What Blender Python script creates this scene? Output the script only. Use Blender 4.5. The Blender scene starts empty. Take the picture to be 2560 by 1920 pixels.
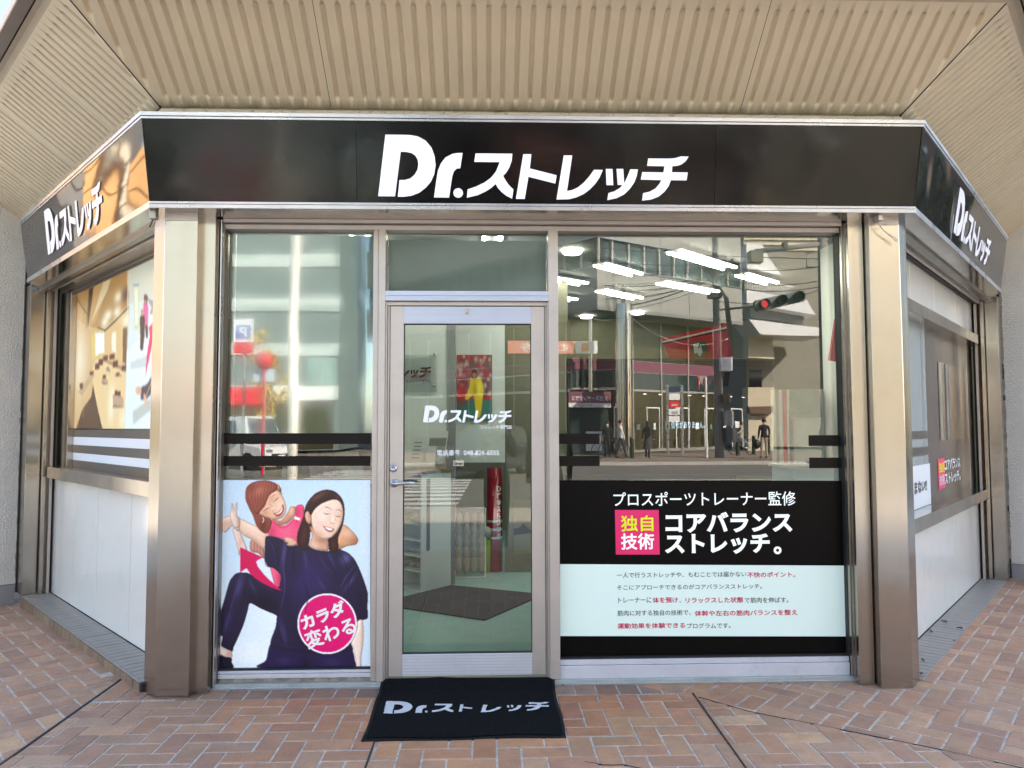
import bpy, bmesh, math, random
import numpy as np
from mathutils import Vector, Matrix
from mathutils.geometry import tessellate_polygon
random.seed(7); np.random.seed(7)
SC = bpy.context.scene
COL = SC.collection
RAD = math.radians

# ---------------------------------------------------------------- camera
F = 1900.0
CAM = np.array([0.0, -4.3, 1.45])
YAW, PITCH, ROLL = RAD(1.9135), RAD(3.1405), RAD(-0.150)
def cam_axes():
    cy, sy = math.cos(YAW), math.sin(YAW); cp, sp = math.cos(PITCH), math.sin(PITCH)
    f = np.array([sy*cp, cy*cp, sp]); r = np.array([cy, -sy, 0.0]); u = np.cross(r, f)
    c, s = math.cos(ROLL), math.sin(ROLL)
    return c*r+s*u, -s*r+c*u, f
RX, UX, FX = cam_axes()
cd = bpy.data.cameras.new('camera'); co = bpy.data.objects.new('camera', cd); COL.objects.link(co)
cd.sensor_width = 36.0; cd.lens = F/2560*36.0; cd.clip_start = 0.03; cd.clip_end = 2000
m3 = Matrix((Vector(RX), Vector(UX), Vector(-FX))).transposed()
co.matrix_world = Matrix.Translation(Vector(CAM)) @ m3.to_4x4()
SC.camera = co
SC.render.resolution_x, SC.render.resolution_y = 1024, 768

# ---------------------------------------------------------------- world, sun, exposure
SUN_DIR = Vector((0.52, 0.62, 0.50)).normalized()       # towards the sun: behind and right of the shop
w = bpy.data.worlds.new('World'); SC.world = w; w.use_nodes = True
nt = w.node_tree; nt.nodes.clear()
sky = nt.nodes.new('ShaderNodeTexSky'); sky.sky_type = 'NISHITA'; sky.sun_disc = False
sky.sun_elevation = math.asin(SUN_DIR.z); sky.sun_rotation = math.atan2(SUN_DIR.x, SUN_DIR.y)
sky.air_density = 1.0; sky.dust_density = 1.2; sky.ozone_density = 1.0
bg = nt.nodes.new('ShaderNodeBackground'); bg.inputs[1].default_value = 0.15
wo = nt.nodes.new('ShaderNodeOutputWorld')
nt.links.new(sky.outputs[0], bg.inputs[0]); nt.links.new(bg.outputs[0], wo.inputs[0])
sl = bpy.data.lights.new('sun', 'SUN'); sl.energy = 5.0; sl.angle = RAD(0.5); sl.color = (1.0, 0.90, 0.76)
so = bpy.data.objects.new('sun', sl); COL.objects.link(so)
so.rotation_euler = SUN_DIR.to_track_quat('Z', 'Y').to_euler()
SC.view_settings.view_transform = 'Standard'; SC.view_settings.look = 'None'
SC.view_settings.gamma = 1.0; SC.view_settings.use_curve_mapping = False
SC.view_settings.exposure = 2.4
SC.cycles.max_bounces = 10; SC.cycles.diffuse_bounces = 4; SC.cycles.glossy_bounces = 5
SC.cycles.transparent_max_bounces = 12; SC.cycles.caustics_reflective = False; SC.cycles.caustics_refractive = False
SC.cycles.sample_clamp_indirect = 6.0

# ---------------------------------------------------------------- geometry helpers
def ray(p):
    return FX + (p[0]-1280)/F*RX - (p[1]-960)/F*UX
def on_plane(p, P, n):
    d = ray(p); t = np.dot(np.array(P, float)-CAM, n)/np.dot(d, n)
    return CAM + t*d
def on_y(p, y): return on_plane(p, (0, y, 0), np.array([0, 1.0, 0]))
def on_z(p, z): return on_plane(p, (0, 0, z), np.array([0, 0, 1.0]))
GLASS_Y = 0.09
def mirrored(p, yv):
    """a thing seen at p in the shop glass: its real place across the street"""
    q = on_y(p, yv); return np.array([q[0], 2*GLASS_Y-q[1], q[2]])

class Fr:
    """a local frame: origin, right, up, outward normal"""
    def __init__(s, o, u, v, n):
        s.o, s.u, s.v, s.n = [np.array(k, float) for k in (o, u, v, n)]
    def p(s, a, b, c=0.0): return s.o + s.u*a + s.v*b + s.n*c
    def inv(s, q):
        d = np.array(q)-s.o; return float(d@s.u), float(d@s.v), float(d@s.n)
WORLD = Fr((0,0,0),(1,0,0),(0,1,0),(0,0,1))
def front(y): return Fr((0,y,0),(1,0,0),(0,0,1),(0,-1,0))

class MB:
    def __init__(s): s.v=[]; s.f=[]; s.sm=[]
    def add(s, vs, fs, smooth=False):
        k=len(s.v); s.v += [tuple(float(c) for c in q) for q in vs]
        s.f += [tuple(i+k for i in f) for f in fs]; s.sm += [smooth]*len(fs); return s
    def box(s, fr, a0,a1,b0,b1,c0,c1):
        P=[fr.p(a,b,c) for c in (c0,c1) for b in (b0,b1) for a in (a0,a1)]
        return s.add(P, [(0,2,3,1),(4,5,7,6),(0,1,5,4),(2,6,7,3),(0,4,6,2),(1,3,7,5)])
    def poly(s, pts):
        return s.add(pts, [tuple(range(len(pts)))])
    def prism(s, fr, poly, c0, c1):
        n=len(poly); P=[fr.p(a,b,c0) for a,b in poly]+[fr.p(a,b,c1) for a,b in poly]
        if n<=4: caps=[tuple(range(n))[::-1], tuple(range(n,2*n))]
        else:
            t=tessellate_polygon([[Vector((a,b,0)) for a,b in poly]])
            caps=[tuple(q) for q in t]+[tuple(i+n for i in q[::-1]) for q in t]
        return s.add(P, caps+[(i,(i+1)%n,(i+1)%n+n,i+n) for i in range(n)])
    def flat(s, fr, poly, c=0.0):
        t=tessellate_polygon([[Vector((a,b,0)) for a,b in poly]])
        return s.add([fr.p(a,b,c) for a,b in poly],[tuple(q) for q in t])
    def tube(s, pts, r, seg=8, closed=False, cap=True):
        pts=[np.array(p,float) for p in pts]; n=len(pts); rs=r if hasattr(r,'__len__') else [r]*n
        V=[]; up=None
        for i in range(n):
            a=pts[max(i-1,0)]; b=pts[min(i+1,n-1)]; t=b-a; t=t/(np.linalg.norm(t)+1e-9)
            if up is None: up=np.array([0,0,1.0]) if abs(t[2])<.9 else np.array([1.0,0,0])
            x=np.cross(up,t); x/=np.linalg.norm(x)+1e-9; y=np.cross(t,x); up=y
            for k in range(seg):
                an=2*math.pi*k/seg; V.append(pts[i]+rs[i]*(math.cos(an)*x+math.sin(an)*y))
        fs=[(i*seg+k,i*seg+(k+1)%seg,(i+1)*seg+(k+1)%seg,(i+1)*seg+k) for i in range(n-1) for k in range(seg)]
        s.add(V,fs,True)
        if cap:
            k0=len(s.v)-n*seg
            s.f+= [tuple(range(k0+seg-1,k0-1,-1)), tuple(range(k0+(n-1)*seg,k0+n*seg))]; s.sm+=[False,False]
        return s
    def lathe(s, fr, prof, seg=24):
        V=[fr.p(r*math.cos(2*math.pi*k/seg), r*math.sin(2*math.pi*k/seg), h) for r,h in prof for k in range(seg)]
        fs=[(i*seg+k,i*seg+(k+1)%seg,(i+1)*seg+(k+1)%seg,(i+1)*seg+k) for i in range(len(prof)-1) for k in range(seg)]
        return s.add(V,fs,True)
    def ell(s, c, r, seg=12, rings=8, fr=WORLD):
        V=[];
        for i in range(rings+1):
            th=math.pi*i/rings
            for k in range(seg):
                ph=2*math.pi*k/seg
                V.append(np.array(c)+fr.u*r[0]*math.sin(th)*math.cos(ph)+fr.v*r[1]*math.sin(th)*math.sin(ph)+fr.n*r[2]*math.cos(th))
        fs=[(i*seg+k,(i+1)*seg+k,(i+1)*seg+(k+1)%seg,i*seg+(k+1)%seg) for i in range(rings) for k in range(seg)]
        return s.add(V,fs,True)
    def mesh(s, name):
        me=bpy.data.meshes.new(name); me.from_pydata(s.v,[],s.f); me.update()
        me.polygons.foreach_set('use_smooth', s.sm); return me
    def build(s, name, mat, parent=None, bevel=0.0, fix=True, **kw):
        me=s.mesh(name)
        if fix:
            bm=bmesh.new(); bm.from_mesh(me); bmesh.ops.remove_doubles(bm,verts=bm.verts,dist=1e-6) if any(s.sm) else None
            bmesh.ops.recalc_face_normals(bm,faces=bm.faces); bm.to_mesh(me); bm.free()
        return link(name, me, mat, parent, bevel, **kw)

def link(name, me, mat, parent=None, bevel=0.0, **kw):
    o=bpy.data.objects.new(name, me); COL.objects.link(o)
    for m in (mat if isinstance(mat,(list,tuple)) else [mat]): me.materials.append(m)
    if parent is not None:
        o.parent=parent; o.matrix_parent_inverse=parent_inv(parent)
    if bevel:
        b=o.modifiers.new('bevel','BEVEL'); b.width=bevel; b.segments=2; b.limit_method='ANGLE'; b.angle_limit=RAD(35)
    tag(o, **kw); return o
LOC={}
def parent_inv(p):
    return Matrix.Translation(-Vector(LOC.get(p.name,(0,0,0))))
def tag(o, label=None, cat=None, group=None, kind=None):
    if label: o['label']=label
    if cat: o['category']=cat
    if group: o['group']=group
    if kind: o['kind']=kind
    return o
def empty(name, loc, label, cat, group=None):
    o=bpy.data.objects.new(name,None); COL.objects.link(o); o.location=Vector([float(k) for k in loc]); o.empty_display_size=.1
    LOC[o.name]=tuple(o.location); return tag(o,label,cat,group)
def copy_tree(o, parent=None):
    c=o.copy(); COL.objects.link(c)
    if parent is not None: c.parent=parent
    for ch in list(o.children): copy_tree(ch,c)
    return c

# ---------------------------------------------------------------- materials
def NM(name):
    m=bpy.data.materials.new(name); m.use_nodes=True; t=m.node_tree; t.nodes.clear()
    out=t.nodes.new('ShaderNodeOutputMaterial'); return m,t,out
def mat(name, col, rough=.5, metal=0., var=0., vscale=8., bump=0., bscale=60., aniso=0., coat=0., emit=None, es=0., stretch=(1,1,1), col2=None, spec=.5, rvar=0., dirt=0., dscale=3.0, dcol=(.1,.09,.07), bdist=.01):
    m,t,out=NM(name); N=t.nodes; L=t.links
    b=N.new('ShaderNodeBsdfPrincipled'); L.new(b.outputs[0],out.inputs[0])
    b.inputs['Base Color'].default_value=(*col,1); b.inputs['Roughness'].default_value=rough; b.inputs['Metallic'].default_value=metal
    b.inputs['Specular IOR Level'].default_value=spec
    if coat: b.inputs['Coat Weight'].default_value=coat; b.inputs['Coat Roughness'].default_value=.05
    tc=N.new('ShaderNodeTexCoord'); mp=N.new('ShaderNodeMapping'); mp.inputs['Scale'].default_value=stretch; L.new(tc.outputs['Object'],mp.inputs[0])
    src=None
    if var or col2:
        n=N.new('ShaderNodeTexNoise'); n.inputs['Scale'].default_value=vscale; n.inputs['Detail'].default_value=6; n.inputs['Roughness'].default_value=.6; L.new(mp.outputs[0],n.inputs[0])
        r=N.new('ShaderNodeValToRGB'); r.color_ramp.elements[0].position=.32; r.color_ramp.elements[1].position=.68
        c2=col2 or tuple(min(1,c*(1+var)) for c in col); c1=col if col2 else tuple(c*(1-var) for c in col)
        r.color_ramp.elements[0].color=(*c1,1); r.color_ramp.elements[1].color=(*c2,1); L.new(n.outputs[0],r.inputs[0]); src=r.outputs[0]
    if dirt:
        n=N.new('ShaderNodeTexNoise'); n.inputs['Scale'].default_value=dscale; n.inputs['Detail'].default_value=9; n.inputs['Roughness'].default_value=.72; L.new(tc.outputs['Object'],n.inputs[0])
        r=N.new('ShaderNodeValToRGB'); r.color_ramp.elements[0].position=.52; r.color_ramp.elements[1].position=.78
        r.color_ramp.elements[0].color=(0,0,0,1); r.color_ramp.elements[1].color=(dirt,dirt,dirt,1); L.new(n.outputs[0],r.inputs[0])
        mx=N.new('ShaderNodeMixRGB'); mx.inputs[1].default_value=(*col,1); mx.inputs[2].default_value=(*dcol,1); L.new(r.outputs[0],mx.inputs[0])
        if src: L.new(src,mx.inputs[1])
        src=mx.outputs[0]
    if src: L.new(src,b.inputs['Base Color'])
    if rvar:
        n=N.new('ShaderNodeTexNoise'); n.inputs['Scale'].default_value=4; n.inputs['Detail'].default_value=5; L.new(mp.outputs[0],n.inputs[0])
        r=N.new('ShaderNodeMapRange'); r.inputs[1].default_value=.3; r.inputs[2].default_value=.7; r.inputs[3].default_value=rough-rvar; r.inputs[4].default_value=rough+rvar
        L.new(n.outputs[0],r.inputs[0]); L.new(r.outputs[0],b.inputs['Roughness'])
    if bump:
        n=N.new('ShaderNodeTexNoise'); n.inputs['Scale'].default_value=bscale; n.inputs['Detail'].default_value=4; L.new(mp.outputs[0],n.inputs[0])
        bu=N.new('ShaderNodeBump'); bu.inputs['Strength'].default_value=bump; bu.inputs['Distance'].default_value=bdist; L.new(n.outputs[0],bu.inputs['Height']); L.new(bu.outputs[0],b.inputs['Normal'])
    if aniso:
        b.inputs['Anisotropic'].default_value=aniso
        tg=N.new('ShaderNodeTangent'); tg.direction_type='RADIAL'; tg.axis='Z'; L.new(tg.outputs[0],b.inputs['Tangent'])
    if emit: b.inputs['Emission Color'].default_value=(*emit,1); b.inputs['Emission Strength'].default_value=es
    return m
def vcol_mat(name, rough=.35, emit=0., coat=0.):
    m,t,out=NM(name); N=t.nodes; L=t.links
    b=N.new('ShaderNodeBsdfPrincipled'); a=N.new('ShaderNodeVertexColor'); a.layer_name='print'
    L.new(a.outputs[0],b.inputs['Base Color']); b.inputs['Roughness'].default_value=rough; L.new(b.outputs[0],out.inputs[0])
    if emit: L.new(a.outputs[0],b.inputs['Emission Color']); b.inputs['Emission Strength'].default_value=emit
    if coat: b.inputs['Coat Weight'].default_value=coat
    return m
def glass_mat(name, tint, gain=1.0, rough=0.0, wav=0.0, wscale=1.5, ior=1.5):
    m,t,out=NM(name); N=t.nodes; L=t.links
    tr=N.new('ShaderNodeBsdfTransparent'); tr.inputs[0].default_value=(*tint,1)
    gl=N.new('ShaderNodeBsdfGlossy'); gl.inputs['Roughness'].default_value=rough
    fr=N.new('ShaderNodeFresnel'); fr.inputs[0].default_value=ior
    mu=N.new('ShaderNodeMath'); mu.operation='MULTIPLY'; mu.use_clamp=True; mu.inputs[1].default_value=gain; L.new(fr.outputs[0],mu.inputs[0])
    mx=N.new('ShaderNodeMixShader'); L.new(mu.outputs[0],mx.inputs[0]); L.new(tr.outputs[0],mx.inputs[1]); L.new(gl.outputs[0],mx.inputs[2]); L.new(mx.outputs[0],out.inputs[0])
    if wav:
        tc=N.new('ShaderNodeTexCoord'); n=N.new('ShaderNodeTexNoise'); n.inputs['Scale'].default_value=wscale; n.inputs['Detail'].default_value=2; L.new(tc.outputs['Object'],n.inputs[0])
        bu=N.new('ShaderNodeBump'); bu.inputs['Strength'].default_value=1; bu.inputs['Distance'].default_value=wav; L.new(n.outputs[0],bu.inputs['Height'])
        L.new(bu.outputs[0],gl.inputs['Normal'])
    return m
def emat(name, col, s):
    return mat(name, tuple(c*.8 for c in col), .4, emit=col, es=s)
M={}
M['steel']=mat('brushed_steel',(.46,.425,.375),.23,1.,var=.05,vscale=3.,aniso=.8,bump=.0,bscale=70,stretch=(1,1,.03),rvar=.06,bdist=.004,dirt=.30,dscale=6,dcol=(.27,.235,.20))
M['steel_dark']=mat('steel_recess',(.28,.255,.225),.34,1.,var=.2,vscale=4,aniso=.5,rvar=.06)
M['steel_mirror']=mat('polished_steel',(.47,.43,.385),.16,1.,var=.12,vscale=3,bump=.10,bscale=2.5,rvar=.05,bdist=.01)
M['trim']=mat('bright_aluminium',(.53,.54,.575),.30,.85,var=.08,vscale=6,rvar=.06,dirt=.12,dscale=9,dcol=(.3,.28,.25))
M['alu']=mat('satin_aluminium',(.53,.485,.45),.42,.55,var=.05,vscale=5,dirt=.25,dscale=6,dcol=(.3,.27,.23))
M['alu_blue']=mat('sky_tinted_aluminium',(.52,.56,.67),.36,.45,var=.05,vscale=5,stretch=(.2,1,6))  # satin aluminium with a sky reflection put into its colour
M['alu_sill']=mat('white_painted_sill',(.62,.62,.67),.42,.2,var=.06,vscale=6,dirt=.3,dscale=12)
M['gasket']=mat('black_rubber',(.012,.012,.012),.6)
M['gasket_blue']=mat('blue_grey_sealant',(.05,.07,.10),.5)
M['seal']=mat('crumbling_grey_mortar',(.32,.29,.24),.9,var=.35,vscale=20,bump=.8,bscale=60,dirt=.8,dscale=14)
M['rust']=mat('rusty_steel',(.16,.085,.045),.8,.3,col2=(.30,.17,.09),vscale=25,bump=.4,bscale=60)
M['acrylic']=mat('black_acrylic',(.004,.0035,.004),.13,0,bump=.25,bscale=1.3,spec=.28,rvar=.03,bdist=.02)
M['acrylic_side']=mat('warped_black_acrylic',(.030,.027,.027),.05,0,bump=.07,bscale=.9,spec=.9,bdist=.02)
M['letter']=mat('backlit_white_letter',(.74,.75,.82),.35,emit=(.86,.86,1.0),es=.09)
M['letter_dim']=mat('white_letter_film',(.82,.80,.84),.35,emit=(.9,.88,.95),es=.02)
M['soffit']=mat('beige_pressed_metal',(.60,.50,.35),.52,0,var=.05,vscale=2.5,dirt=.18,dscale=7,dcol=(.25,.2,.12),bump=.04,bscale=120)
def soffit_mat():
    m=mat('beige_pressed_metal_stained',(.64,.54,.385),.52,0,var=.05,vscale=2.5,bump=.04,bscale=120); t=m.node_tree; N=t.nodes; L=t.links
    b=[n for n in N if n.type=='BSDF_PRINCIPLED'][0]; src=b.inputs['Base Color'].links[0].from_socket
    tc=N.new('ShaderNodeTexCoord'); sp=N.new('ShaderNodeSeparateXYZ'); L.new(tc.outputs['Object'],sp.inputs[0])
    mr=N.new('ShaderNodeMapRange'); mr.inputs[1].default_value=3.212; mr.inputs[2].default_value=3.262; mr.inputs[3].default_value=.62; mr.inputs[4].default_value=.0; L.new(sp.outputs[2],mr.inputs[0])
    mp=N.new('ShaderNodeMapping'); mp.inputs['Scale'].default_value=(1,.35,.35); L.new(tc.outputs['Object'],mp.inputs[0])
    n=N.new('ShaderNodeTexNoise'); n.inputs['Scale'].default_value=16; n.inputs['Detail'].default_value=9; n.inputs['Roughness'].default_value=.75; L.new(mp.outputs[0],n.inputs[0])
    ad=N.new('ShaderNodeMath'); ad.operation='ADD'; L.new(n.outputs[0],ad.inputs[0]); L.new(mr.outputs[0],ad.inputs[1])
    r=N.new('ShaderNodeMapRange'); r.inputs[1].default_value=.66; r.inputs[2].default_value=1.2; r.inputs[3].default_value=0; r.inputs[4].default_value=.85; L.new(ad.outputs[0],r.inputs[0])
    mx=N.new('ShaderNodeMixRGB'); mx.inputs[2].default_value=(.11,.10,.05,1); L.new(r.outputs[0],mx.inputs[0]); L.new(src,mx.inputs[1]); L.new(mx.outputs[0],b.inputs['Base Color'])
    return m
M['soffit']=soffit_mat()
M['soffit_edge']=mat('stained_beige_metal',(.50,.43,.31),.6,0,dirt=1.,dscale=8,dcol=(.08,.075,.04))
M['fascia']=mat('brown_grey_fascia',(.27,.225,.19),.4,.4,var=.06)
M['sky_edge']=mat('sky_tinted_edge',(.62,.72,.86),.3,.5)  # sky reflection put into the metal colour
M['stucco']=mat('white_stucco',(.74,.71,.655),.9,var=.05,vscale=3,bump=.9,bscale=75,dirt=.25,dscale=2,dcol=(.4,.37,.32),bdist=.015)
M['skirt']=mat('grey_skirting',(.30,.29,.31),.45,.1)
M['enamel']=mat('white_enamel_panel',(.78,.745,.685),.16,0,bump=.10,bscale=2.0,coat=.3,dirt=.30,dscale=4,dcol=(.5,.47,.41))
M['film']=mat('dark_brown_film',(.009,.007,.006),.4,var=.1,spec=.15)
M['film_side']=mat('brown_window_film',(.085,.072,.064),.30,var=.05,vscale=3)
M['white_film']=mat('white_print_film',(.82,.82,.84),.35)
M['stone']=mat('grey_sill_plate',(.42,.46,.45),.38,.3,dirt=.6,dscale=7,dcol=(.20,.20,.17),var=.08)
M['mortar']=mat('pale_mortar',(.54,.48,.41),.95,var=.3,vscale=25,dirt=.9,dscale=1.2,dcol=(.13,.10,.09),bump=.6,bscale=150)
M['dark_joint']=mat('black_expansion_joint',(.018,.017,.022),.8)
M['tile']=mat('grey_brown_glazed_tile',(.27,.24,.21),.42,var=.16,vscale=7,dirt=.35,dscale=12,dcol=(.12,.10,.08))
M['tile_front']=mat('brown_kerb_tile',(.20,.13,.08),.55,var=.25,vscale=6)
M['mat']=mat('charcoal_carpet',(.0095,.0095,.011),1.,var=.75,vscale=110,bump=1,bscale=300,bdist=.014,spec=.1)
M['mat_edge']=mat('black_rubber_edge',(.008,.008,.009),.7,spec=.2)
M['mat_letter']=mat('white_carpet_letter',(.80,.80,.83),.95,var=.15,vscale=90,bump=1,bscale=300,dirt=.5,dscale=45,dcol=(.05,.05,.06))
M['black']=mat('black_paint',(.012,.012,.013),.45)
M['white']=mat('white_paint',(.78,.78,.77),.5)
M['grey']=mat('grey_paint',(.28,.28,.28),.5)
M['pink']=mat('crimson_print',(.72,.02,.14),.35)
M['yellow']=mat('yellow_print',(.72,.75,.01),.35)
M['red']=mat('red_cloth',(.62,.008,.025),.6,var=.15,vscale=4)
M['glass']=glass_mat('shop_glass',(.80,.86,.80),3.6,0,.0006,1.2)
M['glass_door']=glass_mat('door_glass',(.84,.93,.91),3.2,0,.0003,1.0)
M['glass_rough']=glass_mat('film_covered_glass',(.85,.95,.92),4.2,.06,.003,1.6)
M['pane_dark']=glass_mat('street_glass',(.35,.45,.45),3.0)

def polyarea(p): return .5*abs(sum(p[i][0]*p[(i+1)%len(p)][1]-p[(i+1)%len(p)][0]*p[i][1] for i in range(len(p))))
def clip_half(poly, a, b, c):
    """keep a*x+b*y<=c"""
    out=[]; n=len(poly)
    for i in range(n):
        p,q=poly[i],poly[(i+1)%n]; dp=a*p[0]+b*p[1]-c; dq=a*q[0]+b*q[1]-c
        if dp<=0: out.append(p)
        if (dp<0<dq) or (dq<0<dp):
            t=dp/(dp-dq); out.append((p[0]+t*(q[0]-p[0]),p[1]+t*(q[1]-p[1])))
    return out
def inset(poly, d):
    n=len(poly); cx=sum(p[0] for p in poly)/n; cy=sum(p[1] for p in poly)/n; out=list(poly)
    for i in range(n):
        p,q=poly[i],poly[(i+1)%n]; ex,ey=q[0]-p[0],q[1]-p[1]; l=math.hypot(ex,ey)
        if l<1e-7: continue
        nx,ny=ey/l,-ex/l
        if nx*(cx-p[0])+ny*(cy-p[1])>0: nx,ny=-nx,-ny
        out=clip_half(out,nx,ny,nx*p[0]+ny*p[1]-d)
        if len(out)<3: return []
    return out

# ---------------------------------------------------------------- lettering
def text_mesh(s, bold=0., shear=0.):
    c=bpy.data.curves.new('t','FONT'); c.body=s; c.offset=bold; c.shear=shear; c.resolution_u=3
    o=bpy.data.objects.new('t',c); COL.objects.link(o)
    dg=bpy.context.evaluated_depsgraph_get(); e=o.evaluated_get(dg); m=e.to_mesh()
    V=[tuple(v.co) for v in m.vertices]; Fc=[tuple(p.vertices) for p in m.polygons]; e.to_mesh_clear()
    bpy.data.objects.remove(o); bpy.data.curves.remove(c); return V,Fc
def text(name, s, fr, a, b, width, height, material, parent=None, bold=0., rot=0., c=.0012, thick=0., label=None, keep=False, **kw):
    """lettering whose box has its lower left corner at (a,b); width or height may be None"""
    heavy=bold if bold and any('\u4e00'<=ch<='\u9fff' for ch in s) else 0.
    V,Fc=text_mesh(s,0. if heavy else bold); xs=[v[0] for v in V]; ys=[v[1] for v in V]; x0,x1,y0,y1=min(xs),max(xs),min(ys),max(ys)
    sx=width/(x1-x0) if width else None; sy=height/(y1-y0) if height else None
    sx=sx or sy; sy=sy or sx
    W,H=(x1-x0)*sx,(y1-y0)*sy; cr,sr=math.cos(rot),math.sin(rot); P=[]
    for v in V:
        p=(v[0]-x0)*sx-W/2; q=(v[1]-y0)*sy-H/2
        P.append(fr.p(a+W/2+p*cr-q*sr, b+H/2+p*sr+q*cr, c))
    mb=MB().add(P,Fc)
    if heavy:
        k=heavy*.62
        for i,(ox,oy) in enumerate(((k,0),(-k,0),(0,k),(0,-k),(k*.7,k*.7),(-k*.7,-k*.7),(k*.7,-k*.7),(-k*.7,k*.7))):
            d=fr.u*(ox*sx)+fr.v*(oy*sy)+fr.n*(.00006*(i+1)); mb.add([q+d for q in P],Fc)
    return mb.build(name,material,parent,fix=False,label=label,**kw)

LOGO=dict(
 D=[(252,135),(350,135),(400,136),(445,144),(490,168),(525,210),(543,260),(549,315),(540,370),(520,415),(490,450),(450,482),(405,500),(360,507),(322,507),(333,407),(365,406),(398,396),(425,372),(441,342),(446,310),(442,282),(428,258),(405,243),(375,237),(342,236),(305,505),(205,505)],
 r=[(710,240),(696,332),(675,334),(658,350),(648,380),(640,430),(628,510),(538,510),(552,410),(562,350),(580,305),(608,268),(650,246),(680,241)],
 dot=[(683+29*math.cos(t*math.pi/8),482+29*math.sin(t*math.pi/8)) for t in range(16)],
 su=[(788,242),(1008,242),(1004,285),(990,325),(970,358),(953,375),(962,395),(982,425),(1000,445),(1015,458),(1007,514),(975,498),(945,475),(922,450),(908,425),(880,450),(850,470),(800,494),(735,510),(740,460),(790,442),(840,418),(880,388),(910,350),(932,293),(780,293)],
 to=[(1073,244),(1122,244),(1113,330),(1275,370),(1267,420),(1105,380),(1083,515),(1030,515)],
 re=[(1317,249),(1368,249),(1338,465),(1370,459),(1405,442),(1440,412),(1470,378),(1500,335),(1553,335),(1535,380),(1510,418),(1475,455),(1440,482),(1395,503),(1350,515),(1275,517)],
 tsa=[(1572,329),(1612,329),(1618,427),(1577,427)], tsb=[(1637,328),(1677,328),(1685,425),(1645,425)],
 tsc=[(1720,330),(1766,330),(1760,370),(1745,410),(1718,450),(1685,483),(1640,506),(1583,519),(1590,475),(1625,465),(1660,443),(1688,408),(1705,370)],
 chi=[(1828,263),(1955,263),(1990,260),(2025,249),(2074,249),(2055,278),(2030,298),(2005,306),(1975,308),(1973,345),(2070,346),(2063,394),(1968,394),(1955,430),(1930,465),(1895,495),(1850,513),(1795,520),(1800,475),(1840,465),(1875,445),(1898,418),(1910,394),(1785,392),(1793,346),(1922,347),(1928,309),(1822,308)])
def logo(name, fn, material, parent, only=None, c0=0., c1=.003, **kw):
    """fn maps logo units (0..1, 0..1 upwards) to a point at lift c"""
    mb=MB()
    for k,pl in LOGO.items():
        if only and k not in only: continue
        q=[((x-205)/1869,(520-y)/385) for x,y in pl]; n=len(q)
        P=[fn(x,y,c0) for x,y in q]+[fn(x,y,c1) for x,y in q]
        t=tessellate_polygon([[Vector((a,b,0)) for a,b in q]])
        mb.add(P,[tuple(i+n for i in f) for f in t]+[(i,(i+1)%n,(i+1)%n+n,i+n) for i in range(n)])
    return mb.build(name,material,parent,**kw)

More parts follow.
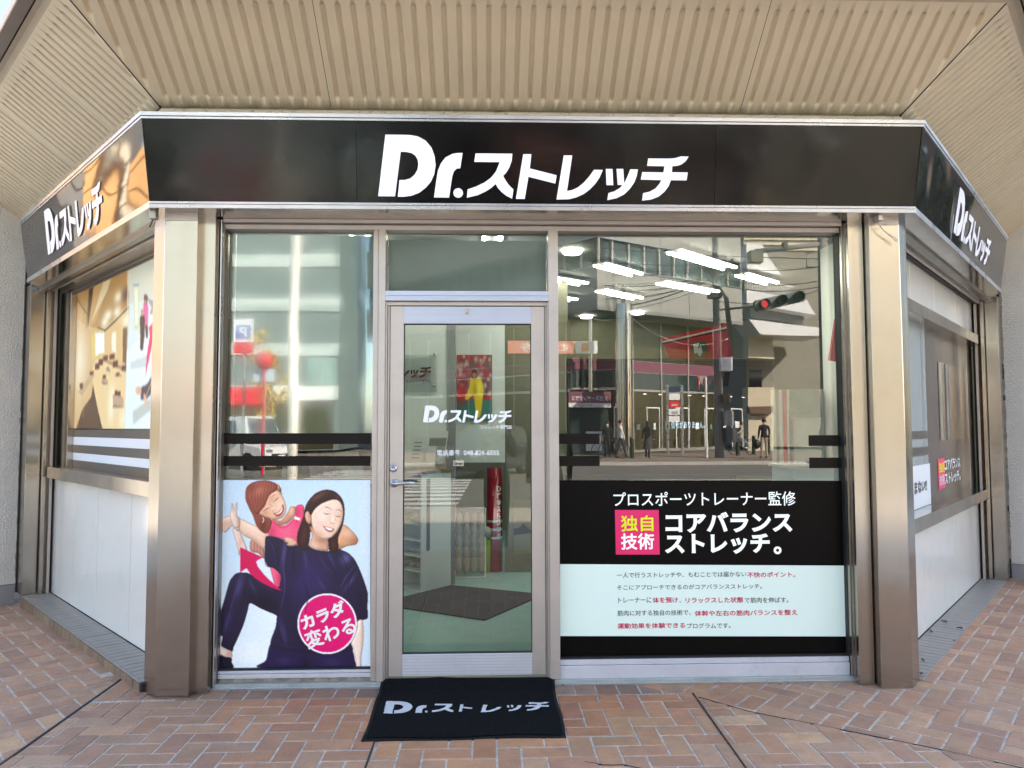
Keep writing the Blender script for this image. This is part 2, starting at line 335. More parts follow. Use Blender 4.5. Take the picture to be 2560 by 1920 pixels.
# ---------------------------------------------------------------- printed pictures (numpy painter)
class Canvas:
    def __init__(s, x0,y0,x1,y1, k, bg):
        s.x0,s.y0,s.k=x0,y0,k; s.w=int((x1-x0)*k)+1; s.h=int((y1-y0)*k)+1
        s.im=np.zeros((s.h,s.w,3)); s.im[:]=bg
        s.X,s.Y=np.meshgrid(x0+np.arange(s.w)/k, y0+np.arange(s.h)/k)
    def spline(s, pts, n=6, closed=True):
        out=[]; N=len(pts)
        for i in range(N if closed else N-1):
            g=lambda j: pts[j%N] if closed else pts[min(max(j,0),N-1)]
            p0,p1,p2,p3=[np.array(g(i+j),float) for j in (-1,0,1,2)]
            for t in np.linspace(0,1,n,endpoint=False):
                out.append(.5*((2*p1)+(p2-p0)*t+(2*p0-5*p1+4*p2-p3)*t*t+(3*p1-p0-3*p2+p3)*t**3))
        if not closed: out.append(np.array(pts[-1],float))
        return out
    def mask(s, pts, smooth=True, soft=1):
        P=s.spline(pts) if smooth else [np.array(p,float) for p in pts]
        m=np.zeros((s.h,s.w),bool); n=len(P)
        for i in range(n):
            (xa,ya),(xb,yb)=P[i],P[(i+1)%n]
            if ya==yb: continue
            c=((ya>s.Y)!=(yb>s.Y))&(s.X<(xb-xa)*(s.Y-ya)/(yb-ya)+xa); m^=c
        m=m.astype(float)
        for _ in range(soft): m=s.blur(m)
        return m
    def blur(s,m):
        p=np.pad(m,1,mode='edge'); q=(p[:-2]+2*p[1:-1]+p[2:])/4; return (q[:,:-2]+2*q[:,1:-1]+q[:,2:])/4
    def put(s, m, col, a=1.): s.im=s.im*(1-m[...,None]*a)+np.array(col)*m[...,None]*a; return m
    def fill(s, pts, col, smooth=True, a=1., soft=1, vol=0.):
        m=s.put(s.mask(pts,smooth,soft),col,a)
        if vol:
            b=m
            for _ in range(int(12*s.k/.29)): b=s.blur(b)
            e=np.clip((1-b)*1.6,0,1)*m*vol; sh=np.roll(np.roll(b,3,1),3,0); l=np.clip(b-sh,-.5,.5)*m
            s.im=s.im*(1-e[...,None])*(1+.35*l[...,None])
        return m
    def blob(s, cx,cy,rx,ry, col, a=.5, ang=0., m=None):
        c,sn=math.cos(RAD(ang)),math.sin(RAD(ang)); dx,dy=s.X-cx,s.Y-cy; u=(dx*c+dy*sn)/rx; v=(-dx*sn+dy*c)/ry
        g=np.exp(-(u*u+v*v)*1.3); g=g*m if m is not None else g; s.put(g,col,a); return g
    def stroke(s, pts, wd, col, a=1., smooth=True, taper=False, m=None, soft=.6):
        P=s.spline(pts,8,False) if smooth else [np.array(p,float) for p in pts]; d=np.full((s.h,s.w),1e9); n=len(P)-1
        for i in range(n):
            A,B=P[i],P[i+1]; e=B-A; L=e@e+1e-9; t=np.clip(((s.X-A[0])*e[0]+(s.Y-A[1])*e[1])/L,0,1)
            q=np.hypot(s.X-A[0]-t*e[0],s.Y-A[1]-t*e[1])
            if taper: q=q*(1+1.6*abs((i+.5)/n-.5)*2)
            d=np.minimum(d,q)
        g=np.clip((wd/2-d)/(soft*wd/2+.5/s.k)+.5,0,1); g=g*m if m is not None else g; s.put(g,col,a); return g
    def build(s, name, fn, material, parent=None, step=1, **kw):
        im=s.im[::step,::step]; X=s.X[::step,::step]; Y=s.Y[::step,::step]; h,w_=X.shape
        V=[fn(x,y) for x,y in zip(X.ravel(),Y.ravel())]
        I=np.arange(h*w_).reshape(h,w_); Fc=np.stack([I[:-1,:-1],I[1:,:-1],I[1:,1:],I[:-1,1:]],-1).reshape(-1,4)
        me=bpy.data.meshes.new(name); me.from_pydata([tuple(map(float,v)) for v in V],[],Fc.tolist()); me.update()
        ca=me.color_attributes.new('print','FLOAT_COLOR','POINT')
        lin=np.clip(im,0,1).reshape(-1,3)**2.2; ca.data.foreach_set('color',np.concatenate([lin,np.ones((len(lin),1))],1).ravel().astype(np.float32))
        return link(name,me,material,parent,**kw)
# ================================================================ plan of the corner
SIN,COS=.663,.749
dL=np.array([-SIN,COS,0]); dR=np.array([SIN,COS,0]); nL=np.array([-COS,-SIN,0]); nR=np.array([COS,-SIN,0])
OL=np.array([-1.89,0,0]); OR=np.array([2.46,0,0]); UP=np.array([0,0,1.0])
def sideL(w): return Fr(OL-nL*w,-dL,UP,nL)      # along = -s (s grows away from the corner)
def sideR(w): return Fr(OR-nR*w, dR,UP,nR)
def sbox(mb,side,s0,s1,z0,z1,w0,w1):
    if side=='L': return mb.box(sideL(0),-s1,-s0,z0,z1,-w1,-w0)
    return mb.box(sideR(0),s0,s1,z0,z1,-w1,-w0)

# ---------------------------------------------------------------- pavement
def gz(x,y): return -.02*min(max(-(x+1.9),0),2.2)
mb=MB(); N=36
xs=list(np.linspace(-14,14,57)); ys=list(np.linspace(-9,6,31))
mb.add([(x,y,gz(x,y)-.0032) for y in ys for x in xs],[(j*57+i,j*57+i+1,(j+1)*57+i+1,(j+1)*57+i) for j in range(30) for i in range(56)])
pave=mb.build('pavement',M['mortar'],kind='structure')
def brick_mat():
    m,t,out=NM('clay_paver'); N=t.nodes; L=t.links
    b=N.new('ShaderNodeBsdfPrincipled'); L.new(b.outputs[0],out.inputs[0]); b.inputs['Roughness'].default_value=.72
    a=N.new('ShaderNodeVertexColor'); a.layer_name='tint'
    tc=N.new('ShaderNodeTexCoord')
    n=N.new('ShaderNodeTexNoise'); n.inputs['Scale'].default_value=9; n.inputs['Detail'].default_value=8; n.inputs['Roughness'].default_value=.7; L.new(tc.outputs['Object'],n.inputs[0])
    r=N.new('ShaderNodeMapRange'); r.inputs[1].default_value=.3; r.inputs[2].default_value=.7; r.inputs[3].default_value=.80; r.inputs[4].default_value=1.14; L.new(n.outputs[0],r.inputs[0])
    mx=N.new('ShaderNodeMixRGB'); mx.blend_type='MULTIPLY'; mx.inputs[0].default_value=1; L.new(a.outputs[0],mx.inputs[1]); L.new(r.outputs[0],mx.inputs[2])
    n2=N.new('ShaderNodeTexNoise'); n2.inputs['Scale'].default_value=3.3; n2.inputs['Detail'].default_value=10; n2.inputs['Roughness'].default_value=.78; L.new(tc.outputs['Object'],n2.inputs[0])
    r2=N.new('ShaderNodeValToRGB'); r2.color_ramp.elements[0].position=.56; r2.color_ramp.elements[1].position=.80; r2.color_ramp.elements[0].color=(0,0,0,1); r2.color_ramp.elements[1].color=(.65,.65,.65,1); L.new(n2.outputs[0],r2.inputs[0])
    m2=N.new('ShaderNodeMixRGB'); m2.inputs[2].default_value=(.10,.075,.065,1); L.new(r2.outputs[0],m2.inputs[0]); L.new(mx.outputs[0],m2.inputs[1])
    n4=N.new('ShaderNodeTexNoise'); n4.inputs['Scale'].default_value=120; n4.inputs['Detail'].default_value=3; L.new(tc.outputs['Object'],n4.inputs[0])
    r4=N.new('ShaderNodeMapRange'); r4.inputs[1].default_value=.3; r4.inputs[2].default_value=.7; r4.inputs[3].default_value=.88; r4.inputs[4].default_value=1.1; L.new(n4.outputs[0],r4.inputs[0])
    m4=N.new('ShaderNodeMixRGB'); m4.blend_type='MULTIPLY'; m4.inputs[0].default_value=1; L.new(m2.outputs[0],m4.inputs[1]); L.new(r4.outputs[0],m4.inputs[2])
    L.new(m4.outputs[0],b.inputs['Base Color'])
    n3=N.new('ShaderNodeTexNoise'); n3.inputs['Scale'].default_value=45; n3.inputs['Detail'].default_value=6; L.new(tc.outputs['Object'],n3.inputs[0])
    bu=N.new('ShaderNodeBump'); bu.inputs['Strength'].default_value=.35; bu.inputs['Distance'].default_value=.006; L.new(n3.outputs[0],bu.inputs['Height']); L.new(bu.outputs[0],b.inputs['Normal'])
    return m
M['brick']=brick_mat()
ORANGE=[(.54,.235,.11),(.57,.27,.125),(.49,.20,.095),(.54,.285,.14),(.48,.21,.11),(.46,.185,.105)]
MAUVE=[(.47,.275,.18),(.50,.295,.19),(.44,.25,.17),(.48,.26,.16),(.46,.285,.195),(.42,.235,.16)]
OCHRE=(.57,.34,.20)
def brick_tint(x,y):
    k=max(0,1-math.hypot((x-.1)/1.75,(y+.1)/1.15)**1.6); a=random.choice(ORANGE); b=random.choice(MAUVE)
    c=[a[i]*k+b[i]*(1-k) for i in range(3)]
    if random.random()<.014: c=list(OCHRE)
    f=random.uniform(.86,1.1); return [c[0]*f*.96,c[1]*f*.93,c[2]*f*.86]
BR=[]      # (distance, polygon world xy, tint)
def add_brick(poly, tint=None):
    if len(poly)<3 or polyarea(poly)<.0006: return
    cx=sum(p[0] for p in poly)/len(poly); cy=sum(p[1] for p in poly)/len(poly)
    # inside the building: hidden
    qa=np.array([cx,cy,0]); inL=(qa-OL)@nL; inR=(qa-OR)@nR
    if inL<-.05 and inR<-.05 and cy>.12: return
    BR.append((math.hypot(cx-CAM[0],cy+3.2)+(30 if abs(cx)>3.6+.45*(cy+1) or cy<-1.55 else 0),poly,tint or brick_tint(cx,cy)))
def herring(o,eu,ev,mu,mv,ph,ra,rb,j,clips):
    for a in range(*ra):
        for b in range(*rb):
            k=(a+b+ph)%4
            if k==0: c=(a,a+2,b,b+1)
            elif k==2: c=(a,a+1,b,b+2)
            else: continue
            u0,u1,v0,v1=c[0]*mu+j/2,c[1]*mu-j/2,c[2]*mv+j/2,c[3]*mv-j/2
            P=[(o[0]+eu[0]*u+ev[0]*v,o[1]+eu[1]*u+ev[1]*v) for u,v in ((u0,v0),(u1,v0),(u1,v1),(u0,v1))]
            for h in clips:
                P=clip_half(P,*h)
                if len(P)<3: break
            if len(P)>=3: add_brick(P)
# boundaries:  left joint x=-2.10 ; right diagonal through (1.0,-.131) and (2.3,-1.13)
DX,DY=1.30,-1.0; dn=(-DY,DX); dnl=math.hypot(*dn); dn=(dn[0]/dnl,dn[1]/dnl)     # normal pointing to the right zone
dc=dn[0]*1.02+dn[1]*(-.131)
YF=-.131
herring((-1.051,YF),(1,0),(0,1),.1095,.1090,0,(-12,44),(-40,1),.0085,
        [(-1,0,2.094),(0,1,YF-.003),(dn[0],dn[1],dc-.003)])
eu=(SIN,COS); ev=(-COS,SIN)
herring((eu[0]*1.536+ev[0]*-1.898,eu[1]*1.536+ev[1]*-1.898),eu,ev,.1028,.1035,3,(-48,46),(-34,26),.0085,
        [(-dn[0],-dn[1],-dc-.003)])
eu=(SIN,-COS); ev=(COS,SIN)
herring((eu[0]*-2.408+ev[0]*-1.484,eu[1]*-2.408+ev[1]*-1.484),eu,ev,.0893,.1065,3,(-28,44),(-34,12),.0080,
        [(1,0,-2.106)])
# soldier course under the threshold and the small triangle beside the left column
rs_=random.Random(1)
x=-1.66
while x<1.0:
    add_brick([(x+.004,YF+.005),(x+.115,YF+.005),(x+.115,.055),(x+.004,.055)],(lambda f,c:[q*f for q in c])(.5+.3*rs_.random(),random.choice(MAUVE)))
    x+=.119
for k in range(4):
    add_brick([(-2.09+.13*k,YF+.02),(-1.97+.13*k,YF+.02),(-1.97+.13*k,.2-.02*k),(-2.09+.13*k,.2)])
BR.sort(key=lambda q:q[0])
rng=random.Random(3)
def brick_geo(mb,poly):
    tilt=(rng.uniform(-.004,.004),rng.uniform(-.004,.004)); h=rng.uniform(-.0016,.0014)
    cx=sum(p[0] for p in poly)/len(poly); cy=sum(p[1] for p in poly)/len(poly)
    poly=[(p[0]+rng.uniform(-.0011,.0011),p[1]+rng.uniform(-.0011,.0011)) for p in poly]; top=inset(poly,.0038)
    if len(top)!=len(poly): top=[(cx+(p[0]-cx)*.94,cy+(p[1]-cy)*.94) for p in poly]
    z=lambda p,d: gz(*p)+h+tilt[0]*(p[0]-cx)+tilt[1]*(p[1]-cy)+d
    n=len(poly); V=[(p[0],p[1],z(p,-.012)) for p in poly]+[(p[0],p[1],z(p,-.0028)) for p in poly]+[(p[0],p[1],z(p,0)) for p in top]
    Fc=[(i,(i+1)%n,(i+1)%n+n,i+n) for i in range(n)]+[(i+n,(i+1)%n+n,(i+1)%n+2*n,i+2*n) for i in range(n)]+[tuple(range(2*n,3*n))]
    mb.add(V,Fc); return 3*n
def tinted(o,cols):
    ca=o.data.color_attributes.new('tint','FLOAT_COLOR','POINT'); ca.data.foreach_set('color',np.array(cols,np.float32).ravel())
for d,poly,t in BR[:300]:
    mb=MB(); n=brick_geo(mb,poly); o=mb.build('brick',M['brick'],pave); tinted(o,[(*t,1)]*len(o.data.vertices))
mb=MB(); cols=[]
for d,poly,t in BR[300:]:
    n=brick_geo(mb,poly); cols+=[(*t,1)]*n
o=mb.build('brick_paving',M['brick'],pave,kind='stuff'); tinted(o,cols)
# black expansion joints
mb=MB()
def strip(mb,a,b,wd,z,zb=-.012):
    a=np.array(a,float);b=np.array(b,float);t=(b-a)/np.linalg.norm(b-a);n=np.array([-t[1],t[0]])*wd/2
    q=[a+n,a-n,b-n,b+n]; mb.add([(p[0],p[1],zb+gz(*p)) for p in q]+[(p[0],p[1],z+gz(*p)) for p in q],[(4,5,6,7),(0,1,5,4),(1,2,6,5),(2,3,7,6),(3,0,4,7)])
strip(mb,(-2.11,.30),(-2.07,-3.6),.013,.0012)
mb.build('expansion_joint',M['dark_joint'],pave)
mb=MB(); strip(mb,(-.517,-.131),(-.515,-3.6),.008,.0022); mb.build('expansion_joint',M['dark_joint'],pave)
mb=MB(); strip(mb,(1.115,YF),(1.04,-3.6),.009,.0024); mb.build('expansion_joint',M['dark_joint'],pave)
mb=MB()
pts=[(1.13,-.19),(1.33,-.405),(1.62,-.60),(2.02,-.88),(2.35,-1.15),(2.6,-1.36)]
for a,b in zip(pts,pts[1:]): strip(mb,a,b,.0036,.0018)
mb.build('crack',M['dark_joint'],pave)
mb=MB()
pts=[on_z((1462+k*24,1904+yy),0)[:2] for k,yy in enumerate((1,4,9,9,8,13,18,26))]
for a,b in zip(pts,pts[1:]): strip(mb,a,b,.003,.0022)
mb.build('crack',M['dark_joint'],pave)

# ================================================================ the shop building
SHOP=empty('shop_building',(.3,.3,0),'corner shop front with brushed steel columns, black band signs and a sloping ribbed canopy','shop')
Y0=.09
def rectpx(x0,y0,x1,y1,y):
    a=on_y((x0,(y0+y1)/2),y)[0]; b=on_y((x1,(y0+y1)/2),y)[0]; t=on_y(((x0+x1)/2,y0),y)[2]; c=on_y(((x0+x1)/2,y1),y)[2]
    return a,b,c,t
# -------- columns
def column(x0,x1,side):
    zt=2.66; s=-1 if side=='L' else 1
    dd,nn=(dL,nL) if side=='L' else (dR,nR)
    ox=x0 if side=='L' else x1; ix=x1 if side=='L' else x0
    A=np.array([ox,-.10]); B=A+dd[:2]*.165; C=np.array([ix+s*.05,.14]) ; D=np.array([ix,-.035]); E=np.array([ix,-.10])
    poly=[tuple(A),tuple(B),(B[0],.14),tuple((ix,.14)),tuple(E)]
    mb=MB(); mb.prism(Fr((0,0,0),(1,0,0),(0,1,0),(0,0,1)),poly,-.01,zt)
    col=mb.build('column',M['steel'],SHOP,bevel=.0035,label='brushed steel corner column %s'%('beside the poster' if side=='L' else 'beside the black window print'))
    # folded cap at the top of the front face
    mb=MB().box(WORLD,min(ox,ix)+.002,max(ox,ix)-.002,-.104,-.101,2.585,2.655); mb.build('cap_plate',M['alu'],col)
    return A,B
xa=(on_y((413.6,560),-.1)[0]+on_y((384,1744),-.1)[0])/2; xb=(on_y((492,560),-.1)[0]+on_y((473,1740),-.1)[0])/2
xc=(on_y((2171,558),-.1)[0]+on_y((2205,1720),-.1)[0])/2; xd=(on_y((2245.5,558),-.1)[0]+on_y((2283.5,1720),-.1)[0])/2
column(xa,xb,'L'); column(xc,xd,'R')
# -------- jambs beside the columns (shutter guides)
ja=(on_y((506.5,600),-.04)[0]+on_y((477,1735),-.04)[0])/2; jb=(on_y((541.8,600),-.04)[0]+on_y((514.5,1720),-.04)[0])/2
jc=(on_y((2121.4,600),-.04)[0]+on_y((2148,1720),-.04)[0])/2; jd=(on_y((2156,600),-.04)[0]+on_y((2188,1715),-.04)[0])/2
WF=front(0)
def fbox(name,x0,x1,z0,z1,y0,y1,m,parent=None,bevel=.002,**kw):
    return MB().box(WORLD,x0,x1,y0,y1,z0,z1).build(name,m,parent or SHOP,bevel=bevel,**kw)
fbox('shutter_guide',ja,jb,.0,2.64,-.04,.12,M['steel']); fbox('shutter_guide',jc,jd,.0,2.64,-.04,.12,M['steel'])
fbox('joint_strip',xb,ja,.0,2.64,-.015,.1,M['gasket_blue']); fbox('joint_strip',jd,xc,.0,2.64,-.02,.1,M['gasket'])
for (a,b,y,mm) in ((jb+.001,jb+.007,-.005,'steel_dark'),(jb+.007,jb+.015,.03,'gasket'),(jb+.015,jb+.021,.0,'trim'),(jb+.021,jb+.025,.04,'steel_dark')):
    fbox('guide_lip',a,b,.03,2.62,y,.12,M[mm],bevel=0)
for (a,b,y,mm) in ((jc-.005,jc-.0005,-.005,'steel_dark'),(jc-.011,jc-.005,.02,'steel'),(jc-.014,jc-.011,.05,'gasket')):
    fbox('guide_lip',a,b,.03,2.62,y,.12,M[mm],bevel=0)
XL=jb+.025; XR=jc-.014      # opening
# -------- head, mullions, sill
zg=on_y((1700,585),Y0)[2]
fbox('head_frame',XL,XR,zg,zg+.028,.035,.12,M['alu']); fbox('head_frame',XL,XR,zg+.031,zg+.052,.0,.12,M['alu'])
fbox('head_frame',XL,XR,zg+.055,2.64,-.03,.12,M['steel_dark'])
m1a=on_y((930,1100),.04)[0]; m1b=on_y((961.5,1100),.04)[0]; m2a=on_y((1372.5,1100),.04)[0]; m2b=on_y((1397,1100),.04)[0]
fbox('mullion',m1a,m1a+.030,.03,zg,.042,.13,M['alu']); fbox('mullion',m1a+.032,m1b,.03,zg,.030,.13,M['alu'])
fbox('mullion',m2a,m2b,.03,zg,.030,.13,M['alu'])
zs=.028
fbox('threshold',XL-.02,XR+.02,-.005,zs,.025,.16,M['stone'])
fbox('threshold',XL-.03,XR+.03,-.005,.012,.010,.0245,M['trim'],bevel=.001)
# left window sill rails
zb=on_y((730,1676),.06)[2]; zm=on_y((730,1684),.05)[2]; zl=on_y((730,1695),.05)[2]
fbox('sill_rail',XL,m1a,zm,zb,.055,.13,M['alu_sill']); fbox('sill_rail',XL,m1a,zl,zm-.002,.048,.13,M['alu_sill']); fbox('sill_rail',XL,m1a,zs,zl-.002,.060,.13,M['seal'])
fbox('sill_rail',XL,m1a,zb+.001,zb+.010,.065,.13,M['gasket'],bevel=0)
rb=on_y((1770,1646),.05)[2]; rm=on_y((1770,1659),.05)[2]
fbox('sill_rail',m2b,XR,rm,rb,.052,.13,M['alu_sill']); fbox('sill_rail',m2b,XR,zs,rm-.002,.044,.13,M['alu_sill']); fbox('sill_rail',m2b,XR,rb+.001,rb+.011,.062,.13,M['gasket'],bevel=0)
# transom rail over the door (sky blue put into its colour) and door frame
ta=on_y((1170,728),.04)[2]; tb=on_y((1170,753),.04)[2]
fbox('transom_rail',m1b,m2a,(ta+tb)/2+.001,ta,.030,.13,M['alu_blue']); fbox('transom_rail',m1b,m2a,tb,(ta+tb)/2,.026,.13,M['alu_blue'])
df0=on_y((966.5,1100),.05)[0]; df1=on_y((974,1100),.05)[0]; df2=on_y((1362,1100),.05)[0]; df3=on_y((1368,1100),.05)[0]
dh=on_y((1170,764),.05)[2]
for a,b,y in ((m1b,df0,.045),(df0+.001,df1-.004,.062),(df3,m2a,.045),(df2+.004,df3-.001,.062)): fbox('door_frame',a,b,zs,tb-.001,y,.13,M['alu'])
fbox('door_frame',df0,df3,dh,tb-.001,.050,.13,M['alu'])
# -------- glass panes
glz=MB()
def pane(name,x0,x1,z0,z1,m,y=Y0,th=.006,**kw):
    return MB().box(WORLD,x0,x1,y,y+th,z0,z1).build(name,m,SHOP,**kw)
def pane1(name,x0,x1,z0,z1,m,y=Y0,**kw):
    return MB().add([(x0,y,z0),(x1,y,z0),(x1,y,z1),(x0,y,z1)],[(0,1,2,3)]).build(name,m,SHOP,fix=False,**kw)
lz_top=on_y((760,583),Y0)[2]; lz_st=on_y((735,1083),Y0)[2]
fx0=on_y((586,800),Y0)[0]; fx1=on_y((579,1083),Y0)[0]
pane1('window_glass',XL,m1a,zb,zg,M['glass'],label='left window glass behind the poster')
MB().add([(fx1,Y0-.004,lz_st),(m1a,Y0-.004,lz_st),(m1a,Y0-.004,zg),(fx1,Y0-.004,zg)],[(0,1,2,3)]).build('window_glass',M['glass_rough'],SHOP,fix=False,label='film covered upper pane of the left window')
pane1('window_glass',m1b,m2a,ta,zg,M['glass_rough'],label='transom pane over the door')
pane1('window_glass',m2b,XR,rb,zg,M['glass'],label='large right window pane')
# -------- door
DOOR=bpy.data.objects.new('door',None); COL.objects.link(DOOR); DOOR.location=(df1,.06,zs); LOC[DOOR.name]=tuple(DOOR.location); DOOR.parent=SHOP; DOOR.matrix_parent_inverse=parent_inv(SHOP)
st1=on_y((1008,1100),.055)[0]; st2=on_y((1329,1100),.055)[0]; rt=on_y((1170,809),.055)[2]; rbm=on_y((1170,1635),.055)[2]; dbm=on_y((1170,1689),.055)[2]
def dbox(name,*a,**kw): return fbox(name,*a,parent=DOOR,**kw)
dbox('stile',df1,st1,dbm,dh-.004,.055,.105,M['alu']); dbox('stile',st2,df2,dbm,dh-.004,.055,.105,M['alu'])
dbox('rail',st1,st2,rt,dh-.004,.057,.105,M['alu_blue'],label='top rail with pale blue sky reflection in its colour'); dbox('rail',st1,st2,dbm,rbm,.057,.105,M['alu_sill'],label='pale grey bottom rail')
for k in range(7):
    z=dbm+(rbm-dbm)*(k+.5)/7; dbox('rail_rib',st1,st2,z-.0012,z+.0012,.0562,.058,M['alu'],bevel=0)
    z=rt+(dh-rt)*(k+.5)/7
    if z<dh-.01: dbox('rail_rib',st1,st2,z-.0012,z+.0012,.0562,.058,M['alu_blue'],bevel=0)
for a in ((st1-.001,st1+.004,rbm,rt),(st2-.004,st2+.001,rbm,rt),(st1,st2,rt-.004,rt),(st1,st2,rbm,rbm+.005)): dbox('gasket',*a,.066,.09,M['gasket'],bevel=0)
MB().add([(st1,.08,rbm),(st2,.08,rbm),(st2,.08,rt),(st1,.08,rt)],[(0,1,2,3)]).build('pane',M['glass_door'],DOOR,fix=False)
# handle and lock
hx,_,hz=on_y((985,1208),.05); lx,_,lz=on_y((983,1171),.05)
fz=Fr((0,0,0),(1,0,0),(0,0,1),(0,-1,0))
mb=MB(); mb.lathe(Fr((hx,.055,hz),(1,0,0),(0,0,1),(0,-1,0)),[(.0,.0),(.024,.0),(.024,.006),(.019,.010),(.011,.012),(.010,.045),(0,.047)],24)
mb.tube([(hx,.012,hz),(hx+.03,.008,hz),(hx+.075,.010,hz+.003),(hx+.122,.016,hz+.003)],[.0105,.010,.0085,.007],10); mb.build('handle',M['trim'],DOOR)
mb=MB(); mb.lathe(Fr((lx,.055,lz),(1,0,0),(0,0,1),(0,-1,0)),[(0,0),(.022,0),(.022,.005),(.0195,.007),(.0155,.0075),(.0155,.012),(.010,.012),(.010,.0105),(0,.0105)],24)
mb.box(Fr((lx,.0445,lz),(1,0,0),(0,0,1),(0,-1,0)),-.0012,.0012,-.006,.006,0,.0006); mb.build('lock_cylinder',M['trim'],DOOR)
hk=on_y((1167.5,774),.055)
mb=MB(); mb.box(WORLD,hk[0]-.009,hk[0]+.009,.048,.056,hk[2]-.024,hk[2]+.008); mb.tube([(hk[0],.047,hk[2]-.014),(hk[0],.040,hk[2]-.022),(hk[0],.045,hk[2]-.028)],.0028,6); mb.build('small_hook',mat('cream_hook',(.55,.48,.38),.5),DOOR,bevel=.002)
# screws on the frames
for q in ((1003,1723),(541,1696)): pass

# -------- sign cornice structure under the band signs, wall above
def line_off(dist,ext=3.3):
    """octagonal line of the bay moved outwards by dist; corners mitred"""
    cl=np.array([OL[0],OL[1],0]);
    tl=.45; a=cl+np.array([-tl*dist,-dist,0]); b=np.array([OR[0],OR[1],0])+np.array([tl*dist,-dist,0])
    return [a+dL*ext,a,b,b+dR*(ext+.45)]
def band(mb,d0,z0,d1,z1,ext=3.05):
    A=line_off(d0,ext);B=line_off(d1,ext)
    V=[(*p[:2],z0) for p in A]+[(*p[:2],z1) for p in B]
    return mb.add(V,[(0,1,5,4),(1,2,6,5),(2,3,7,6)])
# underside of the sign cornice
mb=MB()
A=[np.array([-1.817,-.2,0])+dL*2.935,np.array([-1.817,-.2,0]),np.array([2.388,-.2,0]),np.array([2.388,-.2,0])+dR*3.37]; B=[OL-nL*.3+dL*3.15,OL+np.array([.3,.12,0]),OR+np.array([-.3,.12,0]),OR-nR*.3+dR*3.7]
mb.add([(*p[:2],2.628) for p in A+B],[(0,1,5,4),(1,2,6,5),(2,3,7,6)])
mb.build('cornice_underside',M['steel_mirror'],SHOP,fix=False)
mb=MB(); band(mb,-.02,2.60,-.02,2.628); band(mb,-.05,2.585,-.02,2.60)
for side,s1 in (('L',3.0),('R',3.6)):
    pass
# wall strip between sign and soffit
CL0=np.array([-1.795,-.120,3.212]); CR0=np.array([2.357,-.120,3.212])
mb=MB(); mb.add([(CL0+dL*3.2+[0,0,-.12]),(CL0+[0,0,-.12]),(CR0+[0,0,-.12]),(CR0+dR*3.8+[0,0,-.12]),(CL0+dL*3.2+[0,0,.01]),(CL0+[0,0,.01]),(CR0+[0,0,.01]),(CR0+dR*3.8+[0,0,.01])],[(0,1,5,4),(1,2,6,5),(2,3,7,6)]); mb.build('upper_wall',M['soffit_edge'],SHOP,fix=False)

# -------- soffit
K=.72; CL=np.array([-1.80,-.13,3.212]); CR=np.array([2.362,-.13,3.212]); Wf=CR[0]-CL[0]
HX=.53; KP=K/1.06; HS=.375
T_IN,T_OUT,T_FOLD=.047,.474,.515
GR=.0150; PITCHG=.0755
def panel(name, C, t, h, nrm, s0,s1, centers, din,dout,dfold, hip0,hip1):
    """sheet with pressed grooves. hip0/hip1: (slope,s at d=0) cut lines; s along t, d along h"""
    mb=MB(); edges=[s0]
    xs=set([s0,s1])
    for c in centers:
        if s0+GR<c<s1-GR:
            for o in (-GR-.0012,-GR,-GR*.78,-GR*.45,0,GR*.45,GR*.78,GR,GR+.0012): xs.add(c+o)
            for o in (-PITCHG/2+.0001,PITCHG/2-.0001):
                if s0<c+o<s1: xs.add(c+o)
    xs=sorted(xs); cols=[]
    def vmin(s):
        v=0.
        if hip0 and s<0: v=-s/hip0
        if hip1 is not None and s>hip1[1]: v=(s-hip1[1])/hip1[0]
        return v
    for s in xs:
        vm=vmin(s); c=min(centers,key=lambda q:abs(q-s)) if centers else 1e9
        vc=vmin(c) if abs(c-s)<=GR*1.09 else vm
        st=max(din,vc+.075) if vc>0 else din
        en=dout; vm=min(vm,dfold-.001)
        st=max(st,vm+.004)
        live=abs(c-s)<=GR*1.09 and en-st>.03
        if st>en-.03: st=min(vm+(dfold-vm)*.3,en-.03) if vm<en-.05 else vm+(dfold-vm)*.1; 
        if en-st<.02: en=st+(dfold-st)*.8
        L=en-st; r=min(GR,L*.3)
        vs=[vm]+[st+o for o in (0,r*.3,r*.65,r,r*1.6)]+[st+L*.5]+[en-o for o in (r*1.6,r,r*.65,r*.3,0)]+[dfold]
        col=[]
        for v in vs:
            dep=0.
            if live:
                a=min(max(v,st+r),en-r); q=math.hypot(v-a,s-c)/GR
                if q<1: dep=.0165*min(1,(1-q)*2.6)**.8
            col.append(C+t*s+h*v+nrm*dep)
        cols.append(col)
    n=len(cols[0]); V=[p for c in cols for p in c]
    mb.add(V,[(i*n+j,i*n+j+1,(i+1)*n+j+1,(i+1)*n+j) for i in range(len(cols)-1) for j in range(n-1)],True)
    o=mb.build(name,M['soffit'],SHOP,fix=False); return o
hF=np.array([0,-1,K]); nF=np.cross(np.array([1.,0,0]),hF); nF=nF/np.linalg.norm(nF); nF=nF if nF[2]>0 else -nF
cent=[.049+.0755*i for i in range(-5,62)]
j1,j2=.937,3.232
c_a=[.049+.0755*i for i in range(-5,12)]
c_b=[j1+.045+.0755*i for i in range(0,30)]
c_c=[j2+.048+.0755*i for i in range(0,20)]
panel('soffit_panel',CL,np.array([1.,0,0]),hF,nF,-HX*T_FOLD,j1-.0015,c_a,T_IN,T_OUT,T_FOLD,HX,(HX,Wf))
panel('soffit_panel',CL,np.array([1.,0,0]),hF,nF,j1+.0015,j2-.0015,c_b,T_IN,T_OUT,T_FOLD,HX,(HX,Wf))
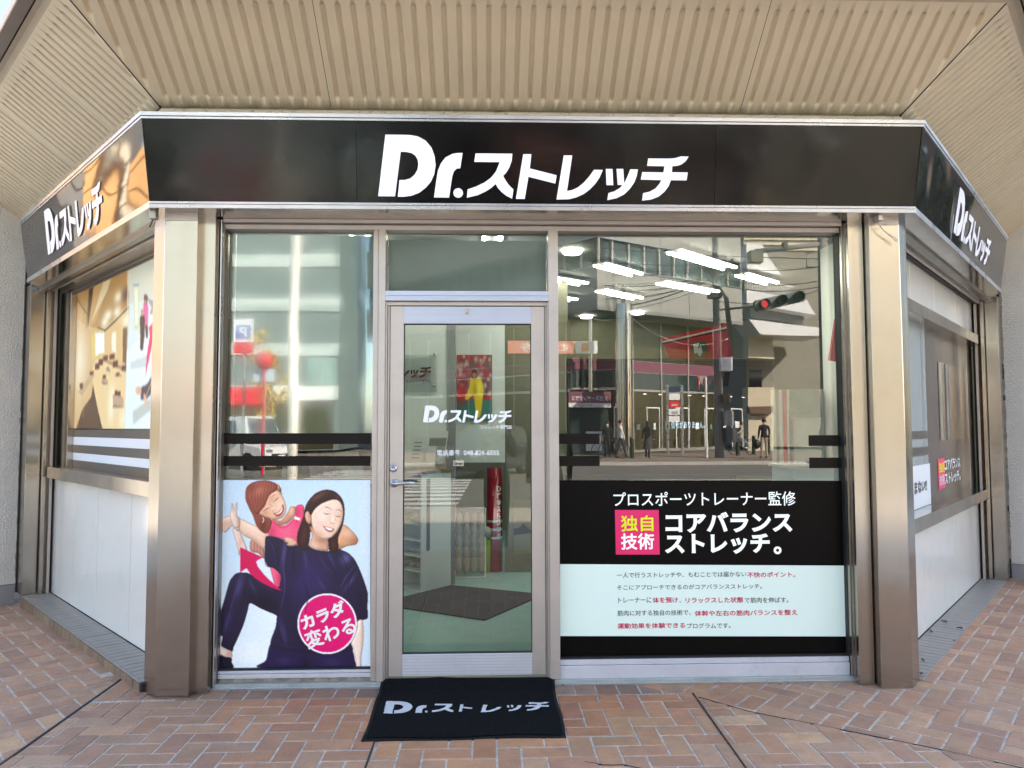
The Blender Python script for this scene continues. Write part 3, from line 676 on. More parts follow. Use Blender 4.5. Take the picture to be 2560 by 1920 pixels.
panel('soffit_panel',CL,np.array([1.,0,0]),hF,nF,j2+.0015,Wf+HX*T_FOLD,c_c,T_IN,T_OUT,T_FOLD,HX,(HX,Wf))
for C,t,n_,LEN,sg in ((CL,dL,nL,3.35,-1),(CR,dR,nR,3.95,1)):
    h=np.array([n_[0],n_[1],KP]); nn=np.cross(t,h); nn/=np.linalg.norm(nn); nn=nn if nn[2]>0 else -nn
    js=[-HS*T_FOLD*1.06,.655,1.55,2.45,LEN]
    for a,b in zip(js,js[1:]):
        cs=[a+.045+PITCHG*i for i in range(int((b-a-.02)/PITCHG))] if a>0 else [-.18+PITCHG*i for i in range(12)]
        panel('soffit_panel',C,t,h,nn,a+.0013,b-.0013,[c for c in cs if c<b-.02],T_IN*1.06,T_OUT*1.06,T_FOLD*1.06,HS,None)
for Cc,sg in ((CL,-1),(CR,1)):
    mb=MB(); mb.tube([Cc+np.array([0,0,-.001]),Cc+np.array([sg*HX*T_FOLD,-T_FOLD,K*T_FOLD-.001])],.0035,6); mb.build('mitre_joint',M['gasket'],SHOP)
# backing so that the joints are dark, eaves beyond the fold, upper wall
def soff_line(d,z,extL=3.35,extR=3.95):
    a=CL+np.array([-HX*d,-d,0]); b=CR+np.array([HX*d,-d,0]); P=[a+dL*(extL+HS*d*1.06),a,b,b+dR*(extR+HS*d*1.06)]
    return [(p[0],p[1],z) for p in P]
def strips(mb,rows):
    for A,B in zip(rows,rows[1:]): mb.add(A+B,[(0,1,5,4),(1,2,6,5),(2,3,7,6)])
    return mb
zf=CL[2]+K*T_FOLD
mb=MB(); strips(mb,[soff_line(-.02,CL[2]+.02),soff_line(T_FOLD,zf+.03)]); mb.build('soffit_backing',M['gasket'],SHOP,fix=False)
mb=MB(); strips(mb,[soff_line(T_FOLD,zf),soff_line(T_FOLD+.010,zf+.006),soff_line(T_FOLD+.025,zf+.012),soff_line(T_FOLD+.050,zf+.014)]); mb.build('eaves_strip',mat('beige_folded_metal',(.44,.36,.25),.5,0,var=.06),SHOP,fix=False)
mb=MB(); strips(mb,[soff_line(T_FOLD+.050,zf+.014),soff_line(T_FOLD+.050,zf+.05),soff_line(T_FOLD+.058,zf+.05)]); mb.build('eaves_gap',M['gasket'],SHOP,fix=False)
mb=MB(); strips(mb,[soff_line(T_FOLD+.058,zf+.05),soff_line(T_FOLD+.058,zf+.01),soff_line(T_FOLD+.115,zf+.01),soff_line(T_FOLD+.119,zf+.015)]); mb.build('eaves_beam',M['fascia'],SHOP,fix=False)
mb=MB(); strips(mb,[soff_line(T_FOLD+.119,zf+.015),soff_line(T_FOLD+.130,zf+.03),soff_line(T_FOLD+.130,zf+.35)]); mb.build('eaves_edge',M['sky_edge'],SHOP,fix=False)
# storeys above the canopy (they shade the pavement)
mb=MB()
P=[(*q[:2],) for q in soff_line(T_FOLD+.130,0)]
foot=[P[0],P[1],P[2],P[3],(P[3][0]+.1,8),(P[0][0]-.1,8)]
mb.prism(WORLD,foot,zf+.35,10.6)
mb.build('upper_storey',M['stucco'],SHOP)
mb=MB(); mb.box(WORLD,P[0][0],P[3][0],6.4,8,-.2,zf+.34); mb.build('rear_wall',M['stucco'],SHOP)
# caulk strip and dirt between soffit and sign
mb=MB()
for (a,b,t) in ((CL,CR,None),):
    n=90
    for i in range(n):
        x0=a[0]+(b[0]-a[0])*i/n; x1=a[0]+(b[0]-a[0])*(i+1)/n
        h0=.010+.012*random.random(); mb.add([(x0,-.150,3.178),(x1,-.150,3.178),(x1,-.146,3.190+h0*.5),(x0,-.146,3.190+random.random()*.006)],[(0,1,2,3)])
mb.build('peeling_caulk',mat('peeling_pale_caulk',(.50,.45,.36),.9,dirt=1.,dscale=30,dcol=(.04,.035,.03)),SHOP,fix=False)

# -------- side bays: left
def part(side,name,m,*boxes,bevel=.002,parent=None,**kw):
    mb=MB()
    for b in boxes: sbox(mb,side,*b)
    return mb.build(name,m,parent or SHOP,bevel=bevel,**kw)
WALLW=.21
# ledges
for side,smax,zt in (('L',3.02,.050),('R',3.60,.004)):
    led=part(side,'ledge',M['dark_joint'],(.0,smax,-.08,zt-.006,.004,.24),bevel=0,label='tiled ledge at the foot of the %s side bay'%('left' if side=='L' else 'right'))
    s=.02; 
    t0=MB(); sbox(t0,side,0,.0690,zt-.006,zt,.018 if side=='L' else .002,.205); me=t0.mesh('tile')
    dd=dL if side=='L' else dR
    i=0
    while s<smax-.07:
        o=bpy.data.objects.new('tile',me if i else me); COL.objects.link(o); o.location=Vector(dd*s)+Vector((0,0,rng.uniform(-.0008,.0008)))
        if i==0: me.materials.append(M['tile'])
        o.parent=led; b=o.modifiers.new('b','BEVEL'); b.width=.0016; s+=.0745; i+=1
    if side=='L':
        for k in range(18):      # nosing tiles along the edge and kerb tiles below
            s=k*.165+.02; part('L','tile',M['tile'],(s,s+.160,zt-.006,zt,.0,.015),parent=led,bevel=.0012)
        for k in range(27):
            s=k*.110+.02; part('L','tile',M['tile_front'],(s,s+.104,-.075,zt-.009,-.003,.004),parent=led,bevel=.0012)
# lower enamel panels
for s0,s1 in ((-.02,.253),(.26,.918),(.925,1.658),(1.665,2.298),(2.305,2.98)): part('L','wall_panel',M['enamel'],(s0,s1,.052,1.02,.212,.26),bevel=.0015)
for s0,s1 in ((-.02,1.148),(1.155,2.298),(2.305,3.56)): part('R','wall_panel',M['enamel'],(s0,s1,.006,.745,.212,.26),bevel=.0015)
for s0,s1 in ((.0,1.018),(1.025,1.828),(1.835,2.708),(2.715,3.56)): part('R','wall_panel',M['enamel'],(s0,s1,2.292,2.72,.212,.26),bevel=.0015)
part('L','panel_backing',M['gasket'],(0,2.98,.05,1.02,.235,.27),bevel=0); part('R','panel_backing',M['gasket'],(0,3.56,.0,.745,.235,.27),bevel=0); part('R','panel_backing',M['gasket'],(0,3.56,2.29,2.74,.235,.27),bevel=0)
# sills / lintel
part('L','window_sill',M['steel_mirror'],(-.05,2.86,1.025,1.118,.135,.33)); part('R','window_sill',M['steel_mirror'],(-.05,3.50,.748,.842,.135,.33))
part('R','window_lintel',M['steel_mirror'],(-.05,3.56,2.205,2.290,.150,.33))
# head over left bay window
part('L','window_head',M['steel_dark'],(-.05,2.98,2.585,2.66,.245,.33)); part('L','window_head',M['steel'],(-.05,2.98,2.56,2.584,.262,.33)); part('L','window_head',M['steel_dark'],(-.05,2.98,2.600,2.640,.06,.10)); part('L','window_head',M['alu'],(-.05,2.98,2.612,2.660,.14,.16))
part('R','window_head',M['steel_dark'],(-.05,3.56,2.612,2.66,.05,.10)); part('R','window_head',M['alu'],(-.05,3.56,2.60,2.66,.14,.16)); part('R','window_head',M['gasket'],(-.05,3.56,2.60,2.66,.17,.20))
# far jambs and shutter rails
for side,e in (('L',2.98),('R',3.56)):
    zt=2.66; z0=.05 if side=='L' else .004
    part(side,'end_post',M['steel'],(e-.0,e+.18,z0,zt,.0,.105)); part(side,'shutter_rail',M['steel'],(e-.05,e+.16,z0,zt,.112,.140)); part(side,'shutter_rail',M['alu'],(e-.05,e+.16,z0,zt,.168,.190))
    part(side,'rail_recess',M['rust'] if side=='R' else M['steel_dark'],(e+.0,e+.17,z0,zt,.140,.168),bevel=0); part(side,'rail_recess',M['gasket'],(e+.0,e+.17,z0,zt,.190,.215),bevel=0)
    part(side,'reveal_post',M['steel_mirror'],(e-.35 if side=='L' else e-.30,e-.03,(1.118 if side=='L' else .842),(2.60 if side=='L' else 2.205),.222,.33))
    part(side,'corner_trim',M['gasket'],(e+.18,e+.195,z0,zt+.5,-.01,.03),bevel=0)
# ================================================================ stucco piers beside the bays
for side,s,lab in (('L',3.17,'rough white stucco wall left of the shop, ending at the brown ledge tiles'),('R',3.745,'rough white stucco wall right of the shop, where the flush tiles end')):
    t=empty('stucco_wall',(OL+dL*s if side=='L' else OR+dR*s),lab,'wall')
    mb=MB(); sbox(mb,side,s,s+.7,.125 if side=='L' else .14,3.95,-.60,.12); mb.build('wall_face',M['stucco'],t)
    mb=MB(); sbox(mb,side,s-.006,s+.69,-.06,.120 if side=='L' else .134,-.61,-.012); mb.build('skirting',M['skirt'],t,bevel=.002)
    mb=MB(); 
    for k in range(60):
        z=.13+k*.05; sbox(mb,side,s-.004-.006*random.random(),s+.003,z,z+.049,-.010-.008*random.random(),.006)
    mb.build('rough_edge',M['seal'],t)

# ================================================================ band signs
ZB=2.628; TB=.070; TH=.502
def sign(name,label,side,length):
    if side=='F':
        o=np.array([-1.817,-.2,ZB]); u=np.array([1.,0,0]); L=4.205; v=np.array([0,-TB,TH]); e0,e1=-.029,.034
    elif side=='L':
        o=np.array([-1.817,-.2,ZB])+dL*length; u=-dL; L=length; v=nL*TB+UP*TH; e0,e1=0,.033
    else:
        o=np.array([2.388,-.2,ZB]); u=dR; L=length; v=nR*TB+UP*TH; e0,e1=-.033,0
    H=np.linalg.norm(v); v=v/H; n=np.cross(u,v); fr=Fr(o,u,v,n)
    t=empty(name,o+u*L/2,label,'sign')
    X0=lambda b: e0*b/H; X1=lambda b: L+e1*b/H
    def strip(nm,b0,b1,c0,c1,m,x0=None,x1=None):
        mb=MB(); poly=[(X0(b0) if x0 is None else x0,b0),(X1(b0) if x1 is None else x1,b0),(X1(b1) if x1 is None else x1,b1),(X0(b1) if x0 is None else x0,b1)]
        return mb.prism(fr,poly,c0,c1).build(nm,m,t,bevel=.0012)
    strip('bottom_frame',0,.021,-.20,.0,M['trim']); strip('bottom_frame',.0235,.036,-.20,-.004,M['trim'])
    strip('top_frame',H-.021,H,-.12,.0,M['trim']); strip('top_frame',H-.036,H-.0235,-.12,-.004,M['trim'])
    strip('frame_shadow_gap',.0215,.0232,-.12,-.006,M['gasket']); strip('frame_shadow_gap',H-.0232,H-.0215,-.12,-.006,M['gasket'])
    return t,fr,L,H,X0,X1
def acr(t,fr,a0,a1,b0,b1,m,c=-.009,label=None,wob=0):
    mb=MB(); n=40; mm=14; V=[]
    for j in range(mm+1):
        for i in range(n+1):
            f=i/n; g=j/mm; A=a0(b0+(b1-b0)*g) if callable(a0) else a0; B=a1(b0+(b1-b0)*g) if callable(a1) else a1
            V.append(fr.p(A+(B-A)*f,b0+(b1-b0)*g,c+wob*(math.sin(f*9+g*2)+.6*math.sin(f*17-g*3.1))*math.sin(math.pi*g)))
    mb.add(V,[(j*(n+1)+i,j*(n+1)+i+1,(j+1)*(n+1)+i+1,(j+1)*(n+1)+i) for j in range(mm) for i in range(n)],True)
    return mb.build('sign_panel',m,t,fix=False,label=label)
tF,fF,LF,HF,X0,X1=sign('shop_sign','long black sign over the door with large backlit white katakana lettering','F',0)
q1=fF.inv(on_plane((890,400),fF.o,fF.n))[0]; q2=fF.inv(on_plane((1790,400),fF.o,fF.n))[0]
acr(tF,fF,X0,q1-.001,.036,HF-.036,M['acrylic'],wob=.0010); acr(tF,fF,q1+.001,q2-.001,.036,HF-.036,M['acrylic'],-.0085,wob=.0006); acr(tF,fF,q2+.001,X1,.036,HF-.036,M['acrylic'],wob=.0012)
la,lb,_=fF.inv(on_plane((860+205/2.4043,280+520/2.4043),fF.o,fF.n)); ra,rb_,_=fF.inv(on_plane((860+2074/2.4043,280+249/2.4043),fF.o,fF.n)); _,tb_,_=fF.inv(on_plane((860+252/2.4043,280+135/2.4043),fF.o,fF.n))
_,lb2,_=fF.inv(on_plane((860+1795/2.4043,280+520/2.4043),fF.o,fF.n)); sl_=(lb2-lb)/(ra-la)
logo('lettering',lambda x,y,c: fF.p(la+(ra-la)*x, lb+(tb_-lb)*y+0*sl_*x, -.007+c), M['letter'], tF, c1=.003, label='white slanted lettering of the shop name')
tL,fL,LL,HL,X0,X1=sign('side_sign','black side sign on the left, its near half mirroring orange and blue','L',2.935)
acr(tL,fL,X0,X1,.036,HL-.036,M['acrylic_side'],wob=.0035)
a0,b0,_=fL.inv(on_plane((117,640),fL.o,fL.n)); a1,_,_=fL.inv(on_plane((282,560),fL.o,fL.n)); 
lz0=fL.inv(on_plane((355/2.9625,200+1310/2.9625),fL.o,fL.n)); lz1=fL.inv(on_plane((325/2.9625,200+970/2.9625),fL.o,fL.n))
te=fL.inv(on_plane((590/2.9625,200+1155/2.9625),fL.o,fL.n)); # bottom right of re
wlog=(te[0]-lz0[0])/((1350-205)/1869); hl=lz1[1]-lz0[1]
logo('lettering',lambda x,y,c: fL.p(lz0[0]+wlog*x, lz0[1]+hl*y, -.0035+c), M['letter_dim'], tL, c1=.001)
tR,fR,LR,HR,X0,X1=sign('side_sign','black side sign sloping away to the right stucco wall, seam before its white lettering','R',3.37)
sm=fR.inv(on_plane((2385,560),fR.o,fR.n))[0]
acr(tR,fR,X0,sm-.001,.036,HR-.036,M['acrylic_side'],wob=.0035); acr(tR,fR,sm+.001,X1,.036,HR-.036,M['acrylic_side'],-.007,wob=.0006)
r0=fR.inv(on_plane((1960+1255/2.963,200+1140/2.963),fR.o,fR.n)); r1=fR.inv(on_plane((1960+1500/2.963,200+1345/2.963),fR.o,fR.n)); r2=fR.inv(on_plane((1960+1290/2.963,200+770/2.963),fR.o,fR.n)); r3=fR.inv(on_plane((1960+1542/2.963,200+1150/2.963),fR.o,fR.n))
logo('lettering',lambda x,y,c: fR.p(r0[0]+(r3[0]-r0[0])*x, r0[1]+(r2[1]-r0[1])*y, -.0015+c), M['letter_dim'], tR, c1=.001)

# ================================================================ flat prints on the front glass
YP=Y0-.0035; fP=front(YP)
def onp(x,y): return on_y((x,y),YP)
def quad(mb,pts,y=YP): return mb.add([on_y(p,y) for p in pts],[(0,1,2,3)] if len(pts)==4 else [tuple(range(len(pts)))])
def ptext(name,s,x0,y0,x1,y1,m,parent,bold=0.,y=YP-.001,rot=0,**kw):
    A=on_y((x0,(y0+y1)/2),y); B=on_y((x1,(y0+y1)/2),y); T=on_y(((x0+x1)/2,y0),y); C=on_y(((x0+x1)/2,y1),y)
    return text(name,s,front(y),A[0],C[2],B[0]-A[0],T[2]-C[2],m,parent,bold,rot,0,**kw)
# stripes across both windows
def stripe(label,x0,y0,x1,y1,x2=None,x3=None):
    mb=MB(); quad(mb,[(x0,y1),(x1,y1),(x3 or x1,y0),(x2 or x0,y0)]); return mb
st=empty('window_stripe',onp(735,1097),'upper dark brown stripe across the left window over the leaflets','window stripe','brown stripes on the glass'); stripe('',542,1083,927,1110).build('stripe_film',M['film'],st,fix=False)
st=empty('window_stripe',onp(735,1152),'lower dark brown stripe across the left window just above the poster','window stripe','brown stripes on the glass'); stripe('',541,1140,926,1165).build('stripe_film',M['film'],st,fix=False)
for lab,b in (('upper of two short brown stripes on the left edge of the large window',(1396.5,1084,1499,1110)),('lower of two short brown stripes on the left edge of the large window',(1397,1139.5,1499,1165.5)),
              ('upper of two short brown stripes on the right edge of the large window',(2021.6,1088,2121,1115)),('lower of two short brown stripes on the right edge of the large window',(2023,1144,2122.5,1170.6))):
    st=empty('window_stripe',onp((b[0]+b[2])/2,b[1]),lab,'window stripe','brown stripes on the glass'); stripe('',*b).build('stripe_film',M['film'],st,fix=False)
# right window print
pr=empty('window_print',onp(1770,1640),'black and white film with Japanese advertising text filling the lower part of the large window','window print')
M['film_black']=mat('black_window_print',(.0035,.003,.003),.34,spec=.10)
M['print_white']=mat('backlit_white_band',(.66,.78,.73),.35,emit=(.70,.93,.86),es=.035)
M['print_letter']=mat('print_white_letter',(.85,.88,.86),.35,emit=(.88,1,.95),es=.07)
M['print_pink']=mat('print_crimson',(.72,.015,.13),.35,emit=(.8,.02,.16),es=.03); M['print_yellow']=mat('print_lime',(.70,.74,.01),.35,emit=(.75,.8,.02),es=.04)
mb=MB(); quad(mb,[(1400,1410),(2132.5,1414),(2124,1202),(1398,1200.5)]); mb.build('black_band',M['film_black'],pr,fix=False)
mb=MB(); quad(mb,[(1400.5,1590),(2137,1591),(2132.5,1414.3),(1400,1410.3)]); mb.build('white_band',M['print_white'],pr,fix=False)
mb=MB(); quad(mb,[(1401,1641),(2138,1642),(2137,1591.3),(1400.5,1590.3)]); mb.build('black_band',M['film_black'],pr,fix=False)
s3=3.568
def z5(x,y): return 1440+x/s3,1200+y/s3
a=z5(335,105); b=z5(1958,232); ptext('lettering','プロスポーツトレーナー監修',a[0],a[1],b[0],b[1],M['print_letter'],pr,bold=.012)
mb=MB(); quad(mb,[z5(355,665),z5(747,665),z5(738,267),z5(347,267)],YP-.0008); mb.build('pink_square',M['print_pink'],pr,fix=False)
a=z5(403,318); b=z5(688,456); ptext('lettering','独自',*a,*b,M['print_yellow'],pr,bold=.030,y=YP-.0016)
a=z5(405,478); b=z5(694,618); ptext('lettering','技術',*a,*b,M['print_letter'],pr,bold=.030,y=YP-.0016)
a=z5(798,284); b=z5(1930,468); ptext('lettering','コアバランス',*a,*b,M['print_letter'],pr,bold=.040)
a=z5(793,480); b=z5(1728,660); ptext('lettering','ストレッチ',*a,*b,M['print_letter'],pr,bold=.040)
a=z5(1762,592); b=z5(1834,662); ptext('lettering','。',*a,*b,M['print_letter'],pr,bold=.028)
M['ink']=mat('dark_ink',(.03,.03,.035),.4); M['ink_red']=mat('crimson_ink',(.60,.01,.09),.4)
LINES=[(80,130,[('一人で行うストレッチや、もむことでは届かない',165,1445,0),('不快のポイント',1455,1895,1),('。',1905,1930,0)]),
 (202,250,[('そこにアプローチできるのがコアバランスストレッチ。',168,1600,0)]),
 (330,382,[('トレーナーに',180,508,0),('体を預け',522,768,1),('、',783,800,0),('リラックスした状態',846,1412,1),('で筋肉を伸ばす。',1428,1860,0)]),
 (456,508,[('筋肉に対する独自の技術で、',172,895,0),('体幹や左右の筋肉バランスを整え',938,1948,1)]),
 (584,634,[('運動効果を体験できる',174,838,1),('プログラムです。',858,1290,0)])]
for y0,y1,segs in LINES:
    for s_,x0,x1,bold in segs:
        if s_ in '。、': 
            ptext('text_line',s_,1500+x0/3.95,1410+(y1-16)/3.95,1500+x1/3.95,1410+(y1)/3.95,M['ink_red'] if bold else M['ink'],pr,bold=.004); continue
        dy=(6 if not bold else 0)
        ptext('text_line',s_,1500+x0/3.95,1410+(y0-1)/3.95,1500+x1/3.95,1410+(y1+1)/3.95,M['ink_red'] if bold else M['ink'],pr,bold=.034 if bold else .008)
# door lettering
dl=empty('door_lettering',on_y((1165,1040),.079),'white shop name and telephone number stuck on the door glass','window lettering')
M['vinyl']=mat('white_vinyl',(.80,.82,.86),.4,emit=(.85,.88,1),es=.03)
A=on_y((1000+318/5.53,960+538/5.53),.0785); B=on_y((1000+1543/5.53,960+347/5.53),.0785); T=on_y((1000+355/5.53,960+298/5.53),.0785)
logo('lettering',lambda x,y,c:(A[0]+(B[0]-A[0])*x,.0785-c,A[2]+(T[2]-A[2])*y),M['vinyl'],dl,c1=.0006)
def dtext(s,x0,y0,x1,y1,bold): 
    return ptext('lettering',s,1000+x0/5.53,960+y0/5.53,1000+x1/5.53,960+y1/5.53,M['vinyl'],dl,bold=bold,y=.0778)
dtext('ストレッチ専門店',1105,570,1545,622,.02); dtext('電話番号',512,912,828,988,.008); dtext('048-826-6555',880,916,1370,985,.008)

# ================================================================ poster of the two women
C=Canvas(86,60,1262,1450,.29,(.80,.885,.955))
C.blob(700,1100,600,500,(.93,.965,.98),.9); C.blob(380,1350,300,150,(.96,.98,.985),.8); C.blob(640,60,700,200,(.74,.84,.94),.5); C.blob(1240,600,60,900,(.88,.93,.98),.8)
skB=(.93,.73,.60); skBs=(.80,.53,.41); skA=(.955,.80,.70); skAs=(.84,.62,.50); hairB=(.56,.27,.21); hairBl=(.80,.50,.40); hairA=(.19,.085,.075); navy=(.135,.10,.215); navd=(.07,.045,.13)
# far arm of the woman behind
m=C.fill([(1045,395),(1085,398),(1130,440),(1165,485),(1169,515),(1150,538),(1090,548),(1030,572),(1012,540),(1030,450)],(.86,.62,.47),vol=.38); C.blob(1160,520,60,45,(.62,.36,.24),.7,m=m); C.blob(1080,450,50,35,(.96,.80,.68),.6,m=m); C.blob(1040,560,60,30,(.66,.42,.30),.6,m=m)
# lower hair of the pony tail
m=C.fill([(378,505),(430,500),(470,560),(482,640),(455,625),(430,600),(395,595),(370,570)],(.74,.50,.42),vol=.38)
for k in range(9): C.stroke([(390+k*10,510),(392+k*11,560),(385+k*12,620)],3,(.55,.30,.24) if k%2 else (.88,.70,.62),.5,m=m)
# pink vest
m=C.fill([(545,345),(600,395),(650,385),(700,330),(712,256),(768,256),(770,420),(735,540),(620,500),(500,470),(512,410)],(.93,.30,.46),vol=.38); C.blob(640,450,90,70,(.97,.42,.56),.7,m=m); C.blob(720,300,25,80,(.78,.16,.34),.6,m=m); C.blob(530,440,30,60,(.75,.18,.34),.5,m=m)
C.stroke([(545,372),(600,412),(660,395),(702,340)],9,(.80,.20,.36),.6); C.fill([(703,327),(744,343),(738,361),(695,347)],(.95,.96,.98),False)
m=C.fill([(520,688),(560,690),(600,760),(600,862),(560,850),(535,770)],(.93,.38,.52),vol=.38); C.blob(590,800,30,80,(.70,.12,.28),.5,m=m)
# forearm and gripping hand behind
m=C.fill([(243,425),(262,405),(292,425),(322,500),(348,568),(330,590),(300,575),(292,620),(272,540),(255,480)],(.94,.82,.76),vol=.38); C.blob(300,520,25,80,(.86,.66,.58),.5,20,m)
# stretched arm
m=C.fill([(262,350),(300,345),(370,378),(440,410),(500,450),(512,478),(492,520),(488,572),(440,545),(380,500),(322,468),(292,430),(270,400)],skA,vol=.38)
C.blob(400,500,110,22,(.80,.58,.48),.6,32,m); C.blob(380,410,90,18,(.99,.90,.83),.7,28,m); C.blob(495,520,22,60,(.74,.50,.42),.6,m=m)
# hands
m=C.fill([(296,345),(270,326),(225,322),(190,332),(150,352),(112,382),(118,398),(150,380),(128,412),(124,432),(140,428),(166,402),(152,438),(162,448),(184,428),(196,404),(178,440),(190,448),(216,420),(240,400),(262,428),(290,432)],(.95,.82,.74),vol=.38); C.blob(230,380,60,22,(.82,.62,.53),.55,-10,m)
for a,b in (((176,360),(120,390)),((186,378),(132,424)),((204,388),(160,440)),((222,392),(186,444))): C.stroke([a,b],3,(.72,.50,.42),.45)
m=C.fill([(222,330),(228,280),(232,240),(240,230),(246,244),(248,300),(258,262),(268,230),(277,232),(276,270),(274,320),(290,350),(292,400),(262,418),(236,380)],(.96,.84,.77),vol=.38); C.stroke([(250,250),(252,320)],3,(.76,.54,.46),.5); C.blob(282,380,14,50,(.78,.56,.47),.6,m=m)
# head of the woman behind: back hair, neck, face
m=C.fill([(338,140),(352,105),(390,78),(440,66),(500,64),(552,80),(590,108),(600,150),(560,240),(500,300),(530,360),(525,400),(505,445),(470,450),(420,400),(395,330),(360,260),(337,200)],hairB,vol=.38)
C.blob(400,120,70,45,hairBl,.65,-25,m); C.blob(470,400,30,60,(.35,.15,.12),.7,m=m); C.blob(520,90,60,25,(.70,.42,.36),.6,m=m)
for k in range(14): C.stroke([(430+k*8,72+k*1.5),(372+k*9,150+k*2),(366+k*8,250),(410+k*7,340)],3.5,(.40,.17,.13) if k%2 else (.80,.52,.42),.28,m=m)
m=C.fill([(548,350),(600,360),(650,300),(668,262),(705,258),(700,320),(655,375),(600,392),(562,385)],skBs,vol=.38); C.blob(600,372,45,20,(.70,.44,.34),.6,m=m); C.blob(680,290,25,40,(.96,.80,.70),.6,m=m)
m=C.fill([(432,300),(450,262),(480,215),(520,165),(560,135),(592,150),(618,190),(634,235),(638,285),(622,325),(590,348),(545,352),(500,338),(462,322)],skB,vol=.38)
C.blob(600,250,40,60,(.99,.84,.73),.75,m=m); C.blob(480,300,50,26,(.80,.53,.42),.6,30,m); C.blob(585,335,50,20,(.76,.49,.38),.6,-20,m); C.blob(520,200,50,30,(.80,.55,.46),.5,-40,m)
C.stroke([(470,292),(488,278),(508,268),(518,262)],6,(.22,.10,.09),.95,taper=True); C.stroke([(540,222),(558,210),(574,196),(580,186)],6,(.22,.10,.09),.95,taper=True)
C.stroke([(446,262),(470,246),(494,238)],5,(.48,.27,.20),.7,taper=True); C.stroke([(520,190),(545,172),(566,162)],5,(.48,.27,.20),.7,taper=True)
C.stroke([(520,240),(540,262),(548,280),(536,290)],4,(.72,.46,.36),.7); C.blob(546,268,14,14,(.99,.88,.80),.7)
m=C.fill([(548,305),(575,300),(600,272),(612,240),(622,268),(614,300),(592,322),(566,326)],(.76,.28,.28),vol=.38); C.fill([(558,308),(580,301),(600,279),(610,256),(612,276),(602,298),(584,310),(566,314)],(.99,.97,.94)); 
for k in range(5): C.stroke([(566+k*10,306-k*9),(572+k*10,312-k*8)],1.6,(.75,.70,.66),.5)
C.stroke([(540,296),(545,318)],4,(.70,.42,.33),.6); C.stroke([(622,232),(630,250)],4,(.70,.42,.33),.5)
m=C.fill([(562,100),(578,92),(590,108),(592,134),(578,138)],(.84,.58,.46),vol=.38); C.blob(606,160,5,4,(.15,.08,.08),.9)
# fringe
m=C.fill([(345,130),(372,92),(420,72),(480,66),(540,78),(575,104),(560,140),(520,162),(500,200),(480,250),(452,285),(432,310),(408,305),(382,260),(352,200)],hairB,vol=.38)
C.blob(440,140,60,40,hairBl,.55,-30,m); C.blob(380,110,30,35,(.40,.17,.13),.5,m=m)
for k in range(16): C.stroke([(400+k*10,78+abs(k-8)),(372+k*11,170),(400+k*8,300-k*9)],3,(.38,.16,.12) if k%2 else (.86,.60,.50),.33,m=m)
C.stroke([(466,338),(472,356),(464,374)],6,(.95,.95,.97),.9)
# trouser leg, ankle, sock
m=C.fill([(246,772),(268,752),(305,744),(345,746),(400,770),(470,815),(545,855),(600,868),(604,1062),(540,1048),(450,1010),(372,972),(352,1030),(322,1130),(280,1230),(250,1292),(236,1332),(196,1312),(158,1284),(168,1222),(150,1218),(126,1286),(90,1250),(98,1170),(140,1070),(176,960),(204,860),(222,805)],navy,vol=.38)
C.blob(470,960,130,70,navd,.9,24,m); C.blob(290,850,28,110,(.32,.29,.50),.7,14,m); C.blob(390,850,14,70,(.28,.25,.46),.6,-25,m); C.blob(200,1120,25,110,(.28,.25,.45),.55,20,m); C.blob(230,1290,50,30,navd,.7,m=m); C.blob(108,1255,18,40,(.05,.03,.09),.9,m=m)
m=C.fill([(148,1222),(160,1220),(156,1282),(196,1312),(234,1332),(232,1380),(180,1372),(122,1346),(128,1300),(140,1260)],(.90,.84,.80),vol=.38); C.blob(215,1350,26,34,(.83,.58,.47),.85,m=m)
m=C.fill([(88,1362),(120,1341),(150,1354),(185,1370),(232,1378),(234,1410),(240,1452),(86,1452)],(.07,.045,.16),vol=.38); 
# hips
m=C.fill([(525,1270),(600,1280),(760,1300),(950,1300),(1100,1300),(1135,1340),(1146,1400),(1144,1452),(462,1452),(490,1392)],(.135,.10,.25),vol=.38); C.blob(780,1420,30,60,navd,.9,m=m); C.blob(620,1400,60,30,(.25,.22,.40),.6,m=m); C.blob(980,1410,80,30,(.24,.21,.39),.6,m=m); C.stroke([(560,1302),(600,1300),(640,1345)],3,(.30,.27,.45),.5)
# shirt
m=C.fill([(486,490),(505,476),(560,482),(640,512),(700,540),(760,545),(800,548),(850,572),(900,582),(960,584),(1000,572),(1040,575),(1100,602),(1140,642),(1172,700),(1205,780),(1232,860),(1243,910),(1240,1000),(1242,1078),(1205,1096),(1168,1106),(1140,1060),(1118,1000),(1116,1100),(1122,1200),(1140,1290),(1120,1325),(1000,1340),(850,1342),(700,1332),(590,1316),(528,1290),(526,1245),(545,1190),(562,1140),(572,1050),(582,950),(588,850),(600,790),(590,752),(545,712),(484,690),(482,600)],navy,vol=.38)
C.blob(800,800,190,220,(.205,.155,.36),.8,m=m); C.blob(620,600,16,120,(.33,.30,.52),.75,8,m); C.blob(700,700,60,120,(.115,.08,.20),.5,10,m); C.blob(1080,640,40,50,(.40,.40,.62),.7,30,m); C.blob(1000,750,22,90,(.115,.085,.22),.7,-15,m)
C.blob(970,640,12,80,(.30,.27,.48),.6,-25,m); C.blob(900,830,16,60,(.28,.25,.45),.6,-30,m); C.blob(1195,950,30,120,(.10,.07,.18),.8,-8,m); C.blob(1110,820,16,90,(.36,.34,.55),.6,35,m); C.blob(560,620,26,90,(.115,.08,.20),.7,m=m)
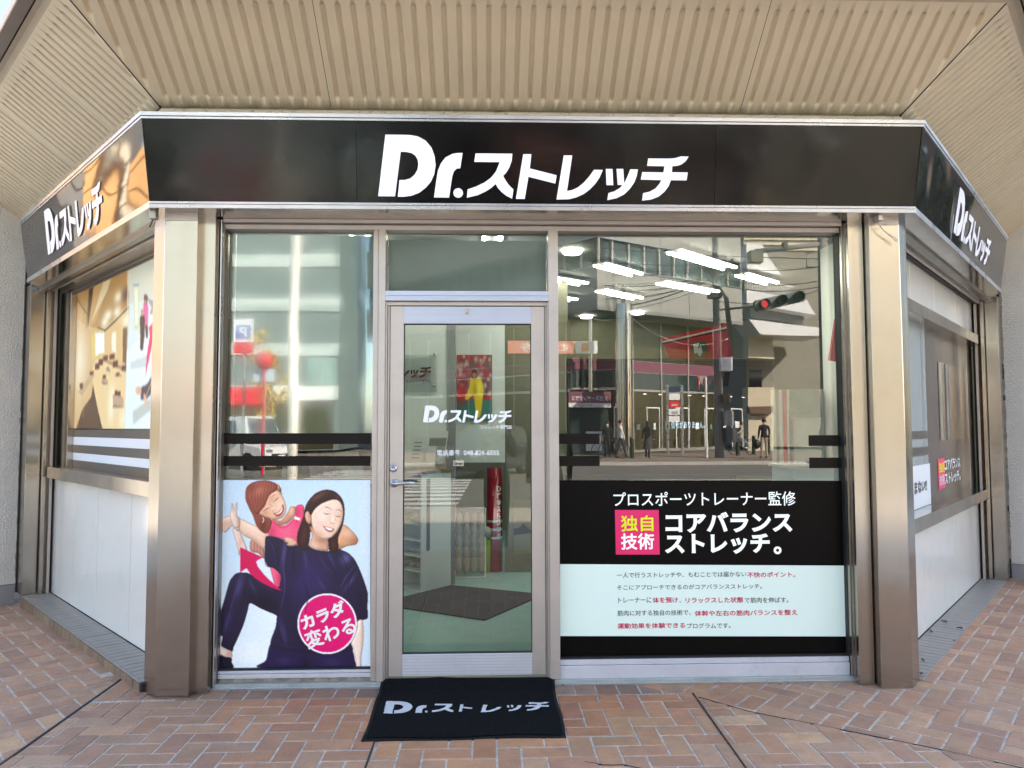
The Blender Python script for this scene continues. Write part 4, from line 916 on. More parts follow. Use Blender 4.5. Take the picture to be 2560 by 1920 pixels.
C.blob(620,1180,20,100,(.32,.30,.50),.5,-12,m); C.blob(900,1290,260,40,(.10,.07,.19),.8,m=m); C.blob(650,960,26,150,(.11,.08,.20),.6,4,m); C.blob(830,1180,80,90,(.12,.085,.22),.6,m=m); C.blob(780,640,14,90,(.33,.31,.52),.45,-8,m)
C.stroke([(486,490),(482,600),(485,688)],5,(.06,.04,.12),.6); C.stroke([(800,545),(850,580),(920,596),(1000,588),(1040,572)],8,(.10,.07,.18),.8)
# right forearm
m=C.fill([(1166,1106),(1202,1096),(1212,1180),(1208,1280),(1196,1360),(1192,1445),(1160,1445),(1150,1380),(1130,1300),(1118,1262),(1140,1200),(1160,1160)],(.96,.86,.80),vol=.38); C.blob(1200,1250,12,130,(.84,.66,.57),.6,m=m)
# hand on the shoulder
m=C.fill([(614,490),(640,484),(672,488),(704,506),(722,528),(700,545),(655,546),(640,536),(652,524),(622,516),(634,506)],(.93,.72,.60),vol=.38); C.stroke([(640,505),(690,512)],3,(.70,.45,.35),.5); C.stroke([(645,528),(694,524)],3,(.70,.45,.35),.5)
# front woman: back hair
m=C.fill([(762,340),(775,300),(785,250),(815,200),(855,160),(905,138),(950,132),(1000,146),(1040,182),(1064,232),(1070,300),(1062,370),(1045,430),(1022,490),(1026,560),(1010,592),(985,598),(955,572),(940,500),(860,480),(820,440),(812,500),(800,550),(775,582),(748,566),(722,530),(722,460),(740,400)],hairA,vol=.38)
C.blob(770,470,22,80,(.36,.18,.15),.7,8,m); C.blob(990,540,22,45,(.35,.18,.15),.6,m=m)
for k in range(10): C.stroke([(780+k*5,300+k*6),(752+k*6,420),(738+k*7,520),(760+k*4,570)],3,(.42,.22,.18) if k%2 else (.10,.04,.04),.4,m=m)
m=C.fill([(815,400),(830,470),(812,545),(850,572),(900,582),(950,578),(944,520),(952,478),(900,470)],skAs,vol=.38); C.blob(850,540,40,40,(.95,.80,.70),.7,m=m); C.blob(915,505,60,26,(.70,.46,.36),.75,m=m)
m=C.fill([(822,320),(840,280),(880,245),(930,220),(990,202),(1030,210),(1054,245),(1060,300),(1054,350),(1040,395),(1015,440),(985,472),(950,492),(915,494),(875,478),(845,440),(828,390)],skA,vol=.38)
C.blob(900,330,60,90,(.99,.90,.83),.75,m=m); C.blob(1045,330,18,90,(.86,.66,.55),.6,m=m); C.blob(880,460,50,26,(.84,.62,.51),.6,30,m); C.blob(905,385,35,25,(.97,.74,.66),.55,m=m); C.blob(990,250,45,26,(.99,.92,.86),.6,m=m); C.blob(975,480,26,14,(.98,.84,.76),.6,m=m)
m=C.fill([(778,330),(780,296),(796,286),(812,300),(824,340),(820,378),(806,384),(788,366)],(.90,.68,.57),vol=.38); C.stroke([(790,310),(802,330),(806,362)],4,(.68,.42,.32),.6)
# front hair
m=C.fill([(770,320),(780,262),(808,208),(850,165),(900,140),(945,134),(1000,150),(1038,186),(1060,240),(1064,290),(1050,240),(1030,214),(1000,200),(950,208),(900,232),(862,262),(838,292),(822,318),(800,288),(782,300)],hairA,vol=.38)
C.blob(880,180,80,22,(.46,.26,.22),.7,-30,m); C.blob(1020,185,26,16,(.38,.20,.17),.6,40,m)
for k in range(10): C.stroke([(990-k*6,150),(900-k*8,190+k*5),(830-k*4,270+k*4)],2.6,(.40,.22,.19) if k%2 else (.08,.03,.03),.4,m=m)
# features
C.stroke([(916,302),(930,310),(948,312),(962,306)],6,(.16,.08,.08),.95,taper=True); C.stroke([(1004,322),(1016,330),(1030,332),(1042,326)],6,(.16,.08,.08),.95,taper=True)
C.stroke([(922,262),(944,262),(972,276)],6,(.36,.22,.18),.8,taper=True); C.stroke([(1010,284),(1030,280),(1048,292)],6,(.36,.22,.18),.8,taper=True)
C.blob(984,345,12,26,(1,.94,.88),.7); C.stroke([(966,372),(980,382),(996,380)],4,(.74,.48,.38),.75); C.stroke([(1000,330),(1004,360)],4,(.84,.62,.52),.5)
m=C.fill([(916,402),(940,406),(965,412),(990,422),(984,438),(962,444),(938,434),(924,418)],(.80,.38,.38),vol=.38); C.fill([(924,406),(950,411),(984,424),(968,433),(944,427)],(.99,.97,.95)); C.stroke([(910,396),(916,410)],4,(.74,.50,.42),.6); C.stroke([(996,420),(992,436)],4,(.74,.50,.42),.5)
# arrow
m=C.fill([(298,558),(466,632),(414,664),(430,705),(470,755),(520,805),(565,845),(608,878),(575,872),(520,852),(460,822),(405,785),(368,748),(344,712),(298,745)],(.83,.03,.33),False)
m=C.fill([(420,668),(462,640),(484,664),(500,700),(520,760),(530,800),(480,745)],(.93,.95,.97),a=.6)
C.fill([(300,742),(344,712),(368,745),(330,744)],(.95,.92,.90),False,a=.8)
# round badge
ring=lambda r,n=40:[(942+r*math.cos(2*math.pi*k/n),1124+r*1.02*math.sin(2*math.pi*k/n)) for k in range(n)]
C.fill(ring(226),(.05,.03,.08),False,.5); C.fill(ring(221),(.98,.97,.98),False); C.fill(ring(208),(.86,.045,.42),False)
rgn=np.random.RandomState(2); nz=rgn.normal(0,1,C.im.shape[:2]); nz=C.blur(C.blur(nz)); C.im=C.im*(1+.035*nz[...,None])
# cloth folds
for pts,c_,w__,al in (([(640,560),(620,700),(628,860),(600,1000)],(.36,.33,.56),9,.55),([(700,560),(690,660),(720,780)],(.06,.04,.12),14,.5),([(880,600),(930,700),(980,740)],(.34,.31,.52),7,.5),([(1150,690),(1080,780),(1040,860)],(.42,.40,.62),8,.55),
    ([(1140,700),(1100,830),(1080,930)],(.06,.04,.12),12,.5),([(760,820),(800,900),(780,1040)],(.06,.04,.12),18,.4),([(590,1080),(600,1180),(640,1280)],(.34,.31,.52),8,.45),([(540,1240),(640,1290),(780,1300)],(.30,.27,.46),5,.5),([(300,770),(270,860),(230,1000),(190,1140)],(.36,.33,.54),9,.45),
    ([(360,760),(330,860),(320,960),(270,1120)],(.06,.04,.12),14,.5),([(420,800),(500,860),(580,900)],(.30,.27,.46),8,.4),([(980,560),(1060,640),(1100,760)],(.06,.04,.12),10,.4),([(500,500),(540,560),(560,680)],(.32,.29,.50),8,.5)): C.stroke(pts,w__,c_,al,taper=True,soft=1.)
C.im=np.clip(C.im*.96,0,1)
PX=lambda x,y:(500+x/2.963,1180+y/2.963)
po=empty('poster',onp(735,1670),'window poster of a smiling woman having her arm stretched by a trainer in pink','poster')
M['poster']=vcol_mat('poster_print',.35,.06)  # small glow put into the print to raise its brightness
e1=[onp(*PX(88,1448)),onp(*PX(1236,1446)),onp(*PX(1258,62)),onp(*PX(116,62))]
def pfn(x,y):
    u=(x-86)/(1262-86); v=(y-60)/(1450-60)
    return np.array([*(onp(*PX(x,y)))])
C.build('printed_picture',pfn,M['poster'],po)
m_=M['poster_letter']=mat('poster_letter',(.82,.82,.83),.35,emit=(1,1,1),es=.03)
def btext(s,cx,cy,wd,ht,rot):
    x0,y0=PX(cx-wd/2,cy-ht/2); x1,y1=PX(cx+wd/2,cy+ht/2); ptext('lettering',s,x0,y0,x1,y1,m_,po,bold=.045,y=YP-.002,rot=rot)
btext('カラダ',912,1060,350,112,RAD(21)); btext('変わる',965,1190,375,125,RAD(19))

# ================================================================ left side window: printed mural and stripes
WM=.27; FM=sideL(WM)
mu=empty('window_mural',FM.p(-1.6,1.12),'printed film of a tan treatment room in the left side window','window print')
def tm(x,y):
    P=on_plane((140+x/3.073,560+y/3.073),FM.o,FM.n); a,b,_=FM.inv(P); return (a*1000,-b*1000)
S0,S1=-2.68,-.40
zt1=FM.inv(on_plane((374,1075),FM.o,FM.n))[1]
D=Canvas(S0*1000,-2.60*1000,S1*1000,-zt1*1000,.11,(.86,.70,.47))
T=lambda pts:[tm(*p) for p in pts]
D.fill(T([(150,470),(300,420),(450,350),(560,300),(560,620),(380,790),(320,800),(270,790),(160,700)]),(.72,.54,.30),False)
D.fill(T([(300,430),(440,355),(400,480),(300,760),(250,790)]),(.80,.62,.38),False); D.fill(T([(375,400),(440,358),(400,500),(330,640),(270,760),(330,560)]),(.93,.84,.66),False,a=.8)
D.fill(T([(258,440),(292,425),(275,600),(245,800),(240,700)]),(.30,.20,.10),False); D.fill(T([(160,600),(240,700),(245,805),(165,730)]),(.78,.60,.36),False)
D.fill(T([(160,740),(270,800),(275,1130),(170,1270),(150,1280)]),(.85,.68,.46),False)
x,y=tm(185,1050); D.blob(x,y,260,330,(.99,.93,.80),.9)
D.fill(T([(270,860),(300,830),(375,830),(380,1010),(300,1030),(275,1060)]),(.90,.78,.45),False)
D.fill(T([(303,838),(370,835),(372,985),(303,1010)]),(.98,.98,.95),False)
D.fill(T([(380,830),(555,650),(555,1080),(380,1010)]),(.90,.74,.50),False); D.fill(T([(428,840),(462,820),(462,990),(428,975)]),(.97,.93,.80),False)
D.fill(T([(515,800),(552,790),(548,1080),(512,1060)]),(.45,.33,.20),False)
D.stroke(T([(375,820),(460,740),(556,640)]),16,(.25,.18,.12),.9,False); D.stroke(T([(320,795),(375,815)]),12,(.3,.22,.15),.9,False); D.stroke(T([(170,590),(238,690),(235,800)]),10,(.3,.22,.15),.8,False)
for q in ((480,560),(470,675),(400,700),(375,755),(540,740)):
    x,y=tm(*q); D.blob(x,y,110,50,(1,.96,.82),.9)
x,y=tm(540,540); D.blob(x,y,120,60,(.30,.18,.10),.9)
D.fill(T([(275,1130),(300,1040),(380,1020),(540,1100),(548,1580),(355,1575),(320,1420),(285,1240)]),(.94,.80,.56),False)
for q in ((430,1330),(420,1430),(510,1500)):
    x,y=tm(*q); D.blob(x,y,90,120,(1,.95,.80),.7)
D.fill(T([(165,1540),(205,1420),(270,1330),(285,1240),(320,1420),(360,1590),(150,1590)]),(.30,.19,.13),False)
def bed(x0,y0,x1,y1,h,leg,col=(.76,.62,.48)):
    w_=(x1-x0); D.fill(T([(x0,y0),(x1,y0+h*.3),(x1+4,y1),(x0+4,y1-h*.3)]),col,False); D.fill(T([(x0,y1-h*.3),(x1+4,y1),(x1+2,y1+12),(x0+2,y1+10)]),(.58,.46,.36),False)
    D.fill(T([(x0+w_*.2,y0-h*.5),(x0+w_*.75,y0-h*.4),(x0+w_*.75,y0+h*.2),(x0+w_*.2,y0+h*.1)]),(.38,.16,.12),False)
    for xx in (x0+w_*.15,x0+w_*.85): D.stroke(T([(xx,y1+8),(xx,y1+leg)]),9,(.85,.76,.65),.8,False)
bed(436,1310,516,1400,60,100); bed(350,1180,396,1220,45,90); bed(452,1155,500,1160,30,50); bed(385,1110,412,1120,24,40)
D.fill(T([(168,1290),(270,1150),(300,1160),(200,1320)]),(.78,.66,.50),False); D.fill(T([(180,1225),(208,1220),(206,1262),(184,1266)]),(.38,.16,.12),False); D.fill(T([(258,1140),(292,1130),(285,1160),(262,1162)]),(.38,.16,.12),False)
for q in ((200,1320),(212,1320)): D.stroke(T([q,(q[0]+4,1480)]),10,(.80,.70,.55),.8,False)
D.fill(T([(372,1040),(440,1060),(540,1110),(540,1140),(440,1090),(372,1056)]),(.66,.52,.38),False)
for q in ((318,1090),(345,1060),(455,1075),(525,1105),(380,1030),(430,1015)): x,y=tm(*q); D.fill([(x-60,y-18),(x+60,y-18),(x+60,y+22),(x-60,y+22)],(.38,.20,.15),False)
# right part: pale scene with two standing figures
D.fill(T([(560,150),(800,150),(800,1700),(528,1600),(545,1000),(562,700)]),(.86,.90,.87),False)
D.fill(T([(562,260),(770,200),(770,560),(562,620)]),(.80,.80,.70),False,a=.6); D.fill(T([(594,470),(636,466),(638,800),(606,812)]),(.80,.84,.60),False); D.fill(T([(600,490),(630,486),(632,770),(610,780)]),(.93,.93,.84),False)
D.stroke(T([(594,470),(636,466)]),14,(.45,.60,.78),.8,False)
D.fill(T([(600,910),(760,860),(760,1700),(530,1620),(545,1000)]),(.90,.94,.93),False,a=.8); D.fill(T([(574,1060),(700,1010),(700,1090),(574,1120)]),(.78,.82,.80),False); D.fill(T([(592,1440),(740,1330),(740,1420),(592,1540)]),(.70,.72,.66),False,a=.8)
D.fill(T([(672,620),(680,590),(700,590),(708,640),(706,790),(702,876),(692,870),(686,770),(672,720)]),(.86,.36,.60),False); D.fill(T([(684,780),(704,780),(704,878),(694,870)]),(.10,.08,.10),False)
D.fill(T([(676,560),(686,542),(700,552),(704,580),(692,610),(680,600)]),(.20,.10,.08)); D.fill(T([(684,578),(694,578),(694,612),(684,612)]),(.85,.66,.55),False)
D.fill(T([(644,720),(655,700),(680,704),(684,760),(678,870),(668,962),(648,966),(648,850)]),(.07,.06,.10),False); D.fill(T([(652,664),(662,648),(670,664),(668,700),(656,704)]),(.75,.56,.46))
D.fill(T([(714,795),(760,745),(750,860),(725,990),(688,1166),(698,1010),(722,860)]),(.88,.10,.36),False); D.fill(T([(690,560),(760,600),(760,690),(720,690),(735,640)]),(.3,.28,.30),False,a=.5)
D.fill(T([(655,1255),(700,1230),(740,1160),(745,1290),(690,1350),(650,1350)]),(.20,.20,.27),False); D.stroke(T([(690,1330),(738,1200)]),12,(.85,.72,.45),.9,False)
D.fill(T([(614,1260),(650,1250),(654,1300),(618,1305)]),(.88,.68,.54)); D.fill(T([(672,1310),(688,1310),(700,1385),(684,1392)]),(.90,.72,.60))
D.fill(T([(548,300),(566,296),(548,1000),(532,1600),(524,1600),(545,900)]),(.90,.90,.85),False,a=.7)
D.build('printed_picture',lambda x,y: FM.p(x/1000,-y/1000),vcol_mat('mural_print',.3,.04,.15),mu)
zz=[FM.inv(on_plane((374,q),FM.o,FM.n))[1] for q in (1075,1098,1123,1148,1171)]
MB().add([FM.p(S0,1.10,-.002),FM.p(S1,1.10,-.002),FM.p(S1,zz[0],-.002),FM.p(S0,zz[0],-.002)],[(0,1,2,3)]).build('brown_film',M['film_side'],mu,fix=False)
for a,b in ((zz[2],zz[1]),(zz[4],zz[3])): MB().add([FM.p(S0,a,.002),FM.p(S1,a,.002),FM.p(S1,b,.002),FM.p(S0,b,.002)],[(0,1,2,3)]).build('white_stripe',M['white_film'],mu,fix=False)

# ================================================================ right side window
WR=.26; FRR=sideR(WR)
def rp(x,y): a,b,_=FRR.inv(on_plane((2000+x/2.963,680+y/2.963),FRR.o,FRR.n)); return a,b
M['pale_film']=mat('pale_grey_green_film',(.36,.40,.385),.12,coat=.2); M['brown_panel']=mat('dark_brown_board',(.095,.075,.064),.22,coat=.15)
sw=bpy.data.objects.new('side_window',None); COL.objects.link(sw); sw.parent=SHOP; sw.matrix_parent_inverse=parent_inv(SHOP)
def rq(name,a0,a1,b0,b1,m,c=0.,parent=sw,**kw): return MB().add([FRR.p(a0,b0,c),FRR.p(a1,b0,c),FRR.p(a1,b1,c),FRR.p(a0,b1,c)],[(0,1,2,3)]).build(name,m,parent,fix=False,**kw)
div=rp(930,700)[0]; dv2=rp(905,700)[0]
rq('window_film',.3,dv2-.004,.84,2.21,M['pale_film'],-.002); rq('window_film',dv2,div,.84,2.21,M['pale_film'],-.001)
rq('brown_board',div+.001,3.50,.84,2.21,M['brown_panel'],-.001)
a0,b1=rp(1018,660); _,b0=rp(1040,1250); a1,_=rp(1190,700)
rq('polished_opening',a0,a1-.02,b0,b1,M['steel_mirror'],.002)
for i,(f0,f1,mm) in enumerate(((.02,.12,'steel_dark'),(.24,.30,'gasket'),(.30,.38,'steel_dark'),(.38,.42,'gasket_blue'))):
    rq('opening_recess',a0+(a1-a0)*f0,a0+(a1-a0)*f1,b0+.004,b1-.004,M[mm],.003)
sp=empty('side_window_print',FRR.p(1.9,.9),'brown stripes, white sheet and crimson square with lettering on the right side window','window print')
for y0,y1 in ((1180,1240),(1303,1370)):
    z1=rp(835,y0)[1]; z0=rp(835,y1)[1]; rq('stripe_film',.3,div,z0,z1,M['film_side'],.001,sp)
z1=rp(840,1438)[1]; rq('white_sheet',.3,div+.03,.845,z1,M['white_film'],.002,sp)
a0,b1=rp(842,1555); a1,_=rp(934,1530); _,b0=rp(842,1650)
text('lettering','まない!!',FRR,a0,b0,a1-a0,b1-b0,M['ink'],sp,.03,0,.004)
a0,b1=rp(1018,1385); a1,_=rp(1068,1380); _,b0=rp(1024,1612)
rq('crimson_square',a0,a1,b0,b1,M['print_pink'],.002,sp); wq=(a1-a0)
text('lettering','独自',FRR,a0+wq*.12,b0+(b1-b0)*.54,wq*.76,(b1-b0)*.34,M['print_yellow'],sp,.03,0,.004); text('lettering','技術',FRR,a0+wq*.12,b0+(b1-b0)*.12,wq*.76,(b1-b0)*.34,M['white_film'],sp,.03,0,.004)
c0,_=rp(1066,1400); c1,_=rp(1181,1400); hh=(b1-b0)
text('lettering','コアバランス',FRR,c0,b0+hh*.56,c1-c0,hh*.40,M['white_film'],sp,.035,0,.004); text('lettering','ストレッチ。',FRR,c0,b0+hh*.08,c1-c0,hh*.40,M['white_film'],sp,.035,0,.004)

# ================================================================ door mat
mt=empty('door_mat',(-.1,-.35,0),'charcoal carpet mat with the shop name in white lying before the door','mat')
cs=[on_z((905,1856),.010),on_z((1413,1845),.010),on_z((1388,1697),.035),on_z((956,1697),.035)]
cs=[np.array([-.578,-.700,0]),np.array([.368,-.688,0]),np.array([.378,.070,0]),np.array([-.588,.078,0])]
def mxy(u,v): 
    p=cs[0]*(1-u)*(1-v)+cs[1]*u*(1-v)+cs[2]*u*v+cs[3]*(1-u)*v
    y=p[1]; z=.008+ (.028*min(1,max(0,(y+.05)/.065)))**1 + .0025*math.sin(u*9+1)*max(0,1-v*3)+.004*math.exp(-((u-.33)/.05)**2)*max(0,(v-.6))/.4+.003*math.sin(u*6)*max(0,v-.8)*5*.5
    return np.array([p[0]+.004*math.sin(v*7),p[1]+.004*math.sin(u*11)*(1-v),z])
def msheet(u0,u1,v0,v1,dz,n=60,m=44):
    V=[mxy(u0+(u1-u0)*i/n,v0+(v1-v0)*j/m)+np.array([0,0,dz]) for j in range(m+1) for i in range(n+1)]
    return V,[(j*(n+1)+i,j*(n+1)+i+1,(j+1)*(n+1)+i+1,(j+1)*(n+1)+i) for j in range(m) for i in range(n)]
mb=MB(); V,Fc=msheet(0,1,0,1,-.003); mb.add(V,Fc,True)
for e in (lambda t:(t,0),lambda t:(1,t),lambda t:(1-t,1),lambda t:(0,1-t)):
    for i in range(30):
        a=mxy(*e(i/30)); b=mxy(*e((i+1)/30)); mb.add([a-[0,0,.003],b-[0,0,.003],(b[0],b[1],b[2]-.011),(a[0],a[1],a[2]-.011)],[(0,1,2,3)])
mb.build('rubber_edge',M['mat_edge'],mt)
mb=MB(); V,Fc=msheet(.016,.984,.022,.978,.0015,120,90); V=[v+np.array([0,0,random.uniform(-.0006,.0006)]) for v in V]; mb.add(V,Fc,True); mb.build('carpet',M['mat'],mt)
# letters, each squeezed as woven
def tomat(px,py):
    P=on_z((700+px/2.765,1640+py/2.765),.012); 
    a=np.array([cs[1][0]-cs[0][0],cs[3][1]-cs[0][1]]); return (P[0]-cs[0][0])/a[0],(P[1]-cs[0][1])/a[1]
boxes=dict(D=(720,920,398,312),r=(935,1020,394,340),dot=(1003,1022,392,378),su=(1050,1200,388,330),to=(1235,1330,384,334),re=(1385,1530,390,338),tsa=(1568,1584,358,342),tsb=(1594,1612,356,340),tsc=(1575,1668,384,342),chi=(1695,1858,380,318))
mb=MB()
for k,(x0,x1,yb,yt) in boxes.items():
    pl=LOGO[k]; xs=[p[0] for p in pl]; ys=[p[1] for p in pl]; bx0,bx1,by0,by1=min(xs),max(xs),min(ys),max(ys)
    q=[((x-bx0)/(bx1-bx0),(by1-y)/(by1-by0)) for x,y in pl]
    dense=[]
    for i in range(len(q)):
        a,b=q[i],q[(i+1)%len(q)]; n=max(1,int(math.hypot(b[0]-a[0],b[1]-a[1])*12)); dense+=[(a[0]+(b[0]-a[0])*j/n+random.uniform(-.012,.012),a[1]+(b[1]-a[1])*j/n+random.uniform(-.02,.02)) for j in range(n)]
    P=[]
    for u,v in dense:
        uu,vv=tomat(x0+(x1-x0)*u,yb+(yt-yb)*v); p=mxy(min(max(uu,0),1),min(max(vv,0),1)); P.append(p+np.array([0,0,.0042]))
    t=tessellate_polygon([[Vector((a,b,0)) for a,b in dense]]); mb.add(P,[tuple(f) for f in t])
mb.build('lettering',M['mat_letter'],mt,fix=False)

# ================================================================ hanging wires, leaves
def onc(p): return on_y(p,-.14)
Z7=lambda x,y: onc((2040+x/7.373,500+y/7.373))
wi=empty('hanging_wire',Z7(1150,350),'twisted grey wire loop hanging from a clip on the right steel column','wire')
MB().box(WORLD,Z7(1105,330)[0],Z7(1190,330)[0],-.17,-.11,Z7(1150,400)[2],2.628).build('clip',M['alu'],wi,bevel=.003)
mb=MB(); mb.tube([Z7(1120,380),Z7(1150,450),Z7(1200,510),Z7(1240,560),Z7(1310,620),Z7(1400,690),Z7(1455,745),Z7(1490,775),Z7(1515,755),Z7(1500,730),Z7(1430,680),Z7(1330,625),Z7(1230,545),Z7(1190,490)],.0019,6); mb.build('wire_loop',M['grey'],wi)
mb=MB(); mb.tube([Z7(1190,510),Z7(1195,470),Z7(1240,450),Z7(1290,455),Z7(1310,470)],.0019,6); mb.build('wire_end',M['grey'],wi)
Z5=lambda x,y: onc((320+x/7.373,480+y/7.373))
wi=empty('hanging_wire',Z5(470,430),'thin dark wire loop hanging under the left sign corner','wire')
MB().box(WORLD,Z5(420,430)[0],Z5(540,430)[0],-.16,-.12,Z5(480,510)[2],2.628).build('clip',M['steel_dark'],wi,bevel=.003)
mb=MB(); mb.tube([Z5(450,510),Z5(420,570),Z5(395,640),Z5(405,655),Z5(430,590),Z5(465,520),Z5(500,520),Z5(495,580),Z5(455,645)],.0016,6); mb.build('wire_loop',M['gasket'],wi)
LEAF=mat('dry_leaf',(.16,.09,.045),.7,var=.4,vscale=40); LEAF2=mat('grey_dry_leaf',(.20,.17,.14),.7,var=.3,vscale=40)
lv=[((2060+780/2.304,1200+860/2.304),.040,'curled brown leaf lying mid-way on the right ledge tiles'),((2060+908/2.304,1200+553/2.304),.055,'brown leaf caught upright at the far end of the right ledge'),((2060+690/2.304,1200+818/2.304),.045,'grey curled leaf against the white panel on the right ledge'),((2060+618/2.304,1200+876/2.304),.040,'grey leaf next to the white panel, nearer the steel column'),((2060+570/2.304,1200+1044/2.304),.030,'pale leaf scrap beside the right column'),((2060+560/2.304,1200+1122/2.304),.035,'dark leaf scrap at the foot of the right column'),((2060+748/2.304,1200+930/2.304),.02,'small pale leaf on the edge of the right ledge'),((1360+85/1.843,1640+140/1.843),.022,'small crumpled leaf under the threshold right of the mat')]
for i,(p,s_,lab) in enumerate(lv):
    q=on_z(p,.006); rr=random.Random(i); an=rr.uniform(0,6.28); V=[];n=7
    u=np.array([math.cos(an),math.sin(an),0]); v=np.array([-math.sin(an),math.cos(an),0])
    for k in range(n):
        f=k/(n-1); wd=.32*math.sin(math.pi*min(.98,max(.02,f)))**.8
        for sgn in (-1,0,1): V.append(q+u*s_*(f-.5)+v*s_*wd*sgn+UP*(s_*(.10*math.sin(3*f+i)+.22*abs(sgn)*(.5+f))+.004))
    o=MB().add(V,[(k*3+j,k*3+j+1,k*3+j+4,k*3+j+3) for k in range(n-1) for j in range(2)],True).build('dry_leaf',LEAF if i in(0,1,5) else LEAF2,None,fix=False)
    tag(o,lab,'leaf','dry leaves beside the shop')

# fine grit and crumbs on the paving, thicker along the foot of the building
mb=MB(); rgt=random.Random(21)
for k in range(420):
    if k<240: x=rgt.uniform(-2.0,2.4); y=.02-abs(rgt.gauss(0,.05))
    else: x=rgt.uniform(-4.2,5); y=rgt.uniform(-1.6,1.4)
    q=np.array([x,y,gz(x,y)+.001])
    if y>.0 and ((q-OL)@nL<.0 and (q-OR)@nR<.0): continue
    if -.62<x<.42 and -.73<y<.1: continue
    r_=rgt.uniform(.0012,.0045); a=rgt.uniform(0,6.28)
    mb.add([q+np.array([r_*math.cos(a+t),r_*math.sin(a+t),0]) for t in (0,1.9,3.9)]+[q+np.array([0,0,r_*.7])],[(0,1,3),(1,2,3),(2,0,3)])
mb.build('grit',mat('grit',(.09,.07,.055),.9,var=.6,vscale=30),None,fix=False,kind='stuff')
# ================================================================ inside the shop
IF=.022; ZC=2.93
M['lino']=mat('pale_lino',(.38,.60,.56),.25,var=.08,vscale=3,dirt=.15,dscale=5)
M['iwall']=mat('white_interior_wall',(.80,.82,.79),.7,var=.03); M['iback']=mat('olive_interior_wall',(.20,.19,.13),.7,var=.06)
M['iceil']=mat('grey_ceiling',(.22,.23,.22),.8); M['lamp']=emat('lit_tube',(1,.98,.86),7.5)
M['cab']=mat('pale_cabinet',(.72,.78,.79),.4)
def ib(name,x0,x1,y0,y1,z0,z1,m,**kw): return MB().box(WORLD,x0,x1,y0,y1,z0,z1).build(name,m,None,**kw)
_a=line_off(-.345,3.35)
def room(z): return [(_a[1][0],.165,z),(_a[2][0],.165,z),(_a[3][0],_a[3][1],z),(_a[3][0],6.3,z),(_a[0][0],6.3,z),(_a[0][0],_a[0][1],z)]
o=MB().add(room(IF),[tuple(range(6))]).build('interior_floor',M['lino'],SHOP,fix=False)
o=MB().add(room(ZC),[tuple(range(6))]).build('interior_ceiling',M['iceil'],SHOP,fix=False)
ib_=lambda *a,**k: MB().box(WORLD,*a[1:7]).build(a[0],a[7],SHOP,**k)
ib_('interior_wall',_a[0][0],_a[3][0],6.2,6.3,0,ZC,M['iback'])
ib_('interior_wall',_a[0][0]-.05,_a[0][0],_a[0][1],6.3,0,ZC,M['iback']); ib_('interior_wall',_a[3][0],_a[3][0]+.05,_a[3][1],6.3,0,ZC,M['iback'])
# bays closed from inside
MB().add([sideL(.36).p(-3.4,0),sideL(.36).p(.12,0),sideL(.36).p(.12,3.2),sideL(.36).p(-3.4,3.2)],[(0,1,2,3)]).build('interior_wall',M['iwall'],SHOP,fix=False)
MB().add([sideR(.36).p(-.12,0),sideR(.36).p(4.2,0),sideR(.36).p(4.2,3.2),sideR(.36).p(-.12,3.2)],[(0,1,2,3)]).build('interior_wall',M['iwall'],SHOP,fix=False)
ib_('interior_header',-1.9,2.5,.135,.165,zg+.0,3.3,M['iback'])
A=on_z((1054,1482),IF); B=on_z((1127,1465),IF); Lf=on_z((1006,1474),IF)
yb=B[1]+.08
px_=on_y((1117,1000),yb)[0]; pp=on_y((1138,1000),yb)[0]
ib_('partition_wall',-1.42,px_,yb,yb+.08,IF,ZC,M['iwall']); ib_('partition_wall',px_,pp,yb-.02,yb+.1,IF,ZC,M['grey'],label='grey pillar at the end of the partition')
y2=3.0; ib_('partition_wall',on_y((1120,900),y2)[0],on_y((1262,900),y2)[0],y2,y2+.08,1.1,ZC,M['iwall'])
# frosted film backing behind the upper left pane and dark gap
ib_('blind_panel',fx1-.004,m1a-.005,.135,.142,lz_st-.004,zg-.01,mat('grey_green_film_backing',(.24,.285,.27),.5,var=.12,vscale=1.2)); ib_('blind_rail',fx1-.022,fx1-.008,.13,.15,lz_st,zg,M['alu'])
ib_('blind_panel',m1b+.005,m2a-.005,.135,.142,ta+.01,zg-.035,mat('grey_green_transom_backing',(.30,.35,.31),.5,var=.10,vscale=1.2))
